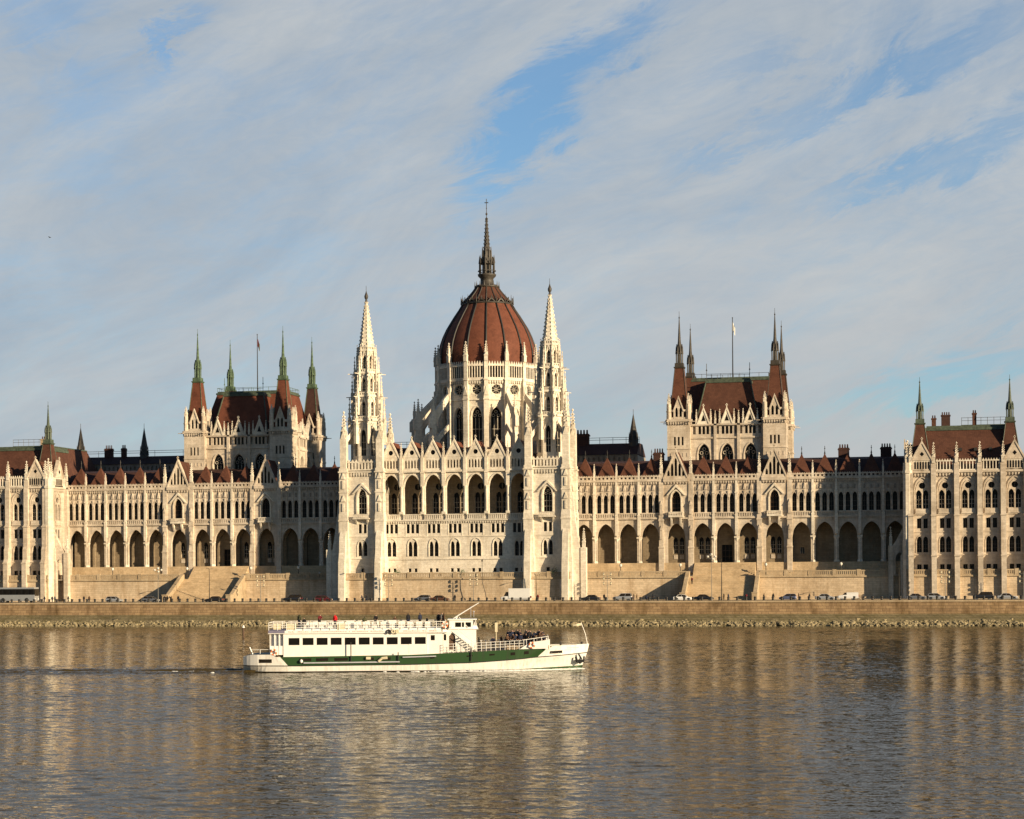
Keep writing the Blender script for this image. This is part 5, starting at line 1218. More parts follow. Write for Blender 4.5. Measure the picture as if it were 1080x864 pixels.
# clouds are warmer and paler low on the right, towards the sunny side
side = N(nt, 'ShaderNodeMapRange', inp={'From Min': px2ae(300, 400)[0], 'From Max': px2ae(900, 400)[0], 'To Min': 0.0, 'To Max': 1.0}); L(nt, az, side.inputs[0])
low = N(nt, 'ShaderNodeMapRange', inp={'From Min': 0.05, 'From Max': 0.22, 'To Min': 1.0, 'To Max': 0.0}); L(nt, el, low.inputs[0])
c2 = N(nt, 'ShaderNodeMix', data_type='RGBA'); L(nt, M_('MULTIPLY', M_('MULTIPLY', side.outputs[0], low.outputs[0]), 0.55), c2.inputs[0]); L(nt, cc.outputs[2], c2.inputs[6]); c2.inputs[7].default_value = (0.54, 0.53, 0.51, 1)
sk = N(nt, 'ShaderNodeMix', data_type='RGBA', blend_type='MULTIPLY', inp={0: 1.0}); L(nt, sky.outputs[0], sk.inputs[6]); sk.inputs[7].default_value = SKY_TINT
bg.inputs[1].default_value = SKY_STR
west = N(nt, 'ShaderNodeMapRange', interpolation_type='SMOOTHSTEP', inp={'From Min': R(35), 'From Max': R(100), 'To Min': 1.1, 'To Max': 0.5}); L(nt, M_('ABSOLUTE', M_('ADD', az, YAW)), west.inputs[0])
sk2 = N(nt, 'ShaderNodeVectorMath', operation='SCALE'); L(nt, sk.outputs[2], sk2.inputs[0]); L(nt, west.outputs[0], sk2.inputs['Scale'])
cs = N(nt, 'ShaderNodeMix', data_type='RGBA', blend_type='MULTIPLY', inp={0: 1.0}); L(nt, c2.outputs[2], cs.inputs[6]); cs.inputs[7].default_value = (CLOUD_K,) * 3 + (1,)
mxs = N(nt, 'ShaderNodeMix', data_type='RGBA'); L(nt, cover, mxs.inputs[0]); L(nt, sk2.outputs[0], mxs.inputs[6]); L(nt, cs.outputs[2], mxs.inputs[7])
L(nt, mxs.outputs[2], bg.inputs[0])

cam = bpy.data.cameras.new('camera'); co = bpy.data.objects.new('camera', cam); col.objects.link(co); scene.camera = co
cam.sensor_width = 36; cam.lens = 1944 / 1080 * 36; cam.clip_start = 1; cam.clip_end = 30000
cam.shift_x = 0.0; cam.shift_y = (598 - 432) / 1080
co.location = (106.5, -432.3, 13.3)
fwd = Vector((-math.sin(YAW), math.cos(YAW), 0)); up = Vector((0, 0, 1)); right = fwd.cross(up)
roll = math.atan(0.0072)
r2 = right * math.cos(roll) - up * math.sin(roll); u2 = up * math.cos(roll) + right * math.sin(roll)
mt = Matrix((r2, u2, -fwd)).transposed().to_4x4(); co.matrix_world = Matrix.Translation(co.location) @ mt
vs = scene.view_settings; vs.view_transform = 'Standard'; vs.look = 'None'; vs.gamma = 1.0; vs.use_curve_mapping = False; vs.exposure = EXPO
scene.cycles.max_bounces = 6; scene.cycles.diffuse_bounces = 3; scene.cycles.glossy_bounces = 3
scene.cycles.use_denoising = True

# ================================================================== PEOPLE
POSES = {
 'stand': dict(j=dict(pelvis=(0, 0, .96), spine=(0, -.01, 1.18), chest=(0, -.01, 1.38), neck=(0, 0, 1.50), head=(0, .02, 1.60), crown=(0, .01, 1.72), shl=(.17, 0, 1.42), ell=(.23, -.02, 1.15), wrl=(.23, .05, .92), hal=(.22, .08, .83), shr=(-.17, 0, 1.42), elr=(-.24, -.02, 1.15), wrr=(-.22, .06, .93), har=(-.21, .1, .84),
        hil=(.09, 0, .92), knl=(.10, .02, .50), anl=(.11, -.02, .09), tol=(.13, .15, .04), hir=(-.09, 0, .92), knr=(-.10, .03, .50), anr=(-.11, 0, .09), tor=(-.14, .16, .04))),
 'walk': dict(j=dict(pelvis=(0, 0, .94), spine=(0, .01, 1.16), chest=(0, .03, 1.36), neck=(0, .05, 1.48), head=(0, .08, 1.58), crown=(0, .07, 1.70), shl=(.17, .02, 1.40), ell=(.22, -.12, 1.16), wrl=(.2, -.05, .94), hal=(.2, -.01, .86), shr=(-.17, .04, 1.40), elr=(-.22, .12, 1.15), wrr=(-.19, .28, 1.0), har=(-.18, .35, .95),
        hil=(.09, 0, .90), knl=(.09, .22, .52), anl=(.1, .26, .10), tol=(.11, .42, .07), hir=(-.09, 0, .90), knr=(-.09, -.04, .48), anr=(-.1, -.30, .14), tor=(-.11, -.18, .04))),
 'lean': dict(j=dict(pelvis=(0, -.05, .95), spine=(0, .05, 1.15), chest=(0, .17, 1.32), neck=(0, .25, 1.42), head=(0, .31, 1.50), crown=(0, .34, 1.61), shl=(.17, .2, 1.35), ell=(.24, .32, 1.10), wrl=(.16, .50, 1.08), hal=(.10, .57, 1.07), shr=(-.17, .2, 1.35), elr=(-.24, .32, 1.10), wrr=(-.16, .50, 1.08), har=(-.10, .57, 1.07),
        hil=(.09, -.05, .91), knl=(.10, 0, .50), anl=(.11, -.06, .09), tol=(.13, .11, .04), hir=(-.09, -.05, .91), knr=(-.10, .0, .50), anr=(-.11, -.1, .09), tor=(-.14, .06, .04))),
 'sit': dict(j=dict(pelvis=(0, 0, .55), spine=(0, -.03, .76), chest=(0, -.02, .96), neck=(0, .01, 1.08), head=(0, .04, 1.18), crown=(0, .03, 1.30), shl=(.17, 0, 1.00), ell=(.24, .06, .75), wrl=(.16, .27, .66), hal=(.13, .35, .63), shr=(-.17, 0, 1.00), elr=(-.24, .06, .75), wrr=(-.16, .27, .66), har=(-.13, .35, .63),
        hil=(.09, .02, .52), knl=(.11, .44, .52), anl=(.11, .42, .09), tol=(.12, .58, .04), hir=(-.09, .02, .52), knr=(-.11, .44, .52), anr=(-.11, .40, .09), tor=(-.12, .56, .04))),
}
BONES = [('pelvis', 'spine', 'coat'), ('spine', 'chest', 'coat'), ('chest', 'neck', 'coat'), ('neck', 'head', 'skin'), ('head', 'crown', 'hair'),
         ('chest', 'shl', 'coat'), ('shl', 'ell', 'coat'), ('ell', 'wrl', 'coat'), ('wrl', 'hal', 'skin'), ('chest', 'shr', 'coat'), ('shr', 'elr', 'coat'), ('elr', 'wrr', 'coat'), ('wrr', 'har', 'skin'),
         ('pelvis', 'hil', 'legs'), ('hil', 'knl', 'legs'), ('knl', 'anl', 'legs'), ('anl', 'tol', 'shoe'), ('pelvis', 'hir', 'legs'), ('hir', 'knr', 'legs'), ('knr', 'anr', 'legs'), ('anr', 'tor', 'shoe')]
RAD = dict(pelvis=.165, spine=.155, chest=.175, neck=.06, head=.098, crown=.075, sh=.085, el=.055, wr=.042, ha=.045, hi=.115, kn=.075, an=.05, to=.045)
BODY = {}
def body(pose):
    if pose in BODY: return BODY[pose]
    j = POSES[pose]['j']; names = list(j)
    me = bpy.data.meshes.new('body'); me.from_pydata([j[n] for n in names], [(names.index(a), names.index(b)) for a, b, _ in BONES], [])
    o = bpy.data.objects.new('body', me); col.objects.link(o)
    o.modifiers.new('s', 'SKIN'); sk = me.skin_vertices[0].data if me.skin_vertices else None
    if sk is None:
        bm = bmesh.new(); bm.from_mesh(me); bm.verts.layers.skin.verify(); bm.to_mesh(me); bm.free(); sk = me.skin_vertices[0].data
    for i, n in enumerate(names):
        r = RAD.get(n, RAD.get(n[:2], .06)); sk[i].radius = (r * (1.25 if n in ('pelvis', 'spine', 'chest') else 1), r * (0.8 if n in ('pelvis', 'spine', 'chest') else 1)); sk[i].use_root = n == 'pelvis'
    ss = o.modifiers.new('u', 'SUBSURF'); ss.levels = 1; ss.render_levels = 1
    dg = bpy.context.evaluated_depsgraph_get(); dg.update()
    ev = bpy.data.meshes.new_from_object(o.evaluated_get(dg))
    vs = [v.co.copy() for v in ev.vertices]; fs = [tuple(p.vertices) for p in ev.polygons]
    zone = []
    for p in ev.polygons:
        c = p.center; best = None
        for a, b_, zn in BONES:
            A_, B_ = Vector(j[a]), Vector(j[b_]); d = B_ - A_; t = max(0, min(1, (c - A_).dot(d) / d.length_squared)); q = (c - A_ - d * t).length
            q /= (RAD.get(a, RAD.get(a[:2], .06)))
            if best is None or q < best[0]: best = (q, zn)
        z = best[1]
        hd = Vector(j['head'])
        if z in ('skin', 'hair') and (c - hd).length < .2: z = 'hair' if (c.z > hd.z + .05 or c.y < hd.y - .01) else 'skin'
        zone.append(z)
    bpy.data.objects.remove(o); BODY[pose] = (vs, fs, zone)
    return BODY[pose]
PMESH = {}
def person(pose, coat, legs, loc, rz, label, group=None, k=1.0, hair='hair_dark'):
    key = (pose, coat, legs, hair)
    if key not in PMESH:
        vs, fs, zn = body(pose); mb = MB(); mb.smooth = True
        mb.v = [tuple(v) for v in vs]; mb.f = list(fs); mm = dict(coat=coat, legs=legs, skin='skin_tone', hair=hair, shoe='cloth_black')
        mb.m = [mm[z] for z in zn]; mb.sm = [True] * len(fs)
        # a face: nose, eyes and ears on the head
        h = Vector(POSES[pose]['j']['head']); mb.mat = 'skin_tone'
        PMESH[key] = mb.mesh('person')
    o = inst(PMESH[key], 'person', None, loc, rz, k)
    return tag(o, label, 'person', group)

# ================================================================== THE PASSENGER BOAT
BY = -203.0
def lerp(t, x):
    if x <= t[0][0]: return t[0][1]
    for (a, b), (c, d) in zip(t, t[1:]):
        if x <= c: return b + (d - b) * (x - a) / (c - a)
    return t[-1][1]
zl = lambda x: lerp([(22, .82), (29, .78), (44, .84), (52, 1.0), (56.6, 1.28), (60.8, 1.58), (68, 2.05)], x)
zd = lambda x: lerp([(22, 2.0), (23.2, 2.3), (26.4, 2.3), (27.0, 2.0), (44, 2.14), (50, 2.35), (56.6, 2.65), (61.9, 2.78), (62.6, 3.1), (68, 3.25)], x)
bd = lambda x: lerp([(22.0, 1.9), (22.8, 2.5), (24, 3.0), (27, 3.4), (58, 3.4), (60, 3.25), (62, 2.8), (64, 2.05), (66, 1.1), (67.3, .45), (68, .05)], x)
bw = lambda x: lerp([(22.3, 1.2), (23, 1.9), (25, 2.8), (28, 3.3), (55, 3.3), (58, 2.9), (61, 2.0), (64, 1.0), (66.3, .35), (67.2, .04), (68, .03)], x)
boat = empty('passenger_boat', (45, BY, 0), 'white two-deck river cruise boat with a green stripe along its hull', 'boat')
hb = MB(); hb.smooth = False
st = [22.1 + i * 0.5 for i in range(92)] + [68.0]
shf = lambda x: -0.5 * math.exp(-((x - 27.5) / 2) ** 2) + 0.6 * math.exp(-((x - 61.35) / 2) ** 2)
def ringpts(x, sg):
    rake = 0.9 * max(0, (x - 64) / 4) ** 2
    return [(x - rake * 1.3, BY + sg * bw(x) * .8, -.9), (x - rake, BY + sg * bw(x), .14 + 0.35 * max(0, (x - 58) / 10)), (x - shf(x) - rake * .35, BY + sg * (bw(x) * .12 + bd(x) * .88), zl(x)), (x - shf(x) - rake * .3, BY + sg * (bw(x) * .1 + bd(x) * .9), zl(x) + .12), (x + shf(x), BY + sg * bd(x), zd(x))]
for i in range(len(st) - 1):
    xm = (st[i] + st[i + 1]) / 2
    for sg in (-1, 1):
        a, c = ringpts(st[i], sg), ringpts(st[i + 1], sg)
        for k, mt_ in enumerate(('green_paint' if xm > 57 else 'black_paint', 'hull_white', 'black_paint', 'hull_green' if 27.5 < xm < 61.4 else 'hull_white')):
            hb.mat = mt_; hb.face([a[k], c[k], c[k + 1], a[k + 1]])
    hb.mat = 'deck'; d0, d1 = zd(st[i]) - (.25 if xm > 62.6 or xm < 26.4 else .02), zd(st[i + 1]) - (.25 if xm > 62.6 or xm < 26.4 else .02)
    hb.face([(st[i], BY - bd(st[i]) * .98, d0), (st[i + 1], BY - bd(st[i + 1]) * .98, d1), (st[i + 1], BY + bd(st[i + 1]) * .98, d1), (st[i], BY + bd(st[i]) * .98, d0)])
hb.mat = 'hull_white'; a, c = ringpts(22.1, -1), ringpts(22.1, 1)
for k in range(4): hb.mat = ('black_paint', 'hull_white', 'black_paint', 'hull_white')[k]; hb.face([a[k], c[k], c[k + 1], a[k + 1]])
hull = build(hb, 'hull', boat)
def side_panel(mb, x0, x1, z0, z1, out=.03, slope_=0.0, n=6):
    for i in range(n):
        xa, xb = x0 + (x1 - x0) * i / n, x0 + (x1 - x0) * (i + 1) / n
        f = lambda x, z: bd(x) + out - (0.04 * (zd(x) - z))
        za, zb = slope_ * (xa - x0), slope_ * (xb - x0)
        p = [(xa, BY - f(xa, z0), z0 + za), (xb, BY - f(xb, z0), z0 + zb), (xb, BY - f(xb, z1), z1 + zb), (xa, BY - f(xa, z1), z1 + za)]
        q = [(x, y + .12, z) for x, y, z in p]
        mb.mesh_part(p + q, [(0, 1, 2, 3), (7, 6, 5, 4), (0, 4, 5, 1), (3, 2, 6, 7), (1, 5, 6, 2), (0, 3, 7, 4)])
for nm, x0, x1, z0, z1, mt_, sl_ in (('hull_window', 24.3, 26.0, 1.25, 1.72, 'boat_glass', 0), ('hull_window', 62.7, 64.3, 2.12, 2.44, 'boat_glass', .03)):
    mb = MB(); mb.mat = mt_; side_panel(mb, x0, x1, z0, z1, .035, sl_); build(mb, nm, hull)
for x0, x1 in ((29.6, 31.2), (31.8, 33.4), (34.2, 36.0), (38.6, 39.4), (40.6, 41.6), (46.8, 47.4), (51.6, 52.4), (54.6, 55.3), (57.4, 58.0), (59.2, 59.8)):
    mb = MB(); mb.mat = 'boat_glass'; side_panel(mb, x0, x1, zl(x0) + .62, zl(x0) + 1.0, .02, .02 if x0 < 45 else .06); build(mb, 'hull_window', hull)
rr = MB(); rr.mat = 'grey_paint'   # rubbing rail with its brackets
rr.tube([(30.2, BY - 3.62, 1.22), (36.5, BY - 3.62, 1.24), (42.8, BY - 3.62, 1.27)], .09, 6); rr.tube([(43.2, BY - 3.6, 1.85), (47.6, BY - 3.6, 1.95)], .08, 6)
for x in (30.4, 33, 36, 39, 42.6): rr.tube([(x, BY - 3.65, 1.23), (x, BY - 3.3, 1.23)], .05, 5)
build(rr, 'rubbing_rail', hull)
for x, z, h in ((36.4, 1.25, 2.6), (42.6, 1.1, 1.4), (52.2, 1.3, 1.7)):
    fe = MB(); fe.mat = 'dark_metal'; fe.tube([(x, BY - 3.55, z), (x, BY - 3.55, z + h)], .07, 5); build(fe, 'fender_post', hull)
fe = MB(); fe.mat = 'cream_paint'; fe.tube([(40.0, BY - 3.7, 1.35), (40.5, BY - 3.7, 1.75), (41.2, BY - 3.7, 1.8)], .16, 6, .2); build(fe, 'rope_fender', hull)
fe = MB(); fe.mat = 'cream_paint'; fe.box(38.4, 39.0, BY - 3.72, BY - 3.5, 1.62, 1.95); build(fe, 'rope_fender', hull)
fe = MB(); fe.mat = 'white_paint'; fe.lathe(29.9, BY - 3.66, [(0.02, 1.2), (.18, 1.3), (.22, 1.45), (.18, 1.6), (.02, 1.7)], 8); build(fe, 'rope_fender', hull)
an = MB(); an.mat = 'black_paint'
an.tube([(66.5, BY - 1.15, 1.95), (66.9, BY - .95, 1.3)], .12, 5); an.prism(FR(0, BY - 1.35, .35), [(62.4, 1.9), (62.0, 1.2), (62.6, 1.05), (63.2, 1.1), (63.5, 1.5), (63.0, 2.1)], 0, 0) if False else None
an.box(66.2, 67.2, BY - 1.25, BY - .75, .9, 1.25); an.tube([(66.1, BY - 1.2, 1.6), (66.25, BY - 1.2, .95), (66.7, BY - 1.1, .8)], .14, 5); an.tube([(67.25, BY - .75, 1.65), (67.2, BY - .8, 1.05), (66.7, BY - 1.1, .8)], .14, 5)
build(an, 'anchor', hull)
nm_ = MB(); nm_.mat = 'grey_paint'   # small faded name lettering on the bow
for i, (dx, w_) in enumerate(((0, .16), (.24, .12), (.42, .2), (.7, .1), (.86, .18), (1.12, .14), (1.34, .2))):
    side_panel(nm_, 65.0 + dx, 65.0 + dx + w_, 2.72 + dx * .02, 2.86 + dx * .02, .012, 0, 1)
for dx, w_ in ((0, .3), (.4, .2), (.7, .3)): side_panel(nm_, 64.7 + dx, 64.7 + dx + w_, 2.5, 2.58, .012, 0, 1)
build(nm_, 'bow_lettering', hull)
bk = MB(); bk.mat = 'white_paint'   # raised forward bulwark
bk.prism(FR(0, BY - 3.36, 0), [(58.6, 2.75), (62.3, 2.8), (62.55, 3.95), (60.0, 3.62)], 0, .1); bk.prism(FR(0, BY + 3.2, 0), [(58.6, 2.75), (62.3, 2.8), (62.55, 3.95), (60.0, 3.62)], 0, .1)
bk.box(62.5, 62.62, BY - 2.75, BY + 2.75, 2.7, 3.95); bk.prism(FR(62.0, BY - 3.3, .85), [(0, 2.7), (.75, 2.7), (.75, 3.95), (0, 3.88)], 0, .1)
bk.mat = 'deck'; bk.box(56.8, 62.5, BY - 2.9, BY + 2.9, 2.7, 3.25)
bk.mat = 'white_paint'
bk.tube([(59.0, BY - 3.3, 3.9), (62.4, BY - 2.85, 4.35)], .045, 5); bk.tube([(62.4, BY - 2.85, 4.35), (62.5, BY + 2.8, 4.35)], .045, 5)
for x in (59.5, 60.5, 61.5, 62.4): bk.tube([(x, BY - 3.26 + max(0, x - 61) * .3, 3.35), (x, BY - 3.26 + max(0, x - 61) * .3, 3.9 + (x - 59) * .132)], .04, 5)
build(bk, 'forward_bulwark', boat)
def lifebuoy(loc, rz=0.0):
    key = 'lifebuoy'
    if key not in WINC:
        mb = MB(); mb.mat = 'orange_ring'; mb.smooth = True; mb.torus((0, 0, 0), .34, .1, 'y', 18, 6)
        mb.mat = 'white_paint'; mb.smooth = False
        for k in range(4): a = k * PI / 2 + .4; mb.box(.34 * math.cos(a) - .11, .34 * math.cos(a) + .11, -.115, .115, .34 * math.sin(a) - .11, .34 * math.sin(a) + .11)
        WINC[key] = mb.mesh(key)
    return inst(WINC[key], 'lifebuoy', boat, loc, rz)
lifebuoy((26.25, BY - 3.15, 2.6)); lifebuoy((48.75, BY - 2.5, 5.95)); lifebuoy((60.2, BY - 3.5, 3.25))
# saloon
fr = FR(0, BY - 2.95, 0); sal = MB(); sal.mat = 'white_paint'
wx = [28.9 + 1.845 * i for i in range(10)]
op_ = [B(x, 1.45, 3.48, 4.4) for x in wx]
W(sal, fr, 27.5, 46.4, 1.95, 4.95, op_, .12); W(sal, FR(0, BY + 2.95, 0), 27.5, 46.4, 1.95, 4.95, op_, -.12)
W(sal, fr, 46.4, 48.45, 2.0, 4.95, [B(47.15, .55, 3.95, 4.62)], .12, .12); W(sal, FR(0, BY + 2.95, 0), 46.4, 48.45, 2.3, 4.95, [], .1, -.12)
for x in (27.5, 46.4): sal.face([(x, BY - 2.95, 2.2), (x, BY + 2.95, 2.2), (x, BY + 2.95, 4.95), (x, BY - 2.95, 4.95)]) if x < 30 else None
sal.box(46.36, 46.44, BY - 2.95, BY - 2.8, 2.2, 4.95); sal.box(44.0, 46.2, BY - 2.97, BY - 2.94, 2.3, 3.5) 
sal.mat = 'grey_paint'; sal.box(25.9, 27.49, BY - 2.6, BY + 2.6, 2.2, 4.9); sal.mat = 'white_paint'
for x in (25.7, 26.3, 26.9): sal.box(x, x + .12, BY - 2.9, BY - 2.75, 2.25, 4.95)
sal.box(25.7, 27.5, BY - 2.85, BY - 2.62, 2.25, 3.4)
sal.mat = 'deck'; sal.box(27.6, 48.4, BY - 2.8, BY + 2.8, 2.1, 2.2)
sal_o = build(sal, 'saloon', boat)
for x in wx:
    windows(sal_o, fr, x, [B(0, 1.45, 3.48, 4.4)], .12, 'window', frame='white_paint', bars=False)
    windows(sal_o, FR(0, BY + 2.95, 0), x, [B(0, 1.45, 3.48, 4.4)], -.02, 'window', frame='white_paint', bars=False)
windows(sal_o, fr, 47.15, [B(0, .55, 3.95, 4.62)], .24, 'window', frame='white_paint', bars=False)
ud = MB(); ud.mat = 'white_paint'; ud.box(25.5, 49.2, BY - 3.15, BY + 3.15, 4.95, 5.02); ud.box(27.7, 48.3, BY - 3.17, BY + 3.17, 5.02, 5.34); ud.box(28.0, 48.2, BY - 2.95, BY + 2.95, 5.34, 5.55); ud.mat = 'violet_cloth'; ud.box(25.55, 27.69, BY - 3.18, BY + 3.18, 5.03, 5.4)
ud.mat = 'pink_print'; x = 28.2
while x < 47.5:
    w_ = rnd.uniform(.10, .26)
    if not (40.7 < x < 43.2) and rnd.random() > .14: ud.box(x, x + w_, BY - 3.182, BY - 3.16, 5.12, 5.12 + rnd.choice((.1, .12, .16)))
    x += w_ + .07
build(ud, 'upper_deck', boat)
ra = MB(); ra.mat = 'white_paint'
for sg in (-1, 1):
    for z in (5.75, 6.05, 6.38): ra.tube([(25.6, BY + sg * 3.1, z), (48.8, BY + sg * 3.1, z)], .035 if z < 6.3 else .05, 4)
    x = 25.6
    while x < 49: ra.tube([(x, BY + sg * 3.1, 5.3), (x, BY + sg * 3.1, 6.4)], .045, 4); x += 1.16
for z in (5.75, 6.05, 6.38): ra.tube([(25.6, BY - 3.1, z), (25.6, BY + 3.1, z)], .04, 4)
build(ra, 'upper_railing', boat)
cv = MB(); cv.mat = 'cream_paint'
for x0, x1 in ((26.2, 27.2), (28.0, 29.2), (34.6, 35.6)): cv.box(x0, x1, BY - 3.05, BY - 3.0, 5.5, 6.2)
build(cv, 'rail_banner', boat)
bn = MB(); bn.mat = 'white_paint'; bn.box(-.36, .36, -.25, .25, .36, .44); bn.box(-.36, .36, .2, .28, .44, .78); bn.box(-.34, -.27, -.22, .22, 0, .36); bn.box(.27, .34, -.22, .22, 0, .36); bn.box(-.36, .36, -.3, -.26, .08, .44)
bnm = bn.mesh('bench')
x = 30.1
while x < 47.2:
    for y in (-2.4, 2.2): inst(bnm, 'bench', boat, (x, BY + y, 5.55), 0 if y < 0 else PI)
    x += 1.17
lk = MB(); lk.mat = 'white_paint'; lk.box(-.5, .5, -.3, .3, 0, .95); lk.box(-.54, .54, -.34, .34, .9, 1.0); lkm = lk.mesh('locker')
for x in (36.2, 41.8): inst(lkm, 'locker', boat, (x, BY - 1.4, 5.55))
dr = MB(); dr.mat = 'dark_metal'; dr.torus((41.35, BY - 3.3, 5.15), .2, .09, 'y', 14, 5); dr.mat = 'cream_paint'; dr.torus((41.95, BY - 3.3, 5.15), .2, .09, 'y', 14, 5); dr.box(42.3, 42.7, BY - 3.35, BY - 3.18, 4.9, 5.4); build(dr, 'floodlight', boat)
# wheelhouse and the stair block under it
wh = MB(); wh.mat = 'white_paint'
f2 = FR(0, BY - 2.0, 0)
W(wh, f2, 48.45, 52.9, 2.1, 5.3, [A(49.7, .85, 2.5, 4.4, 4.85, 4), B(48.75, .34, 3.9, 4.7)], .2); wh.box(48.45, 52.9, BY - 1.78, BY + 2.0, 2.4, 5.3)
wh.box(49.2, 53.2, BY - 2.15, BY + 2.15, 5.3, 5.4)
W(wh, FR(0, BY - 1.8, 0), 49.3, 52.5, 5.4, 6.5, [B(50.5, .8, 5.6, 6.2), B(51.15, .3, 5.6, 6.2), B(51.85, .72, 5.6, 6.2)], .1)
W(wh, FR(0, BY + 1.8, 0), 49.3, 52.5, 5.4, 6.5, [B(50.5, .8, 5.6, 6.2), B(51.85, .72, 5.6, 6.2)], -.1)
wh.box(49.3, 49.38, BY - 1.8, BY + 1.8, 5.4, 6.5)
wh.mesh_part([(52.5, BY - 1.8, 5.4), (53.1, BY - 1.6, 5.4), (53.1, BY + 1.6, 5.4), (52.5, BY + 1.8, 5.4), (52.5, BY - 1.8, 5.75), (53.0, BY - 1.6, 5.75), (53.0, BY + 1.6, 5.75), (52.5, BY + 1.8, 5.75)], [(0, 1, 5, 4), (1, 2, 6, 5), (2, 3, 7, 6)])
wh.box(49.1, 53.0, BY - 1.95, BY + 1.95, 6.5, 6.62)
for y in (-1.58, -.5, .5, 1.58): wh.tube([(53.0, BY + y, 5.7), (52.75, BY + y, 6.52)], .05, 4)
who = build(wh, 'wheelhouse', boat)
for x, w_ in ((50.5, .8), (51.15, .3), (51.85, .72)): windows(who, FR(0, BY - 1.8, 0), x, [B(0, w_, 5.6, 6.2)], .1, 'window', frame='white_paint', bars=False)
ws = MB(); ws.mat = 'boat_glass'; ws.mesh_part([(52.97, BY - 1.55, 5.75), (52.97, BY + 1.55, 5.75), (52.76, BY + 1.5, 6.5), (52.76, BY - 1.5, 6.5), (52.5, BY - 1.78, 5.75), (52.5, BY - 1.78, 6.5)], [(0, 1, 2, 3), (4, 0, 3, 5)]); build(ws, 'windscreen', who)
dm = MB(); dm.mat = 'dark_wood'; dm.prism(FR(49.7, BY - 1.82, 0), [(-.42, 2.65), (.42, 2.65), (.42, 4.4), (0, 4.85), (-.42, 4.4)], 0, .03); build(dm, 'door', who)
windows(who, f2, 48.75, [B(0, .34, 3.9, 4.7)], .2, 'window', frame='white_paint', bars=False)
sm = MB(); sm.mat = 'white_paint'
for i in range(7): sm.box(50.6 + i * .32, 51.1 + i * .32, BY - 2.75, BY - 2.05, 4.2 - i * .26, 4.26 - i * .26)
sm.tube([(50.5, BY - 2.75, 4.5), (52.9, BY - 2.75, 2.6)], .05, 5); sm.tube([(50.5, BY - 2.75, 5.3), (52.9, BY - 2.75, 3.4)], .04, 5)
build(sm, 'stair_flight', boat)
for sg in (-1, 1):
    fr_ = MB(); fr_.mat = 'white_paint'
    for z in (.45, .8, 1.15): fr_.tube([(48.6, BY + sg * 3.25, 2.3 + z), (53, BY + sg * 3.25, 2.45 + z), (59.2, BY + sg * 3.2, 2.72 + z)], .035, 4)
    x = 48.6
    while x < 59.2: fr_.tube([(x, BY + sg * 3.25, zd(x)), (x, BY + sg * 3.25, zd(x) + 1.18)], .04, 4); x += .62
    build(fr_, 'foredeck_railing', boat)
bo = MB(); bo.mat = 'white_paint'; bo.tube([(49.5, BY - .6, 6.4), (50.4, BY - .6, 7.0), (53.3, BY - .6, 8.7)], .1, 6, .06); bo.tube([(49.6, BY - 1.9, 5.5), (50.4, BY - 1.2, 6.9)], .05, 5); bo.tube([(51.8, BY - 1.9, 5.5), (50.6, BY - 1.2, 6.9)], .05, 5)
build(bo, 'folding_mast', boat)
for x, y, h in ((52.2, 0, 8.2), (52.6, .7, 7.6)): ae = MB(); ae.mat = 'grey_paint'; ae.tube([(x, BY + y, 6.8), (x, BY + y, h)], .03, 4); ae.frust(x, BY + y, 6, .1, .1, h - .15, h); build(ae, 'aerial', boat)
fs_ = MB(); fs_.mat = 'white_paint'; fs_.tube([(67.75, BY, 3.2), (67.5, BY, 4.5), (66.95, BY, 6.0)], .05, 5, .03); fs_.mat = 'cream_paint'
fs_.mesh_part([(66.95, BY, 5.95), (66.3, BY - .1, 5.85), (65.8, BY + .05, 5.75), (65.9, BY + .02, 5.53), (66.4, BY - .08, 5.55), (67.05, BY, 5.65)], [(0, 1, 4, 5), (1, 2, 3, 4)])
build(fs_, 'bow_flagstaff', boat)
for x, y in ((67.0, 0), (64.2, .5)): bl = MB(); bl.mat = 'dark_metal'; bl.frust(x, BY + y - .3, 6, .12, .12, 2.95, 3.5); bl.frust(x, BY + y + .3, 6, .12, .12, 2.95, 3.5); bl.box(x - .1, x + .1, BY + y - .35, BY + y + .35, 2.9, 3.05); build(bl, 'mooring_bitt', boat)
sb = MB(); sb.mat = 'white_paint'; sb.tube([(23.3, BY - 1.5, 2.3), (22.9, BY - 1.5, 3.2)], .09, 5); sb.tube([(23.2, BY - 2.4, 2.9), (25.7, BY - 2.7, 2.95)], .04, 4); sb.tube([(24.4, BY - 2.6, 2.4), (24.4, BY - 2.6, 2.95)], .04, 4); build(sb, 'stern_railing', boat)
mp_ = MB(); mp_.mat = 'cream_paint'; mp_.box(55.4, 55.75, BY - 1.0, BY - .9, 4.9, 6.1); mp_.tube([(55.55, BY - .95, 2.9), (55.55, BY - .95, 5.0)], .06, 5); build(mp_, 'notice_board', boat)

BPIV, BANG = Vector((36.0, BY, 0)), R(13.5)
def aboard(p):
    p = Vector((22 + (p[0] - 22) * .972, p[1], p[2]))
    return tuple(BPIV + Matrix.Rotation(BANG, 3, 'Z') @ (p - BPIV))
bp0 = Vector((45, BY, 0)); boat.location = aboard(bp0); boat.rotation_euler = (0, 0, BANG); boat.scale = (.972, 1, 1)
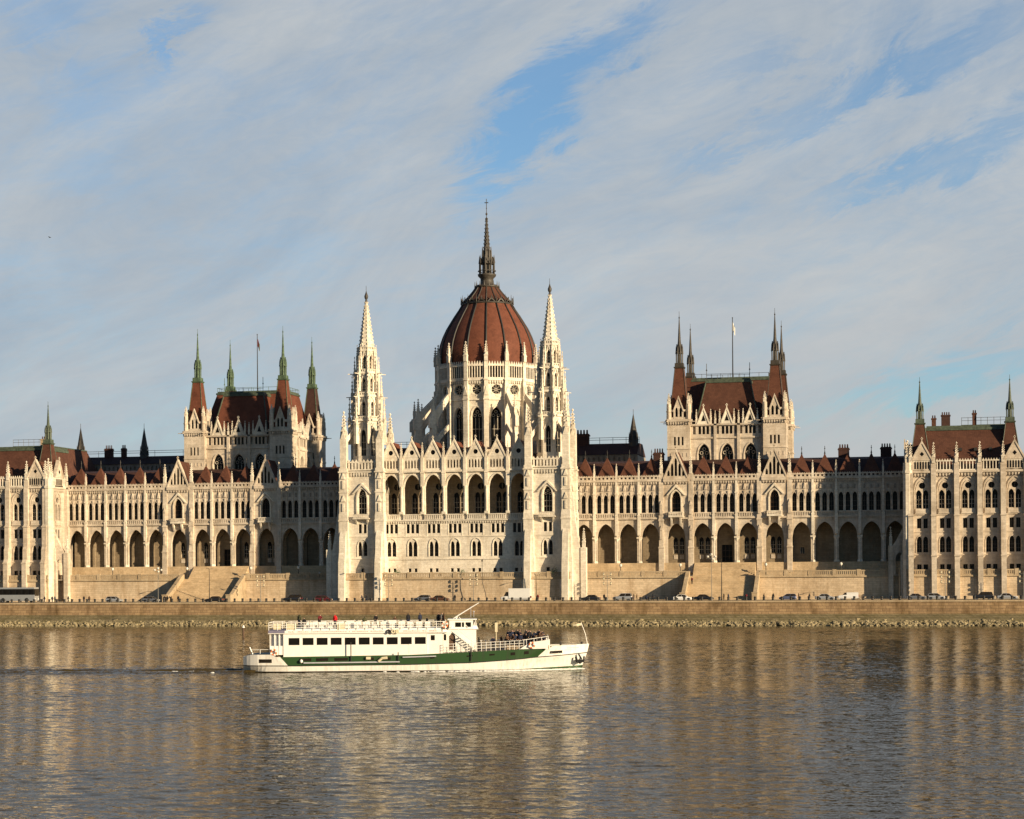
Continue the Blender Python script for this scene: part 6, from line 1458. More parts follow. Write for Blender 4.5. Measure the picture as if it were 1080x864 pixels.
# wake
STERN = Vector(aboard((24, BY, 0)))
def wpt(x, y, a=R(8.5)):
    q = STERN + Matrix.Rotation(a, 3, 'Z') @ Vector((x - 24, y - BY, 0)); return q.x, q.y
wk = MB(); wk.mat = 'wake_water'
nx, ny = 260, 40
def wz(x, v):
    t = (22 - x) / 140.0
    return .012 + (0.42 * math.exp(-t * 0.9)) * (math.sin(v * 2.2 + x * .05 + .8 * math.sin(x * .13)) * .6 + .5 * math.sin(v * 4.1 - x * .3)) * (1 - abs(v / 4.5) ** 2) * .6 + .10 * (1 - abs(v / 4.5) ** 2)
pts = []
for i in range(nx + 1):
    x = 24 - 150 * (i / nx)
    hwk = 4.2 + 8.5 * min(1, i / nx * 1.5)
    for k in range(ny + 1):
        v = -4.5 + 9 * k / ny; xw, yw = wpt(x, BY + v / 4.5 * hwk); pts.append((xw, yw, float(waves(xw, yw)) + (.05 + max(-.02, wz(x, v))) * (1 - abs(v / 4.5) ** 6) - .03 * abs(v / 4.5) ** 6))
wk.smooth = True
wk.mesh_part(pts, [(i * (ny + 1) + k, (i + 1) * (ny + 1) + k, (i + 1) * (ny + 1) + k + 1, i * (ny + 1) + k + 1) for i in range(nx) for k in range(ny)])
tag(build(wk, 'boat_wake'), 'long dark wake trailing behind the boat', 'wake', kind='stuff')
plain('white_foam', (0.75, 0.75, 0.72), 0.9)
fo = MB(); fo.mat = 'white_foam'
for i in range(900):
    if i < 260: x = 23.5 - abs(rnd.gauss(0, 4)); y = BY + rnd.gauss(0, 1.2)
    elif i < 440: x = 22 - abs(rnd.gauss(0, 12)); y = BY + 2.6 + (22 - x) * .08 + rnd.gauss(0, .45)
    else: x = 67 - abs(rnd.gauss(0, 9)); y = BY - bw(x) - rnd.uniform(.1, .5) - (67 - x) * .03
    r = rnd.uniform(.05, .2); x, y = (wpt(x, y) if i < 440 else aboard((x, y, 0))[:2]); zz = float(waves(x, y)) + .06; fo.frust(x, y, 6, r, r * .5, zz - .06, zz + rnd.uniform(.02, .08), rnd.random(), 2.6)
tag(build(fo, 'foam'), 'white foam flecks churned up around the boat and its stern', 'foam', kind='stuff')

# people aboard
def P(ps, c1, c2, loc, rz, label, group=None, k=1.0): return person(ps, c1, c2, aboard(loc), rz + BANG, label, group, k * 1.08)
P('stand', 'cloth_red', 'cloth_navy', (34.3, BY - 2.75, 5.55), R(160), 'person in a bright red jacket standing on the upper deck of the boat', None, 1.0)
P('lean', 'cloth_wine', 'cloth_black', (31.95, BY + .9, 5.55), R(200), 'person in dark maroon coat at the upper rail of the boat, behind the red jacket')
P('sit', 'cloth_black', 'cloth_grey', (30.2, BY - 2.3, 5.55), R(170), 'seated person in black on the aftmost bench of the upper deck')
P('stand', 'cloth_black', 'cloth_navy', (43.85, BY - .4, 5.55), R(20), 'tall person in long black coat standing mid-way along the upper deck near a locker')
P('sit', 'cloth_brown', 'cloth_grey', (42.0, BY + 1.9, 5.55), R(180), 'seated person in brown beside the white locker on the upper deck')
P('sit', 'cloth_olive', 'cloth_black', (37.9, BY + 2.1, 5.55), R(0), 'person in olive sitting on the far benches of the upper deck')
for i, (x, y, cl) in enumerate(((45.4, .8, 'cloth_navy'), (46.4, -1.6, 'cloth_black'), (47.9, -.6, 'cloth_black'), (48.3, .5, 'cloth_grey'), (48.55, -1.3, 'cloth_brown'))):
    P(('stand', 'sit', 'stand', 'stand', 'walk')[i], cl, 'cloth_black', (x, BY + y, 5.55), R(40 + 70 * i),
      ('person in navy standing on the upper deck towards the wheelhouse', 'seated person in black on the foremost upper deck bench', 'person in black standing close behind the wheelhouse', 'person in grey standing behind the wheelhouse beside the boom', 'person in brown stepping past the lifebuoy behind the wheelhouse')[i])
P('lean', 'cloth_black', 'cloth_grey', (39.6, BY - 2.2, 5.55), R(190), 'person in black and grey leaning on the near upper rail right of the lamps')
P('stand', 'cloth_olive', 'cloth_navy', (29.2, BY + 1.5, 5.55), R(150), 'person in olive standing near the stern end of the upper deck')
P('stand', 'cloth_black', 'cloth_black', (53.25, BY - 1.9, 2.45), R(90), 'person in black standing right in front of the wheelhouse at deck level')
P('lean', 'cloth_navy', 'cloth_black', (55.1, BY - 2.3, 2.58), R(180), 'person in navy leaning on the foredeck railing beside a notice board')
P('stand', 'cloth_brown', 'cloth_grey', (56.2, BY - 2.0, 2.63), R(120), 'person in brown coat standing on the foredeck between notice board and crowd')
cl_ = ['cloth_black', 'cloth_navy', 'cloth_black', 'cloth_black', 'cloth_brown', 'cloth_black', 'cloth_navy']
n = 0
for row, y in enumerate((-2.5, -1.5, -.4, .8, 1.9)):
    for k in range(9):
        if rnd.random() < .1: continue
        x = 57.1 + k * .58 + rnd.uniform(-.15, .15)
        P(rnd.choice(['stand', 'sit', 'lean', 'sit']), rnd.choice(cl_), rnd.choice(['cloth_black', 'cloth_navy', 'cloth_grey']), (x, BY + y + rnd.uniform(-.15, .15), 3.25), R(rnd.uniform(120, 240)),
          'passenger in dark clothes among the crowd packed on the raised bow deck', 'passengers crowded on the bow deck', rnd.uniform(.95, 1.05)); n += 1

P = person
# ================================================================== VEHICLES
def loft(mb, secs, mat):
    """secs = [(x, half width bottom, half width top, z bottom, z top)]"""
    mb.mat = mat
    for a, c in zip(secs, secs[1:]):
        for sg in (-1, 1):
            mb.face([(a[0], sg * a[1], a[3]), (c[0], sg * c[1], c[3]), (c[0], sg * (c[1] + .04), (c[3] + c[4]) / 2), (a[0], sg * (a[1] + .04), (a[3] + a[4]) / 2)])
            mb.face([(a[0], sg * (a[1] + .04), (a[3] + a[4]) / 2), (c[0], sg * (c[1] + .04), (c[3] + c[4]) / 2), (c[0], sg * c[2], c[4]), (a[0], sg * a[2], a[4])])
        mb.face([(a[0], -a[2], a[4]), (c[0], -c[2], c[4]), (c[0], c[2], c[4]), (a[0], a[2], a[4])]); mb.face([(a[0], -a[1], a[3]), (a[0], a[1], a[3]), (c[0], c[1], c[3]), (c[0], -c[1], c[3])])
    for a in (secs[0], secs[-1]): mb.face([(a[0], -a[1], a[3]), (a[0], a[1], a[3]), (a[0], a[1] + .04, (a[3] + a[4]) / 2), (a[0], a[2], a[4]), (a[0], -a[2], a[4]), (a[0], -a[1] - .04, (a[3] + a[4]) / 2)])
def wheel_parts(root, x, y, r, w=.2):
    key = ('tyre', r)
    if key not in WINC:
        mb = MB(); mb.mat = 'rubber'; mb.smooth = True; mb.torus((0, 0, 0), r * .8, r * .2 * 1.0, 'y', 18, 8); WINC[key] = mb.mesh('tyre')
        mb = MB(); mb.mat = 'rim_metal'; n_ = 14
        mb.prism(FR(0, 0, 0), [(r * .66 * math.cos(2 * PI * i / n_), r * .66 * math.sin(2 * PI * i / n_)) for i in range(n_)], -w * .3, w * .3)
        for i in range(5): a = i * 2 * PI / 5; mb.tube([(0, -w * .36, 0), (r * .6 * math.cos(a), -w * .36, r * .6 * math.sin(a))], .03, 4)
        WINC[('rim', r)] = mb.mesh('rim')
    hub = MB(); hub.mat = 'dark_metal'
    if ('hub', r) not in WINC:
        hub.prism(FR(0, 0, 0), [(r * .3 * math.cos(2 * PI * i / 8), r * .3 * math.sin(2 * PI * i / 8)) for i in range(8)], -w * .5, w * .5); WINC[('hub', r)] = hub.mesh('wheel')
    h = inst(WINC[('hub', r)], 'wheel', root, (x, y, r)); inst(WINC[key], 'tyre', h, (x, y, r)); inst(WINC[('rim', r)], 'rim', h, (x, y, r))
CARK = {
 'sedan': dict(secs=[(-2.25, .78, .74, .35, .82), (-2.1, .86, .80, .25, .92), (-1.3, .88, .82, .22, .95), (1.0, .88, .82, .22, .93), (1.9, .86, .78, .25, .78), (2.25, .74, .66, .35, .66)], gh=(-1.55, -.95, .35, 1.05, 1.42), wb=1.35),
 'hatch': dict(secs=[(-1.95, .78, .74, .35, .90), (-1.85, .84, .80, .25, 1.0), (-1.0, .86, .82, .22, .98), (.9, .86, .82, .22, .95), (1.6, .84, .76, .25, .82), (1.95, .72, .66, .35, .68)], gh=(-1.9, -1.55, .25, .95, 1.48), wb=1.22),
 'suv': dict(secs=[(-2.2, .84, .8, .42, 1.0), (-2.1, .9, .86, .32, 1.1), (-1.0, .92, .88, .3, 1.08), (1.0, .92, .88, .3, 1.06), (1.85, .9, .84, .32, 1.0), (2.2, .8, .76, .42, .85)], gh=(-2.12, -1.85, .35, .95, 1.74), wb=1.32),
}
def car(kind, paint, loc, rz, label):
    c = CARK[kind]; root = empty('parked_car', (0, 0, 0), label, 'car', 'cars along the riverside road')
    mb = MB(); loft(mb, c['secs'], paint)
    x0, x1, x2, x3, zt = c['gh']; zb = max(s[4] for s in c['secs'][1:4]) - .04
    mb.mat = paint
    mb.mesh_part([(x1, -.58, zt - .04), (x2, -.58, zt - .04), (x2, .58, zt - .04), (x1, .58, zt - .04), (x1 + .08, -.5, zt + .02), (x2 - .1, -.5, zt + .02), (x2 - .1, .5, zt + .02), (x1 + .08, .5, zt + .02)], [(4, 5, 6, 7), (0, 1, 5, 4), (1, 2, 6, 5), (2, 3, 7, 6), (3, 0, 4, 7)])
    for sg in (-1, 1):
        for (xa, xb) in ((x0, x1), (x3, x2), ((x0 + x3) / 2, (x1 + x2) / 2)): mb.tube([(xa, sg * .78, zb), (xb, sg * .595, zt - .02)], .045, 4)
        mb.box(x3 - .25, x3 - .1, sg * .92 - .07, sg * .92 + .07, zb - .02, zb + .13)
    mb.mat = 'black_paint'
    for x in (-c['wb'], c['wb']):
        for sg in (-1, 1): mb.prism(FR(0, 0, 0), [(x + .38 * math.cos(PI * i / 8), .32 + .38 * math.sin(PI * i / 8)) for i in range(9)], sg * .93 - .02, sg * .93)
    body_o = build(mb, 'body', root)
    g_ = MB(); g_.mat = 'boat_glass'
    g_.mesh_part([(x0 + .03, -.77, zb), (x3 - .03, -.77, zb), (x3 - .03, .77, zb), (x0 + .03, .77, zb), (x1, -.58, zt - .05), (x2, -.58, zt - .05), (x2, .58, zt - .05), (x1, .58, zt - .05)], [(0, 1, 5, 4), (1, 2, 6, 5), (2, 3, 7, 6), (3, 0, 4, 7)])
    build(g_, 'window', root)
    for x in (-c['wb'], c['wb']):
        for sg in (-1, 1): wheel_parts(root, x, sg * .80, .32)
    xf, xr = c['secs'][-1], c['secs'][0]
    for sg in (-1, 1):
        l_ = MB(); l_.mat = 'head_lens'; l_.box(xf[0] - .12, xf[0] + .02, sg * .52 - .16, sg * .52 + .16, xf[4] - .16, xf[4] - .02); build(l_, 'headlight', root)
        l_ = MB(); l_.mat = 'tail_lens'; l_.box(xr[0] - .02, xr[0] + .12, sg * .6 - .12, sg * .6 + .12, xr[4] - .2, xr[4] - .02); build(l_, 'tail_light', root)
    root.location = loc; root.rotation_euler = (0, 0, rz); return root
RY = -12.6
for kind, paint, x, y, rz, label in (
    ('hatch', 'car_silver', -83.1, RY, 0, 'silver hatchback with red tail lamps below the left arcade, beyond the bus'),
    ('hatch', 'car_grey', -73.5, RY, 0, 'grey hatchback standing at the foot of the left staircase near tall lamps'),
    ('sedan', 'car_black', -57.2, RY, PI, 'black saloon car parked across the left staircase foot'),
    ('suv', 'car_black', -37.4, RY, PI, 'tall black car in the shadow left of the white spires'),
    ('hatch', 'car_red', -29.6, RY, 0, 'dark red hatchback beside the left white-spired tower foot'),
    ('sedan', 'car_brown', -1.0, RY, 0, 'brown saloon car under the middle block, left of the white box van'),
    ('hatch', 'car_grey', -6.3, -9.0, PI, 'low grey car half hidden behind bollards under the middle block'),
    ('sedan', 'car_black', 34.8, RY, PI, 'black saloon car just right of the right white-spired tower'),
    ('suv', 'car_silver', 42.3, RY, PI, 'silver estate car between black saloon and the right staircase'),
    ('sedan', 'car_white', 56.2, RY, 0, 'white saloon car at the left foot of the right staircase'),
    ('sedan', 'car_black', 61.0, RY, 0, 'black saloon car right behind the white saloon on the right stairs'),
    ('hatch', 'car_blue', 79.9, RY, PI, 'blue-grey hatchback right of the right staircase, under the arcade'),
    ('sedan', 'car_silver', 88.3, RY, 0, 'silver saloon car next to the small white van under the shaded arcade'),
    ('sedan', 'car_grey', 108.3, RY, 0, 'grey saloon car at the left corner of the right pavilion'),
    ('hatch', 'car_silver', 112.6, RY, 0, 'pale silver hatchback in front of the right pavilion beside a lamp'),
    ('suv', 'car_black', 122.6, RY, PI, 'large black car in front of the right pavilion'),
    ('sedan', 'car_silver', 127.8, RY, 0, 'silver saloon car last in line before the right edge, next to large black car')):
    car(kind, paint, (x, y, ROAD), rz, label)
def van(label, name, cat, length, boxed, paint, loc, rz):
    root = empty(name, (0, 0, 0), label, cat); h = length / 2
    mb = MB(); loft(mb, [(-h, .95, .95, .45, 1.2), (h - 1.2, .98, .98, .4, 1.2), (h - .2, .92, .9, .4, 1.05), (h, .82, .8, .5, .95)], paint)
    if boxed:
        mb.box(-h, h - 1.95, -1.08, 1.08, .75, 3.0); mb.mat = 'grey_paint'; mb.box(-h - .02, h - 1.93, -1.1, 1.1, .7, .8); mb.mat = paint
        mb.mesh_part([(h - 1.9, -.95, 1.15), (h - .75, -.93, 1.12), (h - 1.25, -.85, 2.2), (h - 1.9, -.9, 2.3), (h - 1.9, .95, 1.15), (h - .75, .93, 1.12), (h - 1.25, .85, 2.2), (h - 1.9, .9, 2.3)], [(2, 3, 7, 6), (0, 3, 7, 4)])
    else:
        mb.box(-h + .03, .3, -.92, .92, 1.15, 1.75); mb.mesh_part([(.3, -.9, 1.15), (h - 1.0, -.9, 1.1), (.75, -.8, 1.72), (.3, -.85, 1.75), (.3, .9, 1.15), (h - 1.0, .9, 1.1), (.75, .8, 1.72), (.3, .85, 1.75)], [(2, 3, 7, 6)])
    build(mb, 'body', root)
    g_ = MB(); g_.mat = 'boat_glass'
    if boxed: g_.mesh_part([(h - 1.85, -.95, 1.2), (h - .78, -.935, 1.17), (h - 1.27, -.86, 2.15), (h - 1.8, -.89, 2.2), (h - 1.85, .95, 1.2), (h - .78, .935, 1.17), (h - 1.27, .86, 2.15), (h - 1.8, .89, 2.2)], [(0, 1, 2, 3), (4, 5, 6, 7), (1, 5, 6, 2)])
    else: g_.mesh_part([(.35, -.91, 1.15), (h - 1.02, -.9, 1.12), (.76, -.81, 1.68), (.35, -.86, 1.7), (.35, .91, 1.15), (h - 1.02, .9, 1.12), (.76, .81, 1.68), (.35, .86, 1.7)], [(0, 1, 2, 3), (4, 5, 6, 7), (1, 5, 6, 2)])
    build(g_, 'window', root)
    for x in (-h + 1.2, h - .95):
        for sg in (-1, 1): wheel_parts(root, x, sg * .86, .36)
    for sg in (-1, 1):
        l_ = MB(); l_.mat = 'head_lens'; l_.box(h - .08, h + .02, sg * .6 - .15, sg * .6 + .15, .75, .93); build(l_, 'headlight', root)
        l_ = MB(); l_.mat = 'tail_lens'; l_.box(-h - .03, -h + .05, sg * .8 - .08, sg * .8 + .08, .85, 1.15); build(l_, 'tail_light', root)
    root.location = loc; root.rotation_euler = (0, 0, rz)
van('white box van driving past the middle block of the parliament', 'box_van', 'van', 7.0, True, 'car_white', (17.2, RY, ROAD), PI)
van('small white delivery van below the shaded arcade, next to silver saloon', 'delivery_van', 'van', 4.6, False, 'car_white', (93.3, RY, ROAD), PI)
# coach
bus = empty('coach', (0, 0, 0), 'silver coach with a dark window band parked at the far left', 'bus')
mb = MB(); mb.mat = 'car_silver'; L_ = 12.0
mb.box(-L_ / 2, L_ / 2, -1.25, 1.25, .45, 1.75); mb.box(-L_ / 2, L_ / 2 - .1, -1.22, 1.22, 3.0, 3.35); mb.box(-L_ / 2 + .1, L_ / 2 - .6, -1.0, 1.0, 2.9, 3.05)
mb.mat = 'black_paint'
for x in (-5.9, -4.2, -2.5, -.8, .9, 2.6, 4.3, 5.75): mb.box(x, x + .12, -1.2, 1.2, 1.75, 3.0)
mb.mat = 'black_paint'
for x in (-3.6, -2.4, 3.9):
    for sg in (-1, 1): mb.prism(FR(0, 0, 0), [(x + .58 * math.cos(PI * i / 8), .5 + .58 * math.sin(PI * i / 8)) for i in range(9)], sg * 1.26 - .01, sg * 1.26 + .01)
build(mb, 'body', bus)
for a, c_ in ((-5.78, -4.22), (-4.08, -2.52), (-2.38, -.82), (-.68, .88), (1.02, 2.58), (2.72, 4.28), (4.42, 5.73)):
    g_ = MB(); g_.mat = 'window_glass'; g_.box(a, c_, -1.235, 1.235, 1.76, 2.99); build(g_, 'window', bus)
g_ = MB(); g_.mat = 'boat_glass'; g_.box(L_ / 2 - .04, L_ / 2 + .03, -1.1, 1.1, 1.5, 3.0); build(g_, 'windscreen', bus)
for x in (-3.6, -2.4, 3.9):
    for sg in (-1, 1): wheel_parts(bus, x, sg * 1.18, .5)
for sg in (-1, 1):
    l_ = MB(); l_.mat = 'head_lens'; l_.box(L_ / 2 - .05, L_ / 2 + .02, sg * .9 - .2, sg * .9 + .2, .7, .95); build(l_, 'headlight', bus)
    l_ = MB(); l_.mat = 'tail_lens'; l_.box(-L_ / 2 - .02, -L_ / 2 + .05, sg * 1.0 - .12, sg * 1.0 + .12, .9, 1.4); build(l_, 'tail_light', bus)
bus.location = (-109.4, -13.0, ROAD); bus.scale = (1.0, 1.0, 1.14)

# ================================================================== STREET FURNITURE
bo_ = MB(); bo_.mat = 'dark_metal'; bo_.lathe(0, 0, [(.0, 0), (.34, 0), (.34, .1), (.26, .14), (.25, .62), (.32, .68), (.30, .8), (.16, .9), (0, .92)], 10)
bome = bo_.mesh('bollard')
x = -121.0; k = 0
while x < 138:
    if True:
        o = inst(bome, 'bollard', None, (x, -18.75, ROAD + .11)); tag(o, 'squat black iron bollard on the quay edge, one of a long even row', 'bollard', 'bollards along the quay edge')
    x += 1.98
def globe_lamp():
    mb = MB(); mb.mat = 'dark_metal'; mb.frust(0, 0, 8, .3, .22, 0, .35); mb.frust(0, 0, 8, .1, .07, .35, 2.1); mb.frust(0, 0, 8, .16, .16, 2.05, 2.15)
    gl_ = MB(); gl_.mat = 'lamp_glass'; gl_.lathe(0, 0, [(.12, 2.15), (.30, 2.35), (.34, 2.55), (.26, 2.8), (.05, 2.92), (0, 2.92)], 10); gl_.mat = 'dark_metal'; gl_.frust(0, 0, 6, .12, .02, 2.9, 3.2)
    return mb.mesh('post'), gl_.mesh('lamp_globe')
gpost, gglobe = globe_lamp()
GL = [(-91.0, 'white globe lamp on the terrace under the left arcade, first right of the left pavilion'), (-70.9, 'white globe lamp topping the outer side of the left staircase'), (-54.0, 'white globe lamp on the inner side of the left staircase'), (-41.5, 'white globe lamp on the shadowed terrace left of the white spires'),
      (39.3, 'white globe lamp on the terrace just right of the right white spire'), (53.6, 'white globe lamp topping the inner side of the right staircase'), (73.8, 'white globe lamp on the outer side of the right staircase'), (91.2, 'white globe lamp on the shaded terrace near the right pavilion')]
for x, lb in GL:
    r_ = empty('terrace_lamp', (x, 3.95, 10.8), lb, 'lamp', 'globe lamps along the terrace'); inst(gpost, 'post', r_, (x, 3.95, 10.8), 0, 1.05); inst(gglobe, 'lamp_globe', r_, (x, 3.95, 10.8), 0, 1.05)
def lantern_post(h, tiers):
    mb = MB(); mb.mat = 'fence_grey'; mb.frust(0, 0, 8, .2, .15, 0, .6); mb.frust(0, 0, 8, .08, .045, .6, h)
    arms = []
    for t in range(tiers):
        z = h - .4 - 1.05 * t; mb.tube([(-.85, 0, z), (0, 0, z - .15), (.85, 0, z)], .04, 5); arms += [(-.85, z), (.85, z)]
    ln = MB(); ln.mat = 'fence_grey'; ln.frust(0, 0, 6, .12, .2, 0, .12); ln.mat = 'cream_paint'; ln.frust(0, 0, 6, .14, .19, .12, .5); ln.mat = 'fence_grey'; ln.frust(0, 0, 6, .22, .04, .5, .7)
    return mb.mesh('post'), ln.mesh('lantern'), arms
lp, ll, la_ = lantern_post(6.2, 3)
for x, lb in ((-47.5, 'three-tier lantern post right of the left staircase'), (-15.2, 'three-tier lantern post before the left half of the middle block'), (5.7, 'three-tier lantern post before the centre of the middle block'), (37.8, 'three-tier lantern post just right of the right white-spired tower'), (114.6, 'three-tier lantern post before the right pavilion, second bay'), (131.6, 'three-tier lantern post nearest the right edge, before the right pavilion')):
    r_ = empty('lantern_post', (x, -7.0, ROAD), lb, 'street lamp', 'lantern posts on the riverside road'); inst(lp, 'post', r_, (x, -7.0, ROAD))
    for ax, az_ in la_: inst(ll, 'lantern', r_, (x + ax, -7.0, ROAD + az_))
cp_, cl2, ca = lantern_post(8.0, 1)
gb = MB(); gb.mat = 'lamp_glass'; gb.lathe(0, 0, [(.0, 0), (.2, .08), (.27, .27), (.2, .46), (0, .54)], 10); gbm = gb.mesh('lamp_globe')
for x, h, lb in ((-69.8, 1.0, 'tall pale post with a cluster of globes at the left staircase'), (63.2, 1.28, 'tallest pale post with a cluster of globes before the right staircase')):
    y = -17.0; r_ = empty('cluster_lamp', (x, y, ROAD), lb, 'street lamp'); inst(cp_, 'post', r_, (x, y, ROAD), 0, (1, 1, h))
    for ax, ay, az_ in ((-.85, 0, 7.6), (.85, 0, 7.6), (-.3, .5, 7.9), (.3, -.5, 7.2), (0, 0, 8.0)): inst(gbm, 'lamp_globe', r_, (x + ax, y + ay, ROAD + az_ * h))
po = MB(); po.mat = 'dark_metal'; po.frust(0, 0, 6, .12, .06, 0, 8.0); po.frust(0, 0, 6, .2, .14, 0, .5); po.tube([(0, 0, 7.9), (0, -.4, 8.2), (0, -1.2, 8.25)], .05, 5); po.box(-.14, .14, -1.7, -1.1, 8.15, 8.3); pom = po.mesh('pole')
for x, h, lb in ((-60.6, 1.0, 'thin dark pole standing before the left staircase steps'), (-21.3, 1.0, 'thin dark pole before the left white-spired tower'), (20.9, .76, 'thin dark pole before the right white-spired tower'), (65.4, 1.15, 'thin dark pole beside the tallest globe cluster on the right stairs'), (104.5, .9, 'thin dark pole at the left corner of the right pavilion')):
    o = inst(pom, 'light_pole', None, (x, -7.2 if x != 65.4 else -16.5, ROAD), 0, (1, 1, h)); tag(o, lb, 'pole', 'thin poles along the road')
cvp = MB(); cvp.mat = 'dark_metal'; cvp.tube([(9.0, -7.2, ROAD), (8.6, -7.2, ROAD + 2), (7.9, -7.2, ROAD + 4.5), (7.9, -7.2, ROAD + 9.4)], .1, 5, .05); cvp.box(7.75, 8.05, -7.3, -7.1, ROAD + 9.3, ROAD + 9.8)
tag(build(cvp, 'leaning_pole'), 'slightly bent dark pole left of the white box van', 'pole')

# people on the quay and road
QP = [(-99.0, 'walk', 'cloth_black', 'cloth_navy', 90, 'walker in black beside the bollards, first right of the coach'), (-97.0, 'stand', 'cloth_navy', 'cloth_black', 10, 'person in navy standing near the left pavilion corner'), (-96.3, 'stand', 'cloth_grey', 'cloth_black', 200, 'person in grey standing next to the person in navy by the left pavilion'),
      (-92.8, 'walk', 'cloth_black', 'cloth_black', -90, 'lone walker in black before the left arcade wall'), (-88.7, 'stand', 'cloth_black', 'cloth_navy', 180, 'person in black left of the silver hatchback'), (-87.3, 'stand', 'cloth_brown', 'cloth_black', 20, 'person in brown coat right next to the silver hatchback'),
      (-64.4, 'stand', 'cloth_black', 'cloth_black', 200, 'solitary person in black at the middle of the left staircase foot'), (-18.6, 'walk', 'cloth_navy', 'cloth_black', 90, 'walker in navy before the left tower foot'), (-17.5, 'walk', 'cloth_black', 'cloth_navy', 90, 'walker in black following the one in navy by the left tower foot'),
      (3.8, 'stand', 'cloth_black', 'cloth_black', 10, 'person in black standing between the brown saloon and the white van'), (23.4, 'stand', 'cloth_wine', 'cloth_black', 170, 'person in dark red standing right of the white box van'), (38.8, 'stand', 'cloth_black', 'cloth_black', 0, 'person in black left of the silver estate car'),
      (45.6, 'stand', 'cloth_black', 'cloth_navy', 90, 'first of the people chatting right of the silver estate car, in black'), (46.3, 'stand', 'cloth_brown', 'cloth_black', -80, 'person in brown chatting right of the silver estate car'), (48.5, 'sit', 'cloth_navy', 'cloth_black', 0, 'person in navy sitting low near the right staircase wall'), (49.9, 'walk', 'cloth_black', 'cloth_black', -90, 'walker in black heading to the right staircase'),
      (66.0, 'stand', 'cloth_black', 'cloth_black', 120, 'taller person in black on the right staircase foot'), (67.0, 'stand', 'cloth_navy', 'cloth_black', -120, 'person in navy beside the taller one on the right staircase foot'), (71.0, 'lean', 'cloth_wine', 'cloth_black', 0, 'person in dark red at the right parapet of the right staircase'), (74.9, 'walk', 'cloth_black', 'cloth_navy', -90, 'walker in black just past the right staircase'),
      (77.0, 'stand', 'cloth_black', 'cloth_black', 0, 'person in black left of the blue-grey hatchback'), (82.6, 'stand', 'cloth_brown', 'cloth_black', 100, 'person in brown right of the blue-grey hatchback'), (85.0, 'walk', 'cloth_black', 'cloth_black', 80, 'walker in black left of the silver saloon on the right')]
for x, ps, c1, c2, rz, lb in QP: P(ps, c1, c2, (x, -17.7 if x > -90 or True else 0, ROAD + (.0 if ps != 'sit' else .0)), R(rz), lb)
grp_x = [-68.2, -67.5, -66.9, -66.3, -67.9]
for i, x in enumerate(grp_x): P('stand' if i % 2 else 'lean', 'cloth_black', 'cloth_black', (x, -17.4 + (i % 3) * .5, ROAD), R(40 * i), 'person in black in the tight huddle at the left staircase foot', 'huddle at the left staircase foot')
for x, z, y, ps, c1, rz, lb in ((55.6, 9.0, -.8, 'walk', 'cloth_wine', 180, 'person in dark red descending beside the left parapet of the right stairs'), (-36.0, 10.8, 3.9, 'stand', 'cloth_white', 20, 'person in white standing at the shaded terrace balustrade left of the spires')):
    P(ps, c1, 'cloth_black', (x + (1.2 if z < 10 else 0), y if z > 10 else .2, z if z > 10 else 8.9), R(rz), lb)

# flags on the halls
for x, c1, lb in ((-62.75, ('cloth_wine', 'cloth_grey', 'cloth_olive'), 'tall flagpole with limp flag on the roof of the left hall'), (63.6, ('cloth_white', 'green_paint', 'cloth_white'), 'tall flagpole with small limp flag on the roof of the right hall')):
    r_ = empty('flagpole', (x, 34.0, 60.3), lb, 'flagpole'); mb = MB(); mb.mat = 'dark_metal'; mb.tube([(x, 34, 60.25), (x, 34, 75.6)], .16, 6, .09); mb.lathe(x, 34, [(0, 75.5), (.18, 75.7), (0, 75.95)], 8); build(mb, 'pole', r_)
    fl = MB()
    for i in range(3):
        fl.mat = c1[i]; xa, xb = x + .12 + i * .17, x + .12 + (i + 1) * .17
        za, zb_ = 74.6 - i * .5, 74.6 - (i + 1) * .5
        fl.mesh_part([(xa, 34 + .15 * (i % 2), za), (xb, 34 + .15 * ((i + 1) % 2), zb_), (xb, 34 + .15 * ((i + 1) % 2), zb_ - 1.9), (xa, 34 + .15 * (i % 2), za - 2.0), (xa, 34.03 + .15 * (i % 2), za), (xb, 34.03 + .15 * ((i + 1) % 2), zb_), (xb, 34.03 + .15 * ((i + 1) % 2), zb_ - 1.9), (xa, 34.03 + .15 * (i % 2), za - 2.0)], [(0, 1, 2, 3), (7, 6, 5, 4), (0, 4, 5, 1), (3, 2, 6, 7)])
    build(fl, 'flag', r_)
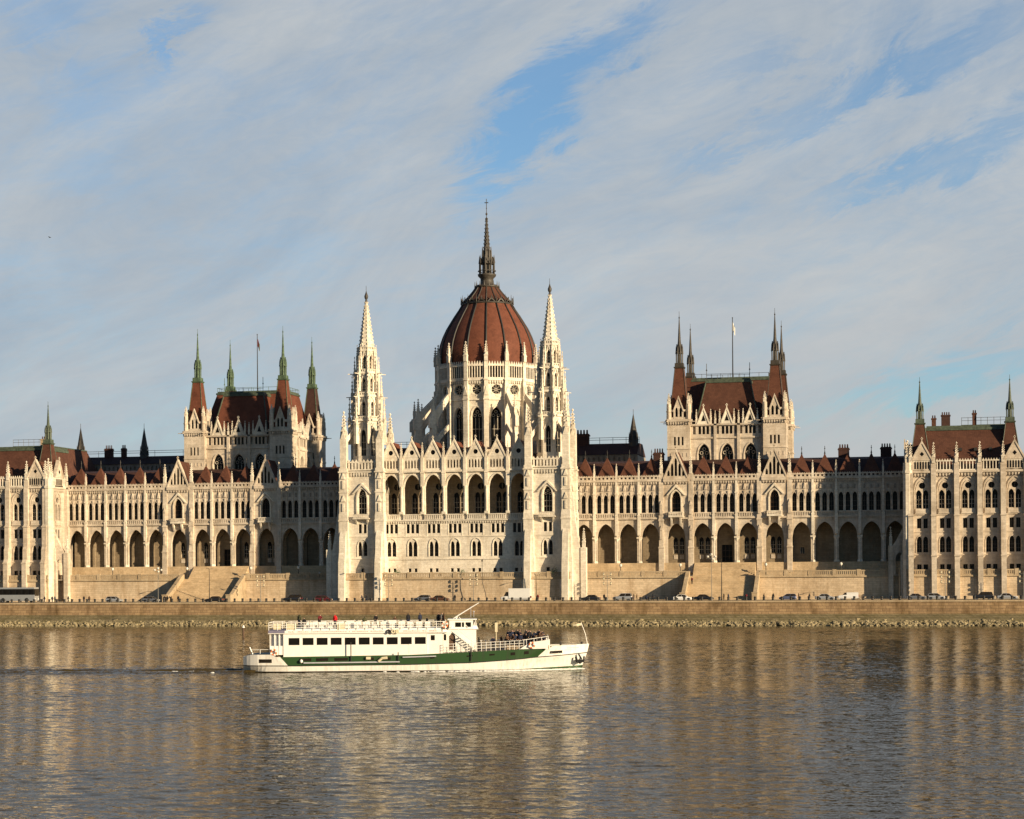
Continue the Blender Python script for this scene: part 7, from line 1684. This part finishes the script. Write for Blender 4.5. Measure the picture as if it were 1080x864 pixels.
# shrubs on the middle terrace
def shrub(x, y, z, h, lb):
    r_ = empty('shrub', (x, y, z), lb, 'shrub'); t = MB(); t.mat = 'dark_wood'; t.tube([(x, y, z), (x + .05, y, z + h * .6)], .06, 5, .03); build(t, 'stem', r_)
    c_ = MB(); c_.mat = 'plant_green'
    for i in range(170):
        a, b_ = rnd.uniform(0, 2 * PI), rnd.gauss(.62, .2); rr_ = h * .42 * math.sqrt(rnd.random()) * (1.1 - abs(b_ - .6))
        p = Vector((x + rr_ * math.cos(a), y + rr_ * math.sin(a), z + h * b_)); d = Vector((rnd.gauss(0, 1), rnd.gauss(0, 1), rnd.gauss(.3, .7))).normalized() * .22; e = d.orthogonal().normalized() * .07
        c_.face([tuple(p - e), tuple(p + d * .5 - e * .6), tuple(p + d), tuple(p + e)])
    build(c_, 'foliage', r_)
shrub(-14.2, -2.6, 10.8, 2.0, 'small shrub on the terrace under the left bays of the middle block'); shrub(24.6, -3.6, 10.8, 2.3, 'small shrub on the terrace in front of the right white-spired tower'); shrub(1.9, -2.6, 10.8, 1.7, 'small shrub on the terrace under the central bay')
# post in the river, bird
mp_ = MB(); mp_.mat = 'dark_wood'; mp_.frust(-19.4, -94.4, 8, .22, .18, -1, 1.9); mp_.mat = 'white_paint'; mp_.frust(-19.4, -94.4, 8, .3, .1, 1.9, 2.4)
tag(build(mp_, 'mooring_post'), 'lone dark post with white top standing in the river behind the boat', 'post')
bd_ = MB(); bd_.mat = 'dark_metal'; bd_.smooth = True
def ae2w(x, y, dist):
    a, e = px2ae(x, y); return (106.5 + dist * math.sin(a) * math.cos(e), -432.3 + dist * math.cos(a) * math.cos(e), 13.3 + dist * math.sin(e))
bp_ = ae2w(55, 247, 430)
bd_.lathe(0, 0, [(0, -.25), (.06, -.15), (.09, 0), (.06, .15), (0, .25)], 6)
bd_.v = [(bp_[0] + z, bp_[1] + y, bp_[2] + x) for x, y, z in bd_.v]; bd_.smooth = False
for sg in (-1, 1): bd_.mesh_part([(bp_[0] - .08, bp_[1], bp_[2]), (bp_[0] + .1, bp_[1], bp_[2]), (bp_[0] + .05, bp_[1] + sg * .45, bp_[2] + .14), (bp_[0] - .06, bp_[1] + sg * .8, bp_[2] + .06)], [(0, 1, 2, 3)])
tag(build(bd_, 'bird'), 'tiny dark bird flying alone in the sky above the left hall', 'bird')
